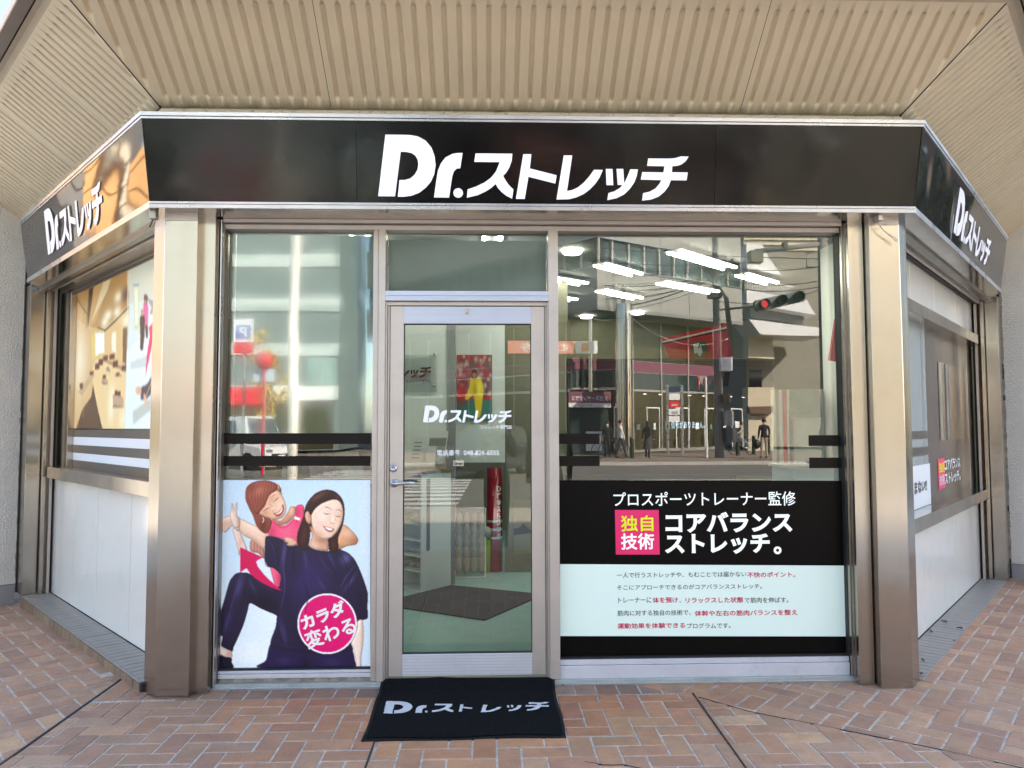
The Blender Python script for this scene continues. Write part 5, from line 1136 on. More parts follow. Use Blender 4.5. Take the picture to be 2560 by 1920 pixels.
# ceiling lamps
LP=[((1513,661),(1604,686),'beyond the large window near its left end'),((1513,726),(1605,746),'lower in the second row behind the same glass'),((1394,697),(1468,709),'cut by the frame next to the door, upper'),((1394,742),(1442,750),'cut by the frame next to the door, lower'),
    ((1700,628),(1838,670),'longest, above the red hanging board'),((1665,706),(1795,730),'just left of the mirrored utility pole'),((1868,686),(1943,708),'nearest the right steel jamb'),((1308,672),(1360,688),'seen through the transom over the door'),((-1,-.9,.9),(-.9,2.0),'added above the shoe cabinet to brighten the room, hidden by the film'),((-1,.1,.9),(.1,2.2),'added above the floor mat inside the door to brighten the room')]  # last two are unseen lamps added to brighten the door side
for a,b,lab in LP:
    P,Q=(on_z(a,2.88),on_z(b,2.88)) if a[0]>0 else (np.array([*a[1:],2.88]),np.array([*b,2.88])); t=empty('ceiling_light',(P+Q)/2,'twin tube ceiling light '+lab,'ceiling light','twin tube lights on the shop ceiling')
    d=(Q-P); d/=np.linalg.norm(d); n=np.array([-d[1],d[0],0]); L=np.linalg.norm(Q-P); fr=Fr(P,d,n,UP)
    MB().box(fr,-.02,L+.02,-.03,.14,.014,.03).build('lamp_housing',M['iceil'],t)
    MB().box(fr,0,L,-.018,.012,-.004,.012).build('tube',M['lamp'],t); MB().box(fr,0,L,.108,.128,-.004,.012).build('tube',M['lamp'],t)
for p,lab in (((1430,628),'round lit downlight beside the door mullion'),((1466,791),'round downlight left of the mirrored steel column'),((1594,781),'round downlight right of the mirrored steel column')):
    q=on_z(p,ZC-.01); t=empty('downlight',q,lab,'downlight','round downlights'); MB().lathe(Fr(q,(1,0,0),(0,1,0),(0,0,1)),[(0,-.02),(.075,-.02),(.085,0)],20).build('lit_disc',M['lamp'],t)
# display behind the glass
yt=1.75
def yrect(name,x0,y0,x1,y1,y,th,m,parent,**kw):
    a,b,c,d=rectpx(x0,y0,x1,y1,y); return MB().box(WORLD,a,b,y,y+th,c,d).build(name,m,parent,**kw)
tv=empty('television',on_y((1677,1190),yt),'large switched-off television showing a small no-signal line behind the window','television')
yrect('bezel',1418,896,1937,1190,yt,.05,M['black'],tv,bevel=.004); yrect('screen',1423,901,1932,1185,yt-.003,.002,mat('dark_tv_screen',(.012,.010,.014),.22,spec=.3),tv)
ptext('screen_text','信号がありません。',1678,1053,1762,1071,emat('screen_text_blue',(.45,.6,.8),.35),tv,y=yt-.006)
ib_('television_stand',.65,2.0,yt+.02,yt+.3,IF,rectpx(1418,896,1937,1190,yt)[2],M['black'])
# red boards
def redboard(lab,pts,y,letters=None):
    t=empty('hanging_board',on_y(pts[0],y),lab,'hanging board'); P=[on_y(p,y) for p in pts]
    fr=front(y); mb=MB(); mb.prism(fr,[(p[0],p[2]) for p in P],-.03,0); mb.build('board_face',M['red'],t); return t
t=redboard('red slanting board with a shield emblem hanging above the television',[(1674,899),(1655,846),(1816,809),(1832,899)],2.1)
def lineq(a,b,w_,y,m,nm):
    P,Q=on_y(a,y),on_y(b,y); d=Q-P; L=np.linalg.norm(d); fr=Fr(P,d/L,np.cross(np.array([0,-1.,0]),d/L),(0,-1,0)); MB().box(fr,0,L,-w_/2,w_/2,0,.003).build(nm,m,t)
lineq((1656,855),(1816,819),.014,2.065,M['white'],'stripe'); lineq((1656,860),(1817,824),.012,2.064,M['black'],'stripe')
sh=lambda pts,y,m,nm: MB().prism(front(y),[(on_y(p,y)[0],on_y(p,y)[2]) for p in pts],0,.003).build(nm,m,t)
sh([(1728,858),(1762,850),(1768,862),(1766,884),(1756,894),(1742,896),(1732,886)],2.062,mat('emblem_teal',(.05,.10,.09),.4),'shield_emblem'); sh([(1733,860),(1748,857),(1742,882),(1736,884)],2.058,M['white'],'shield_emblem'); sh([(1740,880),(1752,862),(1756,880),(1750,892)],2.058,M['white'],'shield_emblem')
t=redboard('red board lettered ALL half hidden by the right jamb',[(2074,900),(2090,796),(2125,803),(2122,908)],1.2)
ptext('lettering','ALL',2097,812,2116,826,M['white'],t,bold=.02,y=1.165)
# rollup banner, wall screen, desk, right wall
t=empty('rollup_banner',on_y((1950,1160),1.5),'white and red striped rollup banner beside the pale desk','banner')
for a,b,mm in ((1930,1940,'white'),(1940,1948,'steel_dark'),(1948,1957,'white'),(1957,1968,'red'),(1968,1973,'white')): yrect('banner_strip',a,974,b+.2,1160,1.5,.01,M[mm],t)
yrect('banner_photo_strip',1973,1030,1984,1160,1.5,.012,mat('dark_photo_strip',(.10,.12,.11),.4,var=.8,vscale=18),t)
t=empty('wall_screen',on_y((2012,1043),1.9),'greenish wall screen in a grey frame above the pale desk','screen')
mb=MB(); mb.prism(front(1.9),[(on_y(p,1.9)[0],on_y(p,1.9)[2]) for p in ((1972,1043),(1972,973),(2044,973),(2051,1043))],0,.03); mb.build('frame',M['grey'],t)
mb=MB(); mb.prism(front(1.868),[(on_y(p,1.868)[0],on_y(p,1.868)[2]) for p in ((1974,1036),(1974,975),(2038,975),(2044,1036))],0,.004); mb.build('screen',mat('green_grey_screen',(.16,.28,.22),.3,var=.1),t)
wx=2.84
ib_('interior_wall',on_y((1975,1000),1.95)[0],wx-.03,1.95,2.0,IF,on_y((2000,973),1.95)[2],M['iwall'],label='low white wall behind the desk')
ib_('interior_wall',wx-.02,wx+.04,.95,1.97,IF,ZC,M['iwall'])
desk=empty('reception_desk',on_z((2040,1400),IF),'pale blue-white reception desk behind the right end of the large window','desk')
a=on_y((1982,1100),.9)[0]; MB().box(WORLD,a,2.6,.9,1.3,IF,on_y((2040,1172),.9)[2]).build('desk_body',mat('pale_blue_desk',(.60,.76,.86),.4),desk); MB().box(WORLD,a-.02,2.6,.88,1.32,on_y((2040,1172),.9)[2],on_y((2040,1172),.9)[2]+.02).build('desk_top',M['white'],desk)
t=empty('picture_frame',on_y((2112,1005),.5),'small white framed sheet with a black mark on the right inner wall','picture frame')
yrect('frame',2102,963,2126,1006,.5,.01,M['white'],t); ptext('lettering','C',2110,984,2118,998,M['black'],t,y=.498)
# cabinet
cab=empty('shoe_cabinet',A,'pale open shoe cabinet standing just inside the door','cabinet')
u=(B-A); ds=np.linalg.norm(u); u=u/ds; v=np.array([Lf[0]-A[0],Lf[1]-A[1],0]); v=v/np.linalg.norm(v); v=np.array([-u[1],u[0],0]) if np.dot(np.array([-u[1],u[0],0]),v)>0 else np.array([u[1],-u[0],0])
hcab=on_plane((1061.5,1183),A,np.array([u[1],-u[0],0]))[2]-IF; wc=.62
fr=Fr((A[0],A[1],IF),u,v,UP)   # a: depth, b: width to the left, c: height
MB().box(fr,0,ds,0,.02,0,hcab).build('side_panel',M['cab'],cab,bevel=.002); MB().box(fr,0,ds,wc-.02,wc,0,hcab).build('side_panel',M['cab'],cab); MB().box(fr,ds-.01,ds,0.02,wc-.02,0,hcab).build('back_panel',M['cab'],cab)
MB().box(fr,-.02,ds+.01,-.01,wc+.01,hcab,hcab+.028).build('top',mat('brown_cabinet_top',(.28,.19,.12),.45,var=.1),cab,bevel=.003)
zsh=[.0,.155,.275,.40,.53,.66,.79]
for z in zsh: MB().box(fr,.005,ds-.012,.021,wc-.021,z*hcab/.95,z*hcab/.95+.014).build('shelf',M['cab'],cab)
sl0=on_plane((1066.5,1190),A,np.array([u[1],-u[0],0])); MB().prism(Fr((A[0],A[1],IF),u,UP,np.cross(u,UP)),[(.055,.36),(.065,.345),(.085,.345),(.095,.36),(.095,hcab-.05),(.055,hcab-.05)],-.002,.002).build('slot',M['black'],cab)
shoes=[(1,'white slipper pair, toes out',(.62,.60,.56)),(2,'white flat slipper pair',(.66,.66,.66)),(4,'lime green slipper pair',(.35,.42,.14)),(5,'beige slipper pair',(.50,.44,.36)),(6,'olive and white slipper pair',(.42,.42,.26))]
for k,lab,c in shoes:
    z=IF+zsh[k]*hcab/.95+.016; base=fr.o+fr.u*.03+fr.v*.06+UP*(z-IF); t=empty('slipper_pair',base,lab+' on shelf %d of the shoe cabinet from below'%(k+1),'slippers'); mm=mat('slipper',c,.8,var=.1)
    for j in range(3):
        mb=MB(); f2=Fr(fr.o+fr.u*.035+fr.v*(.045+.10*j)+UP*(z-IF),fr.u,fr.v,UP)
        mb.ell(f2.p(.09,.045,.035),(.10,.042,.032),10,6,f2); mb.box(f2,0,.20,.008,.082,0,.012); mb.build('slipper',mm,t)
# leaflets on the cabinet
zt=IF+hcab+.028
def leaflet(lab,x0,y0,x1,y1,dy,dark):
    P=on_y(((x0+x1)/2,y1),A[1]+dy); t=empty('leaflet_stand',P,lab,'leaflet stand'); y=A[1]+dy
    a,b,c,d=rectpx(x0,y0,x1,y1,y); sk=.02
    q=lambda nm,u0,u1,v0,v1,mm,o_: MB().prism(front(y),[(a+(b-a)*u0+sk*v0*2,c+(d-c)*v0),(a+(b-a)*u1+sk*v0*2,c+(d-c)*v0),(a+(b-a)*u1+sk*v1*2,c+(d-c)*v1),(a+(b-a)*u0+sk*v1*2,c+(d-c)*v1)],o_,o_+.002).build(nm,mm,t)
    q('sheet',0,1,0,1,M['white'],0)
    if dark: q('printed_block',.08,.95,.55,.80,M['grey'],.0025); q('printed_block',.5,.95,.3,.55,mat('print_grey',(.4,.38,.36),.5,var=.3,vscale=40),.0025); ptext('lettering','コアストレッチバンド',x0+6,y0+15,x1-2,y0+20,M['white'],t,bold=.01,y=y-.005)
    else:
        for j in range(5): q('printed_line',.15,.85,.15+.15*j,.19+.15*j,M['grey'],.0025)
leaflet('grey and white leaflet lettered for a stretch band on the shoe cabinet',1062,1078,1110,1160,.30,True); leaflet('white narrow leaflet leaning left of the grey one',1024,1092,1050,1155,.24,False)
# sign on the partition
t=empty('wall_plate',on_y((1050,980),yb-.03),'clear plate with dark red katakana lettering on the white partition','wall sign')
yrect('clear_plate',960,887,1092,981,yb-.03,.004,glass_mat('acrylic_plate',(.93,.95,.95),.6),t)
l0=on_y((1013,944),yb-.045); l1=on_y((1078,906),yb-.045); sc=(l1[0]-l0[0])/((2074-1440)/1869)
logo('lettering',lambda x,y,c:(l1[0]-sc*(1-x),yb-.04-c,l0[2]+(l1[2]-l0[2])*y),mat('dark_red_letter',(.07,.012,.012),.4),t,only=('re','tsa','tsb','tsc','chi'),c1=.008)
ptext('lettering','ストレッチ専門店',1014,949,1077,958,M['black'],t,y=yb-.036)
for p in ((1086,886),(1085,964)): q=on_y(p,yb-.04); MB().lathe(Fr(q,(1,0,0),(0,0,1),(0,-1,0)),[(0,.01),(.012,.008),(.012,-.04)],12).build('standoff',M['trim'],t)
# soccer picture
t=empty('wall_picture',on_y((1186,1050),y2-.02),'picture of a player in yellow before a red crowd on the inner wall','picture')
E_=Canvas(0,0,90,162,1.0,(.45,.30,.30)); rg=np.random.RandomState(5)
for k in range(120): E_.blob(rg.uniform(0,90),rg.uniform(0,115),rg.uniform(3,8),rg.uniform(4,9),[(.75,.12,.12),(.85,.75,.70),(.35,.15,.18),(.70,.45,.40),(.9,.85,.8)][rg.randint(5)],.7)
E_.fill([(0,112),(90,112),(90,162),(0,162)],(.20,.42,.38),False); E_.blob(12,95,16,30,(.75,.05,.08),.9)
E_.fill([(36,60),(58,58),(68,80),(66,110),(60,150),(50,150),(46,120),(42,98),(28,110),(22,105),(32,80)],(.85,.72,.10)); E_.fill([(38,40),(46,34),(52,42),(50,58),(40,58)],(.25,.15,.10)); E_.fill([(40,46),(50,46),(48,58),(42,58)],(.60,.42,.30))
E_.blob(58,80,8,20,(.95,.90,.30),.7); E_.blob(46,85,6,20,(.6,.45,.05),.6)
pa,pb,pc,pd=rectpx(1142,887,1230,1052,y2-.02)
E_.build('printed_picture',lambda x,y:(pa+(pb-pa)*x/90,y2-.02,pd-(pd-pc)*y/162),vcol_mat('picture_print',.4,.05),t)
# interior mat
P=[on_z(p,IF+.002) for p in ((940,1512),(1212,1552),(1360,1488),(1127,1465))]
o=MB().add([tuple(p) for p in P]+[(p[0],p[1],IF+.012) for p in P],[(4,5,6,7),(0,1,5,4),(1,2,6,5),(2,3,7,6),(3,0,4,7)]).build('floor_mat',mat('charcoal_floor_mat',(.035,.035,.04),.9),None); tag(o,'dark diagonal mat on the pale floor just inside the door','mat')
# slipper rack
q=on_z((1175,1440),IF); 
t=empty('slipper_rack',q,'white wire rack filled with beige slippers next to the lime bin','rack')
yr=q[1]; a,b,c,d=rectpx(1137,1275,1213,1440,yr)
mb=MB(); 
for x in (a,b): mb.tube([(x,yr-.12,IF+.01),(x,yr+.12,IF+.01),(x,yr+.16,d),],.008,6)
mb.tube([(a,yr-.12,IF+.01),(b,yr-.12,IF+.01)],.008,6); mb.tube([(a,yr+.16,d),(b,yr+.16,d)],.008,6); mb.build('wire_frame',M['white'],t)
bm=mat('beige_slipper_sole',(.36,.31,.25),.85,var=.12)
for r in range(5):
    for j in range(4):
        x=a+(b-a)*(j+.5)/4; z=IF+.08+r*(d-IF-.12)/5; y=yr-.10+r*.05
        mb=MB(); f2=Fr((x,y,z),(1,0,0),(0,.35,.94),(0,-.94,.35)); mb.ell(f2.p(0,.04,0),((b-a)/8.6,.075,.022),12,8,f2); mb.build('slipper',bm,t)
q=on_z((1216,1430),IF); t=empty('bin',q,'lime green bin with a pale ball on top beside the red roll banner','bin'); rr=on_y((1227,1400),q[1])[0]-q[0]
MB().lathe(Fr(q,(1,0,0),(0,1,0),UP),[(0,0),(rr*.85,0),(rr,.30),(rr*1.06,.31),(rr*1.06,.32)],20).build('bin_body',mat('lime_plastic',(.45,.58,.02),.4),t)
MB().ell((q[0]-.01,q[1],IF+.38),(.065,.065,.065),16,10).build('ball',mat('pale_ball',(.5,.52,.45),.5),t)
q=on_z((1237,1427),IF); t=empty('roll_banner',q,'tall red cylinder banner with white vertical lettering inside the door','banner'); r_=on_y((1256,1300),q[1])[0]-q[0]; ht=on_y((1237,1170),q[1])[2]
MB().lathe(Fr(q,(1,0,0),(0,1,0),UP),[(0,0),(r_,0),(r_,ht-IF),(0,ht-IF)],28).build('cylinder',mat('glossy_red_print',(.48,.01,.02),.25),t)
for k,zz_ in enumerate((.32,.40,.48)): MB().lathe(Fr((q[0],q[1],q[2]+zz_),(1,0,0),(0,1,0),UP),[(r_+.001,0),(r_+.001,.022)],28).build('stripe',M['white'],t)
for k,ch in enumerate('Dr.ストレッチ'):
    ptext('lettering',ch,1242,1215+k*17,1252,1229+k*17,M['white'],t,bold=.03,y=q[1]-r_*.93-.004)
# beige picture with dark shoe on the right of the door
t=empty('wall_picture',on_y((1306,1385),1.3),'beige picture of a dark shoe low on the inner wall right of the door','picture')
yrect('sheet',1284,1250,1340,1385,1.3,.01,mat('beige_sheet',(.40,.34,.17),.5),t); sh=MB(); sh.prism(front(1.297),[(on_y(p,1.297)[0],on_y(p,1.297)[2]) for p in ((1284,1322),(1300,1318),(1308,1308),(1316,1318),(1328,1326),(1330,1332),(1284,1338))],0,.003); sh.build('shoe_print',M['black'],t)
ib_('partition_wall',on_y((1262,900),3.2)[0],on_y((1420,900),3.2)[0],3.2,3.28,IF,ZC,M['iback'])
# counter with goods behind the brown stripes of the left window
ct=empty('window_counter',(-1.0,.3,1.1),'light wooden counter inside the left window just over the poster','counter')
zc_=on_y((735,1196),.2)[2]
MB().box(WORLD,-1.38,m1a-.02,.17,.62,zc_-.03,zc_).build('counter_top',mat('light_wood',(.50,.38,.26),.4,var=.1,stretch=(.3,3,3)),ct)
MB().box(WORLD,-1.38,m1a-.02,.60,.62,IF,zc_-.03).build('counter_back',M['black'],ct)
MB().box(WORLD,-1.40,m1a-.04,.70,.74,IF,1.75).build('partition_wall',mat('dark_partition',(.03,.035,.04),.5),SHOP)
def good(name,cat,lab,px0,px1,m,kind='box',y=.32,z1=None):
    a=on_y((px0,1140),y)[0]; b=on_y((px1,1140),y)[0]; t=empty(name,((a+b)/2,y,zc_),lab,cat); top=z1 or on_y((735,1095),y)[2]
    if kind=='box': MB().box(WORLD,a,b,y,y+.1,zc_,top).build('body',m,t,bevel=.002)
    elif kind=='cyl': MB().lathe(Fr(((a+b)/2,y+.05,zc_),(1,0,0),(0,1,0),UP),[(0,0),((b-a)/2,0),((b-a)/2,top-zc_),(0,top-zc_)],20).build('body',m,t)
    elif kind=='lean': MB().prism(Fr((a,y,zc_),(1,0,0),(0,.5,.86),(0,-.86,.5)),[(.04,0),(b-a+.06,0),(b-a,.17),(0,.17)],0,.003).build('sheet',m,t)
    elif kind=='tri': MB().prism(Fr((a,y,zc_),(1,0,0),(0,.2,.97),(0,-.97,.2)),[(0,0),(b-a,0),(b-a+.01,.01),((b-a)*.6,top-zc_),((b-a)*.25,top-zc_)],0,.003).build('card',m,t)
    return t
good('display_card','card','white triangular card at the left end of the inner counter',562,608,M['white'],'tri',.25)
good('rolled_mat','roll','dark blue roll lying behind the triangular card',606,652,mat('dark_blue_roll',(.01,.015,.04),.3),'box')
good('carton','box','kraft brown carton between the blue roll and the white box',662,704,mat('kraft_board',(.33,.24,.10),.6,var=.1)); good('white_box','box','narrow white box right of the kraft carton',705,715,M['white'])
good('twist_pole','pole','black and white twisted pole on the inner counter',724,735,mat('striped_pole',(.6,.6,.6),.4),'cyl')
good('leaflet','leaflet','leaning maroon and white leaflet on the counter',760,834,mat('maroon_white_leaflet',(.55,.50,.55),.4,col2=(.16,.02,.04),vscale=14),'lean'); good('leaflet','leaflet','leaning white leaflet printed with a small map',826,890,mat('map_leaflet',(.62,.66,.62),.4,var=.15,vscale=60),'lean'); good('leaflet','leaflet','maroon banded leaflet next to the door mullion',892,924,mat('banded_leaflet',(.20,.03,.04),.4,col2=(.5,.55,.55),vscale=10),'lean')
# ================================================================ the street that the glass mirrors
def V3(px,depth): return mirrored(px,depth-4.3)          # px in the glass, depth from the camera
GY=2*GLASS_Y
M['asphalt']=mat('asphalt',(.19,.18,.155),.85,var=.2,vscale=40,bump=.5,bscale=200,dirt=.3,dscale=.6,dcol=(.03,.03,.03))
M['concrete']=mat('pale_concrete',(.27,.255,.21),.85,var=.08,vscale=.6,dirt=.25,dscale=.8,dcol=(.25,.22,.18))
M['panelwall']=mat('grey_wall_panel',(.33,.33,.30),.55,var=.05,vscale=1); M['beige']=mat('beige_tile_wall',(.60,.52,.38),.7,var=.06,vscale=2)
M['paintline']=mat('road_paint',(.72,.71,.67),.7,dirt=.6,dscale=3,dcol=(.2,.19,.18)); M['kerb']=mat('kerb_stone',(.42,.40,.37),.8,var=.1)
M['glz']=mat('street_window_glass',(.03,.05,.05),.05,0,spec=1.); M['glz2']=mat('olive_shopfront_glass',(.05,.048,.024),.12,0,spec=.35,var=.3,vscale=.5)
M['orange']=mat('orange_wall',(.62,.33,.12),.8,var=.08,vscale=.5); M['plum']=mat('plum_sign_band',(.20,.07,.10),.5); M['leafmat']=mat('green_foliage',(.045,.075,.025),.8,var=.5,vscale=5); M['ginkgo']=mat('yellow_foliage',(.55,.38,.05),.8,var=.3,vscale=5); M['bark']=mat('bark',(.10,.08,.06),.9)
M['pole']=mat('concrete_pole',(.20,.19,.17),.8); M['skin']=mat('skin',(.55,.34,.25),.6); M['hair']=mat('dark_hair',(.02,.015,.012),.5)
def sb(name,x0,x1,y0,y1,z0,z1,m,**kw):
    kw.setdefault('kind','structure'); return MB().box(WORLD,x0,x1,y0,y1,z0,z1).build(name,m,None,**kw)
sb('ground',-300,300,-300,-9.3,-.40,-.175,M['asphalt']); MB().add([(-300,6,-.06),(300,6,-.06),(300,300,-.06),(-300,300,-.06)],[(0,1,2,3)]).build('ground',M['concrete'],None,fix=False,kind='structure')
sb('side_pavement',-60,-14,-9,6,-.3,-.052,M['concrete']); sb('side_pavement',14,60,-9,6,-.3,-.012,M['concrete'])
sb('kerb',-60,60,-9.18,-9.0,-.3,-.008,M['kerb']); sb('road',-60,60,-26,-9.18,-.3,-.13,M['asphalt']); sb('kerb',-60,60,-26.15,-26,-.3,-.0,M['kerb']); sb('far_pavement',-60,60,-36,-26.15,-.3,.0,mat('far_clay_paving',(.28,.22,.17),.85,var=.12,vscale=6))
for k in range(14):
    y=-10-.95*k; 
    if y>-23: sb('crossing_stripe',-5.5,-.6+.02*k,y-.45,y,-.132,-.126,M['paintline'],kind='structure')
for a in ((4,.4),(9,.5),(14,.4)): sb('lane_line',a[0],a[0]+4.4,-17.6,-17.45,-.132,-.126,M['paintline'])
sb('stop_line',1.5,9,-13.4,-13.0,-.132,-.126,M['paintline'])
# ---- corner building opposite
C0=np.array([5.5,-32.8,0]); C1=np.array([14.8,-38.8,0]); C2=np.array([-8.2,-47.5,0])
ba=empty('corner_building',C0,'grey panelled office building on the street corner with a recessed glass ground floor','building')
def face(P,Q):
    d=(Q-P); L=np.linalg.norm(d); d=d/L; n=np.array([d[1],-d[0],0]); c=(P+Q)/2; n=n if n@(np.array([0,0,0])-c)>0 else -n
    u=np.cross(UP,n); o=P if u@(Q-P)>0 else Q; return Fr(o,u,UP,n),L
for (P,Q,ns) in ((C0,C1,5),(C0,C2,9)):
    f,L=face(P,Q); st_=L/ns
    for z0,z1 in ((7.4,9.45),(10.85,13.3),(14.7,17.2),(18.6,22)):
        for k in range(ns): MB().box(f,k*st_+.012,(k+1)*st_-.012,z0,z1,-.25,0).build('wall_panel',M['panelwall'],ba)
    MB().box(f,0,L,7.4,22,-.6,-.255).build('wall_core',M['black'],ba)
    for z0,z1 in ((9.45,10.85),(13.3,14.7),(17.2,18.6)):
        for k in range(ns*2):
            a=k*st_/2; w_=MB().box(f,a+.05,a+st_/2-.05,z0,z1,-.2,-.19).build('window',M['glz'],ba); MB().box(f,a-.05,a+.05,z0,z1,-.2,-.05).build('window_frame',M['alu'],ba)
            if k%3==1 and z0<10: MB().box(f,a+.2,a+.6,z0,z1,-.188,-.18).build('blind',mat('teal_blind%d'%k,(.04,.10,.11),.6),ba)
        MB().box(f,0,L,z0-.07,z0,-.2,.05).build('sill',M['trim'],ba); MB().box(f,0,L,z1,z1+.07,-.2,.05).build('lintel',M['trim'],ba)
    MB().box(f,0,L,7.2,7.4,-3.0,0).build('soffit',M['iceil'],ba)
    # glazed ground floors set back
    g=-2.2; n2=int(L/1.9)
    for k in range(n2):
        a=L*k/n2; b=L*(k+1)/n2
        MB().box(f,a+.03,b-.03,.15,3.3,g-.03,g).build('shopfront_pane',M['glz2'],ba); MB().box(f,a+.03,b-.03,3.42,4.35,g-.03,g).build('shopfront_pane',M['glz'],ba); MB().box(f,a+.03,b-.03,5.0,7.2,g-.03,g).build('shopfront_pane',M['glz2'],ba)
        MB().box(f,a-.04,a+.04,0,7.2,g-.03,g+.06).build('mullion',M['alu'],ba)
    MB().box(f,0,L,4.37,4.98,g-.03,g+.05).build('sign_band',M['plum'],ba); MB().box(f,0,L,3.32,3.40,g-.03,g+.08).build('transom',M['alu'],ba); MB().box(f,0,L,0,.15,g-.03,g+.1).build('plinth',M['concrete'],ba)
for px,r,dp in ((1561,.42,36.0),(1478,.12,39.0)):
    q=V3((px,1000),dp); MB().lathe(Fr((q[0],q[1],0),(1,0,0),(0,1,0),UP),[(r,0),(r,7.25)],28).build('column',mat('polished_round_column',(.72,.68,.6),.12,1),ba)
fA,LA=face(C0,C1)
# eyewear shop sign: faces the street, so the glass mirrors its lettering
q0=V3((1421,1000),37.5); q1_=V3((1528,1000),37.5); zt_=V3((1475,980),37.5)[2]; zb_=V3((1475,1019),37.5)[2]
es_=empty('shop_signboard',(q0+q1_)/2,'plum signboard with white katakana over the entrance across the street','sign')
fs=Fr((q1_[0],q1_[1],0),(-1,0,0),UP,(0,1,0)); Ls=q1_[0]-q0[0]
MB().box(fs,0,Ls,zb_+.22,zt_,-.15,0).build('board',M['plum'],es_); MB().box(fs,0,Ls,zb_,zb_+.21,-.15,0).build('lower_board',M['white'],es_)
text('lettering','メガネ・サングラス',fs,.15,zb_+.32,Ls-.3,.26,M['white'],es_,.02,0,.01); text('lettering','ANNEX',fs,.9,zb_+.04,.8,.14,M['grey'],es_,.02,0,.01)
MB().box(fs,.1,Ls-.1,0,zb_,-.3,-.2).build('entrance_glass',M['glz'],es_); MB().box(fs,.45,1.25,.2,1.15,-.1,-.07).build('notice_board',M['white'],es_)
rs2=random.Random(4)
for k in range(9):
    x=6.6+.95*k; y=-35.1-.60*k; f=Fr((x+.75,y+.12,0),(-.843,.537,0),UP,(.537,.843,0))
    if k%2==0:
        for a,b,c,d in ((0,.05,.2,2.4),(.95,1.0,.2,2.4),(0,1.0,2.35,2.42)): MB().box(f,a,b,c,d,.05,.1).build('door_frame',M['white'],ba)
    MB().box(f,.3,.3+rs2.uniform(.15,.4),1.2,1.2+rs2.uniform(.25,.5),.05,.06).build('window_notice',M['white'] if k%3 else mat('green_notice%d'%k,(.12,.25,.2),.5),ba)
    MB().box(f,.35,.5,3.05,3.09,.5,.6).build('downlight',emat('shop_downlight%d'%k,(1,.9,.7),2.),ba)
# hanging round seal and orange square, upper floor advertisements
ad=empty('advertisement_panel',V3((1440,860),38),'white panel with an orange square and pink panel in the upper windows across the street','sign')
q0=V3((1398,880),38);q1_=V3((1438,880),38);q2_=V3((1495,880),38); zt_=V3((1440,852),38)[2]; zb_=V3((1440,884),38)[2]
f2=Fr((q2_[0],q2_[1],0),(-1,0,0),UP,(0,1,0)); L1=q2_[0]-q1_[0]; L2=q2_[0]-q0[0]-3
MB().box(f2,0,L1,zb_,zt_,-.02,0).build('white_panel',M['white'],ad); MB().box(f2,L1,L1+3.4,zb_,zt_,-.02,0).build('pink_panel',mat('salmon_panel',(.62,.22,.16),.6),ad); MB().box(f2,L1*.38,L1*.72,zb_+.12,zt_-.12,0,.02).build('orange_square',mat('orange_square',(.75,.22,.02),.5),ad)
text('lettering','むし券',f2,L1+.4,zb_+.12,2.4,.4,M['white'],ad,.02,0,.01)
# ---- beige building with white sloping awnings
f_=V3((1866,1000),50); x0b=f_[0]; yb_=f_[1]
bb=empty('balcony_building',(x0b+5,yb_,0),'pale concrete building with stacked white sloping awnings and balcony rails','building')
MB().box(WORLD,x0b,x0b+22,yb_-12,yb_,0,26).build('wall',M['concrete'],bb)
for k in range(34): MB().box(WORLD,x0b,x0b+14,yb_,yb_+.12,13.2+.36*k,13.2+.36*k+.16).build('louvre',M['beige'],bb)
def awn(pts,dp,th,m,nm='awning'):
    P=[V3(p,dp) for p in pts]; Q=[p+np.array([0,-th,0]) for p in P]; n=len(P); return MB().add(P+Q,[tuple(range(n)),tuple(range(2*n-1,n-1,-1))]+[(i,(i+1)%n,(i+1)%n+n,i+n) for i in range(n)]).build(nm,m,bb)
awn([(1866,670),(1952,686),(1918,640),(1904,612),(1866,607)],46,3,M['white']); awn([(1866,758),(2040,788),(2018,750),(1866,724)],46,3,M['white']); awn([(1900,838),(2064,842),(2058,822),(1871,798)],46,3,M['white'])
awn([(1866,694),(1867,672),(1950,687),(1925,690)],47,1,M['black'],'shaded_opening'); awn([(1875,812-18),(1872,768),(2012,786),(2008,812)],47,1,M['grey'],'window_band'); awn([(1935,900),(1870,895),(1870,842),(1930,842)],47.5,1,M['beige'],'tile_wall')
awn([(1870,1133),(1935,1133),(1935,968),(1870,968)],47.5,1,M['beige'],'tile_wall'); awn([(1874,1016),(1933,1016),(1933,1034),(1874,1034)],47,.6,mat('brown_board',(.12,.07,.04),.6),'brown_board')
for k in range(20):
    a=V3((1868+5.6*k,697+1.1*k),46.5); b=V3((1868+5.6*k,730+.6*k),46.5); MB().tube([a,b],.035,5).build('rail_bar',M['white'],bb)
MB().tube([V3((1867,695),46.5),V3((1984,718),46.5)],.06,6).build('hand_rail',M['white'],bb)
for k in range(14):
    a=V3((1874+2.2*k,925),46.5); b=V3((1874+2.2*k,968),46.5); MB().tube([a,b],.03,5).build('rail_bar',M['black'],bb)
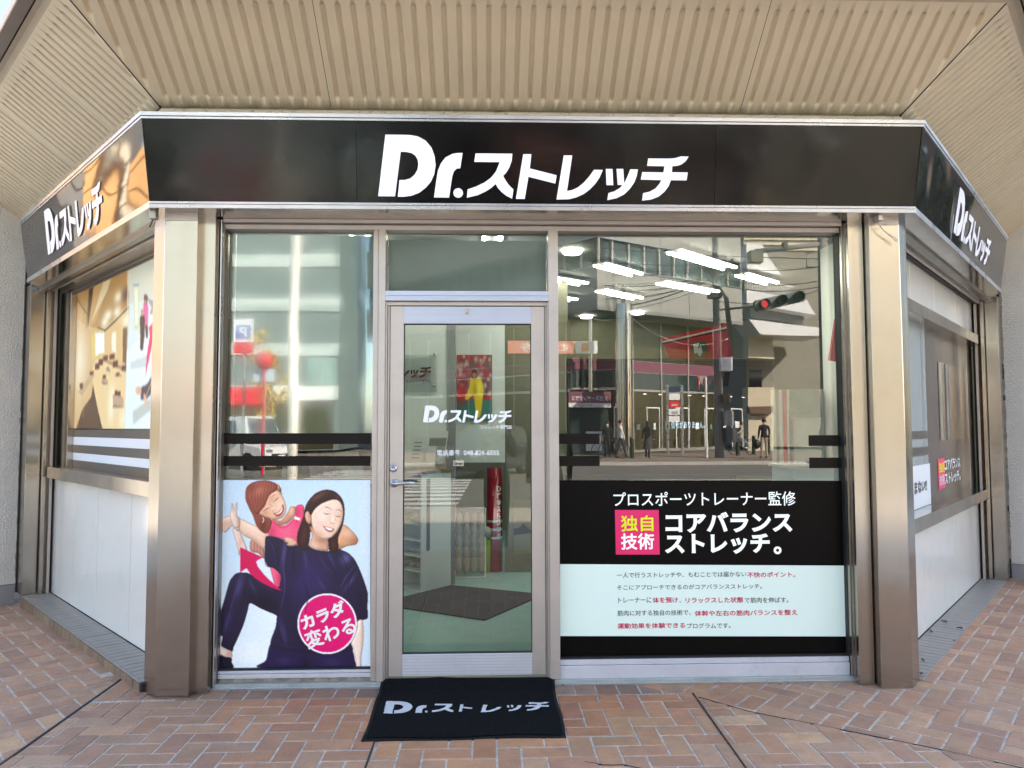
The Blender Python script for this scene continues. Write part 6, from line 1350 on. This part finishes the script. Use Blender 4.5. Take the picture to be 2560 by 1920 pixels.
# ---- other blocks along the street
M['spandrel']=mat('pale_spandrel',(.50,.56,.55),.5)
def block(lab,x0,x1,y0,y1,h,m,nx,nz,front_='S',z0=4,glass=M['glz'],fr_=.62,cat='building'):
    t=empty('street_building',((x0+x1)/2,(y0+y1)/2,0),lab,cat)
    MB().box(WORLD,x0,x1,y0,y1,0,h).build('wall',m,t); f=Fr((x1,y1,0),(-1,0,0),UP,(0,1,0)) if front_=='S' else Fr((x0,y0,0),(1,0,0),UP,(0,-1,0)) if front_=='N' else (Fr((x1,y0,0),(0,1,0),UP,(1,0,0)) if front_=='E' else Fr((x0,y1,0),(0,-1,0),UP,(-1,0,0)))
    L=(x1-x0) if front_ in 'SN' else (y1-y0); sx=L/nx; sz=(h-z0-1)/nz; me=None
    for i in range(nx):
        for j in range(nz):
            if me is None:
                o=MB().box(Fr((0,0,0),f.u,f.v,f.n),-sx*fr_/2,sx*fr_/2,0,sz*.6,-.02,.04).build('window',glass,t); me=o
                MB().box(Fr((0,0,0),f.u,f.v,f.n),-.04,.04,0,sz*.6,.04,.07).build('glazing_bar',M['alu'],o)
            else: o=copy_tree(me,t)
            o.location=Vector(f.p(sx*(i+.5),z0+sz*j))
    for j in range(1,nz+1): MB().box(f,0,L,z0+sz*j-sz*.36,z0+sz*j-sz*.08,.06,.16).build('spandrel_band',M['spandrel'] if glass is not M['glz'] else m,t)
    MB().box(f,-.1,L+.1,h,h+.5,-1,.15).build('parapet',m,t); MB().box(f,.3,L-.3,.1,z0-1,-.02,.05).build('shopfront',M['glz2'],t); MB().box(f,0,L,z0-.95,z0-.1,0,.35).build('fascia_band',random.choice([M['plum'],M['white'],M['red']]),t)
    return t
block('glass fronted grey block behind the bright lamp column',-19,-9,-52,-42,24,mat('teal_grey_wall',(.16,.20,.20),.6),5,7,glass=mat('bright_glass',(.30,.42,.40),.1,.3,spec=1),fr_=.85)
block('pale block with a red shop fascia farther along the street',-34,-20,-50,-38,19,mat('blue_grey_wall',(.20,.24,.25),.7),6,5)
block('white apartment block at the left end of the street',-58,-37,-46,-30,23,mat('grey_white_wall',(.34,.35,.34),.7),8,7)
block('beige block to the right beyond the balcony building',40,58,-50,-34,20,M['beige'],7,6)
block('orange clad building on the left side street facing the shop sign',-46,-36,12,17.8,11.3,M['orange'],3,3,'E'); block('second orange building behind the first with a beige tower between',-46,-36,19.75,21.3,12.4,M['orange'],1,3,'E')
block('beige tower standing between the two orange buildings',-40,-36.5,18.35,19.3,14,M['beige'],1,5,'E'); block('pale bluish glass block beside the shop on the right, placed to block the sun',8,42,11,22,14,mat('white_bluish_wall',(.62,.68,.75),.6),12,5,'N',glass=mat('sky_glass',(.35,.45,.55),.08,.4,spec=1))  # wide glass block placed and sized to keep sun off the pavement
block('dark grey block added past the second orange building for the sign to mirror',-47,-36,21.4,33,13,mat('dark_grey_wall',(.10,.095,.085),.6),4,4,'E')  # added so the sign's far half mirrors dark, shade put into its wall
def tree(lab,p,h,r,m,n=1400,seed=1):
    t=empty('tree',p,lab,'tree'); rr=np.random.RandomState(seed); mb=MB(); mb.tube([p,(p[0]+.1,p[1],h*.35),(p[0],p[1]+.1,h*.6),(p[0]+.1,p[1],h*.9)],[.16,.13,.09,.04],8)
    for k in range(9):
        a=k*2.4; mb.tube([(p[0],p[1],h*(.35+.05*k)),(p[0]+math.cos(a)*r*.4,p[1]+math.sin(a)*r*.4,h*(.45+.05*k)),(p[0]+math.cos(a)*r*.8,p[1]+math.sin(a)*r*.8,h*(.55+.045*k))],[.06,.04,.015],5)
    mb.build('trunk',M['bark'],t)
    cl=[(rr.normal(0,r*.42),rr.normal(0,r*.42),h*.68+rr.normal(0,h*.14)) for k in range(26)]; V=[];Fc=[]
    for k in range(n):
        c=cl[rr.randint(26)]; q=np.array(p)+np.array(c)+rr.normal(0,r*.16,3); u=rr.normal(0,1,3); u/=np.linalg.norm(u); v=np.cross(u,rr.normal(0,1,3)); v/=np.linalg.norm(v); s_=rr.uniform(.07,.16)
        i=len(V); V+= [q-u*s_,q+v*s_*.6,q+u*s_,q-v*s_*.6]; Fc.append((i,i+1,i+2,i+3))
    MB().add(V,Fc).build('crown',m,t,fix=False)
tree('yellow leaved ginkgo beside the parking sign across the street',V3((665,1090),31)*np.array([1,1,0]),5,.8,M['ginkgo'],700,2)
tree('dark green street tree on the right side street',np.array([10.5,5.5,0]),6,1.05,M['leafmat'],2200,3); tree('dark green tree farther right near the pale glass block',np.array([14.5,8.,0]),8,2.0,M['leafmat'],2200,4)
tree('small green street tree by the far kerb on the left',np.array([-14,-28.,0]),6,1.5,M['leafmat'],1400,6)
# ---- poles, wires, signals
def upole(lab,px,dp,h,r,base_y=1146):
    q=V3(px,dp); t=empty('utility_pole',(q[0],q[1],0),lab,'utility pole'); MB().lathe(Fr((q[0],q[1],0),(1,0,0),(0,1,0),UP),[(r*1.25,-.1),(r,h*.5),(r*.8,h),(0,h)],16).build('pole',M['pole'],t); return t,np.array([q[0],q[1],0])
tp,P1=upole('dark utility pole with boxes and cable coils at the far kerb',(1797,1050),34,12,.17)
def pbox(name,x0,x1,y0,y1,dp,th,m,t): a=V3((x0,y1),dp); b=V3((x1,y0),dp); return MB().box(WORLD,a[0],b[0],a[1]-th/2,a[1]+th/2,a[2],b[2]).build(name,m,t,bevel=.01)
pbox('white_box',1800,1827,894,928,33.7,.5,M['white'],tp); pbox('brown_box',1806,1824,984,1009,33.7,.3,mat('brown_box_paint',(.12,.08,.05),.6),tp); pbox('control_box',1809,1830,1028,1066,33.7,.4,M['grey'],tp); pbox('control_box',1812,1838,1070,1104,33.7,.4,mat('dark_grey_box',(.06,.07,.08),.5),tp); pbox('switch_box',1772,1802,733,745,33.8,.5,M['black'],tp)
mb=MB(); 
for k in range(5): mb.tube([P1+np.array([.22+.05*k,.1,3.2]),P1+np.array([.5+.05*k,.1,5]),P1+np.array([.35+.04*k,.1,7.2]),P1+np.array([.1,.1,7.8])],.025,5)
mb.build('cable_coil',M['black'],tp)
for k in range(26):
    a=random.uniform(0,6.3); MB().tube([P1+UP*(8.2+.5*random.random()),P1+np.array([math.cos(a)*.5,math.sin(a)*.4,8.1+.6*random.random()]),P1+np.array([math.cos(a)*.8,math.sin(a)*.5,8.5+.7*random.random()])],.018,4).build('bracket',M['black'],tp)
tq,P2=upole('tall grey pole carrying a signal arm near the right jamb reflection',(2060,800),30,13,.17)
a=V3((2062,608),30); b=V3((1888,628),30); MB().tube([a,b],.10,8).build('signal_arm',M['pole'],tq); pbox('signal_back_box',1872,1901,628,656,30,.5,mat('olive_signal_back',(.10,.10,.06),.6),tq); pbox('arm_clamp',1955,1966,605,622,30,.3,M['black'],tq)
for x in (2018,2050): MB().tube([V3((x,632),30),V3((x,668),30)],.03,5).build('bracket',M['pole'],tq)
for y in (632,667): MB().tube([V3((2016,y),30),V3((2058,y-5),30)],.03,5).build('bracket',M['pole'],tq)
def wire(lab,a,b,da,db,sag,r=.018,m=None):
    A=V3(a,da); B=V3(b,db); P=[A+(B-A)*t-UP*sag*4*t*(1-t) for t in np.linspace(0,1,14)]
    o=MB().tube(P,r,5).build('overhead_wire',m or M['black'],None); tag(o,lab,'wire','overhead wires')
for i,(y0,y1,s_) in enumerate(((600,640,.1),(645,662,.1),(688,690,.5),(700,693,.6),(716,696,.8),(724,700,.3))): wire(['uppermost','second','third','fourth','fifth','lowest'][i]+' wire fanning left from the utility pole',(1350,y0),(1786,y1),40,34,s_)
for i,(y0,y1,s_) in enumerate(((640,646,.0),(662,664,.2),(690,700,.3),(706,715,.3),(752,722,.3))): wire(['highest','second highest','middle','second lowest','lowest'][i]+' wire strung between the utility pole and the signal pole',(1790,y0),(2060,y1),34,30,s_)
rs3=random.Random(9)
for i in range(7):
    y0=620+i*22; y1=668+i*7; wire('thin drooping wire %s of the bundle left of the utility pole'%['first','second','third','fourth','fifth','sixth','last'][i],(1300,y0),(1786,y1),42,34,.15+rs3.random()*.9,.012)
wire('thick overhead cable rising from the steel column to the utility pole',(1560,766),(1790,690),37,34,.2,.03); wire('pale sagging cable from the steel column past the red board',(1562,780),(1830,845),37,36,.9,.022,M['alu']); wire('pale cable left of the steel column',(1460,785),(1562,787),37,36,.3,.022,M['alu'])
# three lamp signal
q=V3((1950,752),26); ts=empty('traffic_signal',q,'horizontal three lamp traffic signal showing red','traffic light')
a=V3((1900,762),26); b=V3((2002,741),26); d=(b-a); Ld=np.linalg.norm(d); d=d/Ld; up=np.cross(np.array([0,1.,0]),d); up=up if up[2]>0 else -up; fT=Fr(a,d,up,(0,1,0))
rT=.19
MB().prism(fT,[(-.19+.0,-.12),(-.12,-.20),(Ld+.1,-.20),(Ld+.17,-.12),(Ld+.17,.12),(Ld+.1,.20),(-.12,.20),(-.19,.12)],-.2,0).build('housing',mat('grey_green_signal',(.12,.15,.14),.5),ts)
for k in range(3):
    c=fT.p(Ld*(.07+.43*k),0,.0); ff=Fr(c,fT.u,fT.v,fT.n); MB().lathe(ff,[(rT*.9,0),(rT*.92,.25),(rT*.88,.25),(rT*.86,0)],20).build('visor',M['black'],ts); MB().lathe(ff,[(0,.02),(rT*.82,.015)],20).build('lens',emat('red_lens',(1,.08,.08),.9) if k==0 else mat('dark_lens',(.03,.04,.03),.3),ts)
MB().tube([fT.p(-.1,0,-.1),V3((1802,775),33)],.05,6).build('support_arm',M['pole'],ts)
# no entry sign
q=V3((1766,1050),34); ne=empty('no_entry_sign',(q[0],q[1],0),'round red no-entry sign on a thin pole with a triangular sign behind','road sign')
MB().lathe(Fr((q[0],q[1],0),(1,0,0),(0,1,0),UP),[(.05,0),(.05,3.6)],12).build('pole',M['white'],ne)
zc1=V3((1748,958),34)[2]; fN=Fr((q[0]-.33,q[1]+.1,zc1),(.35,-.94,0),UP,(.94,.35,0)); MB().lathe(fN,[(0,-.01),(.31,-.01),(.31,.01),(0,.01)],28).build('disc',M['red'],ne); MB().box(fN,-.22,.22,-.05,.05,.011,.016).build('bar',M['white'],ne)
MB().prism(Fr((q[0],q[1]-.08,zc1),(1,0,0),UP,(0,1,0)),[(-.38,.33),(.42,.33),(.02,-.35)],-.01,.01).build('triangle_back',mat('sign_back',(.35,.30,.27),.6),ne)
# pylon
q=V3((1688,1126),38); py=empty('sign_pylon',(q[0],q[1],0),'tall steel pylon of stacked blue, white and red tenant panels','sign')
a=V3((1668,1126),38);b=V3((1708,963),38)
for x in (a[0],b[0]-.12): MB().box(WORLD,x,x+.12,q[1]-.1,q[1]+.05,0,b[2]).build('post',M['trim'],py)
for (y0,y1,mm) in ((967,981,mat('navy_panel',(.02,.04,.09),.4)),(984,1000,M['white']),(1003,1019,mat('bright_red_panel',(.70,.02,.02),.4)),(1022,1038,M['white']),(1041,1056,M['white'])):
    c=V3((1672,y1),38); e=V3((1699,y0),38); MB().box(WORLD,c[0],e[0],q[1],q[1]+.08,c[2],e[2]).build('panel',mm,py)
fpy=Fr((V3((1699,1000),38)[0],q[1]+.085,0),(-1,0,0),UP,(0,1,0)); z_=V3((1690,1016),38)[2]; text('lettering','みずほ',fpy,.12,z_,.30,.14,M['white'],py,.03); z_=V3((1690,1036),38)[2]; text('lettering','英会話',fpy,.12,z_,.30,.16,mat('purple_letter',(.1,.03,.15),.5),py,.03)
# parking sign, round sign on the left
def board(name,lab,x0,x1,y0,y1,dp,m,cat='sign',pole=True):
    a=V3((x0,y1),dp); b=V3((x1,y0),dp); t=empty(name,((a[0]+b[0])/2,a[1],0),lab,cat); f=Fr((b[0],a[1],0),(-1,0,0),UP,(0,1,0)); MB().box(f,0,b[0]-a[0],a[2],b[2],-.06,0).build('board',m,t)
    if pole: MB().lathe(Fr(((a[0]+b[0])/2,a[1]-.1,0),(1,0,0),(0,1,0),UP),[(.05,0),(.05,a[2]+.1)],10).build('pole',M['grey'],t)
    return t,f,a,b
t,f,a,b=board('parking_sign','white parking sign with a blue letter and red foot seen in the film covered pane',583,634,797,856,24,M['white']); MB().box(f,.08,b[0]-a[0]-.08,a[2]+.1,b[2]-.2,0,.01).build('blue_field',mat('blue_field',(.03,.10,.45),.4),t); text('lettering','P',f,.2,a[2]+.15,.26,.34,M['white'],t,.03,0,.015)
a2=V3((583,884),24); MB().box(f,0,b[0]-a[0],a2[2],a[2]-.01,-.05,.0).build('red_board',M['red'],t)
q=V3((659,900),23); t=empty('round_sign',(q[0],q[1],0),'round red sign above a pale blue board on a red pole','sign'); MB().lathe(Fr(q,(1,0,0),UP,(0,1,0)),[(0,-.01),(.25,-.01),(.25,.01),(0,.01)],28).build('disc',M['red'],t); MB().lathe(Fr((q[0],q[1]-.05,0),(1,0,0),(0,1,0),UP),[(.04,0),(.04,q[2])],10).build('pole',M['red'],t)
board('notice_board','pale blue street notice board with red lettering under the round sign',632,686,922,954,23.2,mat('pale_blue_board',(.45,.60,.70),.5)); board('shop_awning','red awning band low across the street on the left',560,650,966,1010,30,M['red'],'awning',False)
# bright steel lamp column left
q=V3((733,1000),19); t=empty('street_lamp_column',(q[0],q[1],0),'thick bright steel street column mirrored in the film covered pane','street lamp'); MB().lathe(Fr((q[0],q[1],0),(1,0,0),(0,1,0),UP),[(.13,0),(.12,9),(0,9)],20).build('column',mat('bright_column',(.80,.76,.66),.35,.3),t)
# bollards
for px,by,lab in ((1580,1146,'black bollard beside the round steel column'),(1843,1141,'green and black bollard between pole and cyclist'),(1885,1139,'green and black bollard next to the man with bags'),(1922,1138,'green and black bollard behind the man with bags')):
    dp=1900*1.45/(by-1065); q=V3((px,by),dp); t=empty('bollard',(q[0],q[1],0),lab,'bollard','bollards at the far kerb'); MB().lathe(Fr((q[0],q[1],0),(1,0,0),(0,1,0),UP),[(.10,0),(.09,.8),(.11,.82),(.07,.92),(0,.93)],14).build('post',mat('bollard_green',(.03,.05,.03),.4),t)
# ---- vehicles
def wheel(c,t,r=.33):
    f=Fr(c,(1,0,0),(0,0,1),(0,-1,0)); o=MB().lathe(Fr(c,(0,1,0),(0,0,1),(1,0,0)),[(r*.62,-.10),(r,-.09),(r,.09),(r*.62,.10)],22).build('wheel',M['black'],t); MB().lathe(Fr(c,(0,1,0),(0,0,1),(1,0,0)),[(0,-.07),(r*.6,-.09),(r*.62,.09),(0,.07)],14).build('rim',M['trim'],o)
def car(lab,loc,rz,m,van=False):
    t=empty('parked_car' if not van else 'delivery_van',(0,0,0),lab,'car' if not van else 'van')
    L,W_,H=(3.9,1.66,1.58) if not van else (4.2,1.75,1.95)
    f=Fr((0,0,0),(0,-1,0),(0,0,1),(1,0,0))   # a: forward along -y, b: up, c: right
    low=[(-L/2,.35),(-L/2+.05,.85),(-L/2+.25,.95),(L/2-1.15,1.0),(L/2-.12,.84),(L/2,.62),(L/2-.04,.28),(L/2-.45,.22),(-L/2+.3,.22)]
    MB().prism(f,low,-W_/2,W_/2).build('body',m,t,bevel=.07)
    hi=[(-L/2+.08,.93),(-L/2+.22,H-.08),(-L/2+.5,H),(L/2-1.85,H),(L/2-1.05,.98)] if not van else [(-L/2+.03,.93),(-L/2+.05,H),(L/2-1.1,H),(L/2-.75,.98)]
    n=len(hi); P=[]
    for s_ in (-1,1):
        for a,b in hi: k=(b-.93)/(H-.93); P.append(f.p(a,b,s_*(W_/2-.04-.13*k)))
    MB().add(P,[tuple(range(n))[::-1],tuple(range(n,2*n))]+[(i,(i+1)%n,(i+1)%n+n,i+n) for i in range(n)]).build('cabin',m,t,bevel=.05)
    def glq(nm,pts): MB().add([f.p(*p) for p in pts],[(0,1,2,3)]).build(nm,M['glz'],t,fix=False)
    k=lambda b:(b-.93)/(H-.93); hw=lambda b:W_/2-.04-.13*k(b)
    fa,fb=hi[-1],hi[-2]; lerp=lambda u:(fa[0]+(fb[0]-fa[0])*u+.02,fa[1]+(fb[1]-fa[1])*u+.012)
    p,q=lerp(.08),lerp(.9); glq('windscreen',[(p[0],p[1],-hw(p[1])+.08),(p[0],p[1],hw(p[1])-.08),(q[0],q[1],hw(q[1])-.08),(q[0],q[1],-hw(q[1])+.08)])
    for s_ in (-1,1):
        for a0,a1 in ((-L/2+.35,-.35),(-.28,L/2-1.55)):
            glq('side_window',[(a0,1.02,s_*(hw(1.02)+.006)),(a1+(.25 if a1>0 else 0),1.02,s_*(hw(1.02)+.006)),(a1,H-.14,s_*(hw(H-.14)+.006)),(a0+.05,H-.14,s_*(hw(H-.14)+.006))])
        MB().box(f,L/2-.22,L/2-.02,.60,.76,s_*(W_/2-.34)-.16,s_*(W_/2-.34)+.16).build('headlight',M['trim'],t,bevel=.04)
        MB().box(f,L/2-1.35,L/2-1.2,.98,1.1,s_*(W_/2+.10)-.07,s_*(W_/2+.10)+.07).build('mirror',m,t,bevel=.02)
        for a in (-L/2+.7,L/2-.72): wheel(f.p(a,.31,s_*(W_/2-.09)),t)
    MB().box(f,L/2-.03,L/2+.01,.36,.60,-.45,.45).build('grille',M['black'],t); pl=MB().box(f,L/2+.01,L/2+.025,.40,.56,-.17,.17).build('number_plate',M['white'],t)
    text('plate_number','08-65',Fr(f.p(L/2+.03,0,.13),(-1,0,0),(0,0,1),(0,-1,0)),0,.43,.26,.10,M['black'],t,.01)
    t.location=Vector(loc); t.rotation_euler=(0,0,rz)
    return t
# children were built about the origin, so the root may now be moved
q=V3((1222,1170),24.5); car('dark blue compact car facing the shop from the far lane',(q[0]-.1,q[1],-.13),math.pi+RAD(24),mat('dark_blue_car_paint',(.012,.016,.035),.18,.2,coat=.6))
q=V3((600,1110),29); car('white delivery van parked across the street on the left',(q[0],q[1],-.13),math.pi-RAD(60),mat('white_van_paint',(.75,.76,.78),.25,coat=.5),True)
# ---- people
def person(lab,px,py,dp,h,yaw,top,legs,pose='stand',hair=True,skirt=False,real=None,bag=None):
    q=real if real is not None else V3((px,py),dp)*np.array([1,1,0]); s=h/1.7
    t=empty('person',q,lab,'person'); cz,sz=math.cos(yaw),math.sin(yaw)
    def P(x,y,z): return Vector((q[0]+(x*cz-y*sz)*s,q[1]+(x*sz+y*cz)*s,q[2]+z*s))
    J={'pel':((0,0,.93),.135),'wst':((0,0,1.06),.125),'ch':((0,.01,1.28),.15),'nk0':((0,0,1.43),.075),'nk':((0,.0,1.49),.052),'hd':((0,.01,1.60),.088),'hd2':((0,.005,1.665),.072)}
    E=[('pel','wst'),('wst','ch'),('ch','nk0'),('nk0','nk'),('nk','hd'),('hd','hd2')]
    st_=dict(stand=0.04,walk=.24,ride=.3)[pose]
    for sd,sg in (('l',-1),('r',1)):
        f_=st_*sg
        if pose=='ride':
            J['hip'+sd]=((.09*sg,.02,.90),.095); J['kn'+sd]=((.12*sg,.34,.72-.12*sg),.07); J['an'+sd]=((.12*sg,.22,.34-.12*sg),.05); J['to'+sd]=((.12*sg,.38,.30-.12*sg),.045)
        else:
            J['hip'+sd]=((.085*sg,0,.88),.10); J['kn'+sd]=((.10*sg,f_*.55+.02,.50),.068); J['an'+sd]=((.10*sg,f_-.02,.09),.048); J['to'+sd]=((.11*sg,f_+.15,.035),.042)
        E+= [('pel','hip'+sd),('hip'+sd,'kn'+sd),('kn'+sd,'an'+sd),('an'+sd,'to'+sd)]
        J['sh'+sd]=((.185*sg,0,1.39),.068)
        if pose=='ride': J['el'+sd]=((.24*sg,.20,1.18),.048); J['wr'+sd]=((.20*sg,.42,1.08),.035); J['ha'+sd]=((.19*sg,.50,1.08),.035)
        elif pose=='walk': J['el'+sd]=((.24*sg,-.10*sg,1.13),.048); J['wr'+sd]=((.25*sg,.02-.14*sg,.90),.034); J['ha'+sd]=((.25*sg,.05-.14*sg,.81),.036)
        elif bag=='phone': J['el'+sd]=((.22*sg,.16,1.16),.05); J['wr'+sd]=((.09*sg,.34,1.34),.034); J['ha'+sd]=((.06*sg,.38,1.40),.036)
        else: J['el'+sd]=((.24*sg,-.02,1.12),.048); J['wr'+sd]=((.24*sg,.05,.88),.034); J['ha'+sd]=((.24*sg,.07,.79),.036)
        E+= [('ch','sh'+sd),('sh'+sd,'el'+sd),('el'+sd,'wr'+sd),('wr'+sd,'ha'+sd)]
    keys=list(J); me=bpy.data.meshes.new('body'); me.from_pydata([tuple(P(*J[k][0])) for k in keys],[(keys.index(a),keys.index(b)) for a,b in E],[]); o=bpy.data.objects.new('tmp',me); COL.objects.link(o)
    sk=o.modifiers.new('s','SKIN'); 
    for k,v in zip(keys,me.skin_vertices[0].data): v.radius=(J[k][1]*s,J[k][1]*s*(.78 if k in('pel','wst','ch') else 1)); v.use_root=(k=='pel')
    sb_=o.modifiers.new('u','SUBSURF'); sb_.levels=1; sb_.render_levels=1
    dg=bpy.context.evaluated_depsgraph_get(); m2=bpy.data.meshes.new_from_object(o.evaluated_get(dg)); bpy.data.objects.remove(o)
    m2.materials.clear()
    ob=link('body',m2,[top,legs,M['skin'],M['black']],t)
    for p in m2.polygons:
        p.use_smooth=True; c=p.center; z=(c.z-q[2])/s; loc=(Vector(c)-Vector(q)); r_=math.hypot(loc.x,loc.y)/s
        hand=min((Vector(c)-P(*J['ha'+sd][0])).length for sd in 'lr')<.075*s
        foot=min((Vector(c)-P(*J['to'+sd][0])).length for sd in 'lr')<.14*s
        p.material_index= 2 if (z>1.475 or hand) else (3 if foot else (0 if z>(.62 if skirt else .90) or (r_>.20 and z>.75 and pose!='ride') else 1))
    if skirt: MB().lathe(Fr(tuple(P(0,0,0)),(1,0,0),(0,1,0),UP),[(.15*s,.98*s),(.20*s,.75*s),(.24*s,.42*s)],18).build('coat_skirt',top,t)
    if hair:
        mb=MB(); mb.ell(tuple(P(0,-.02,1.635)),(.098*s,.105*s,.095*s),14,10); 
        if hair=='long': mb.ell(tuple(P(0,-.06,1.52)),(.09*s,.06*s,.14*s),12,8)
        mb.build('hair',M['hair'],t)
    fc=MB(); fr_=Fr(tuple(P(0,.09,1.585)),(cz,sz,0),UP,(-sz,cz,0))
    for e in (-.032,.032): fc.ell(fr_.p(e*s,.02*s,.004*s),(.012*s,.006*s,.005*s),8,5,fr_)
    fc.build('eyes',M['black'],t); MB().ell(fr_.p(0,-.012*s,.008*s),(.012*s,.02*s,.014*s),8,6,fr_).build('nose',M['skin'],t)
    if bag=='mask': MB().ell(fr_.p(0,-.028*s,.0),(.052*s,.036*s,.022*s),12,8,fr_).build('face_mask',M['white'],t)
    else: MB().ell(fr_.p(0,-.045*s,.004*s),(.022*s,.006*s,.006*s),8,5,fr_).build('mouth',mat('lips',(.35,.12,.10),.5),t)
    if bag=='pack': MB().box(Fr(tuple(P(0,-.15,1.0)),(cz,sz,0),UP,(-sz,cz,0)),-.15*s,.15*s,0,.40*s,-.10*s,.06*s).build('backpack',M['black'],t,bevel=.04)
    return t,P
def cl(n,c): return mat(n,c,.85,var=.1,vscale=12)
def bicycle(lab,px,py,dp,yaw,m):
    q=V3((px,py),dp)*np.array([1,1,0]); t=empty('bicycle',q,lab,'bicycle'); cz,sz=math.cos(yaw),math.sin(yaw); W=lambda y,z,x=0: np.array([q[0]+x*cz-y*sz,q[1]+x*sz+y*cz,z])
    for y in (-.52,.52):
        o=MB().tube([W(y+.33*math.cos(a),.34+.33*math.sin(a)) for a in np.linspace(0,2*math.pi,25)],.016,6,cap=False).build('wheel',M['black'],t)
        mb=MB(); 
        for a in np.linspace(0,math.pi,7)[:-1]: mb.tube([W(y+.32*math.cos(a),.34+.32*math.sin(a)),W(y-.32*math.cos(a),.34-.32*math.sin(a))],.003,4)
        mb.build('spokes',M['trim'],o)
    mb=MB(); 
    for a,b in (((-.52,.34),(-.08,.34)),((-.08,.34),(-.2,.82)),((-.08,.34),(.40,.72)),((-.52,.34),(-.17,.70)),((.40,.72),(.52,.34)),((.40,.72),(.36,.98)),((-.19,.72),(.38,.62))): mb.tube([W(*a),W(*b)],.018,7)
    mb.build('frame',m,t); mb=MB().tube([W(.34,1.0,-.26),W(.40,1.0),W(.34,1.0,.26)],.014,6); mb.build('handlebar',M['trim'],t); MB().ell(W(-.2,.86),(.09,.12,.04)).build('saddle',M['black'],t)
    b=Fr(W(.58,.72),(cz,sz,0),(-sz,cz,0),UP); MB().box(b,-.17,.17,-.12,.14,0,.22).build('basket',M['grey'],t); MB().box(Fr(W(-.6,.72),(cz,sz,0),(-sz,cz,0),UP),-.15,.15,-.2,.2,0,.02).build('carrier',M['black'],t)
    return t
S_=.0
bicycle('dark bicycle pushed by a woman in black beside the steel column',1527,1146,34.0,RAD(90),M['black'])
person('woman in black with a white face mask behind the dark bicycle',1520,1143,34.6,1.6,RAD(20),cl('black_coat',(.012,.012,.014)),cl('black_trousers',(.015,.015,.02)),'stand','long',bag='mask')
person('walker in a bulky white jacket and dark trousers',1553,1147,33.6,1.66,RAD(-80),cl('white_jacket',(.66,.63,.60)),cl('dark_trousers',(.03,.035,.045)),'walk')
person('person in a long dark coat with a black backpack walking away',1620,1146,34,1.62,RAD(-160),cl('long_dark_coat',(.05,.045,.045)),cl('black_trousers',(.015,.015,.02)),'walk','long',True,bag='pack')
bicycle('light framed bicycle ridden by the person in beige',1855,1138,37,RAD(70),M['trim'])
person('cyclist in a beige jacket and white mask',1852,1136,37,1.58,RAD(70-90+100),cl('beige_jacket',(.42,.36,.26)),cl('plum_trousers',(.08,.05,.08)),'ride',bag='mask')
t,P=person('man in a black jacket and khaki trousers seen from behind',1912,1149,33,1.72,RAD(175),cl('black_jacket',(.012,.013,.016)),cl('khaki_trousers',(.33,.28,.22)),'stand')
b=empty('shopping_bag',tuple(P(.3,.05,.5)),'black shopping bag hanging from the hand of the man in khaki trousers','bag'); MB().ell(tuple(P(.30,.07,.60)),(.17,.10,.20)).build('bag_body',M['black'],b); MB().tube([tuple(P(.24,.07,.79)),tuple(P(.30,.07,.74))],.012,5).build('strap',M['black'],b)
person('bystander in grey near the right edge of the large window',2066,1142,30,1.6,RAD(10),cl('grey_coat',(.08,.085,.10)),cl('grey_trousers',(.06,.065,.08)),'stand','long')
t,P=person('photographer in a grey hoodie and jeans standing on the pavement facing the door',0,0,0,1.60,0,cl('grey_hoodie',(.10,.105,.13)),cl('jeans',(.025,.035,.06)),'stand',True,real=np.array([.12,-4.78,0]),bag='phone')
ph=P(0,.41,1.40); o=MB().box(WORLD,ph.x-.08,ph.x+.08,ph.y-.006,ph.y+.004,ph.z-.037,ph.z+.04).build('phone',M['black'],None,bevel=.004); tag(o,'dark phone held level in both hands by the photographer','phone')
person('companion in black with dark hair beside the photographer',0,0,0,1.68,RAD(8),cl('black_shirt',(.012,.012,.014)),cl('black_jeans',(.02,.022,.03)),'stand',True,real=np.array([.72,-4.35,0]))
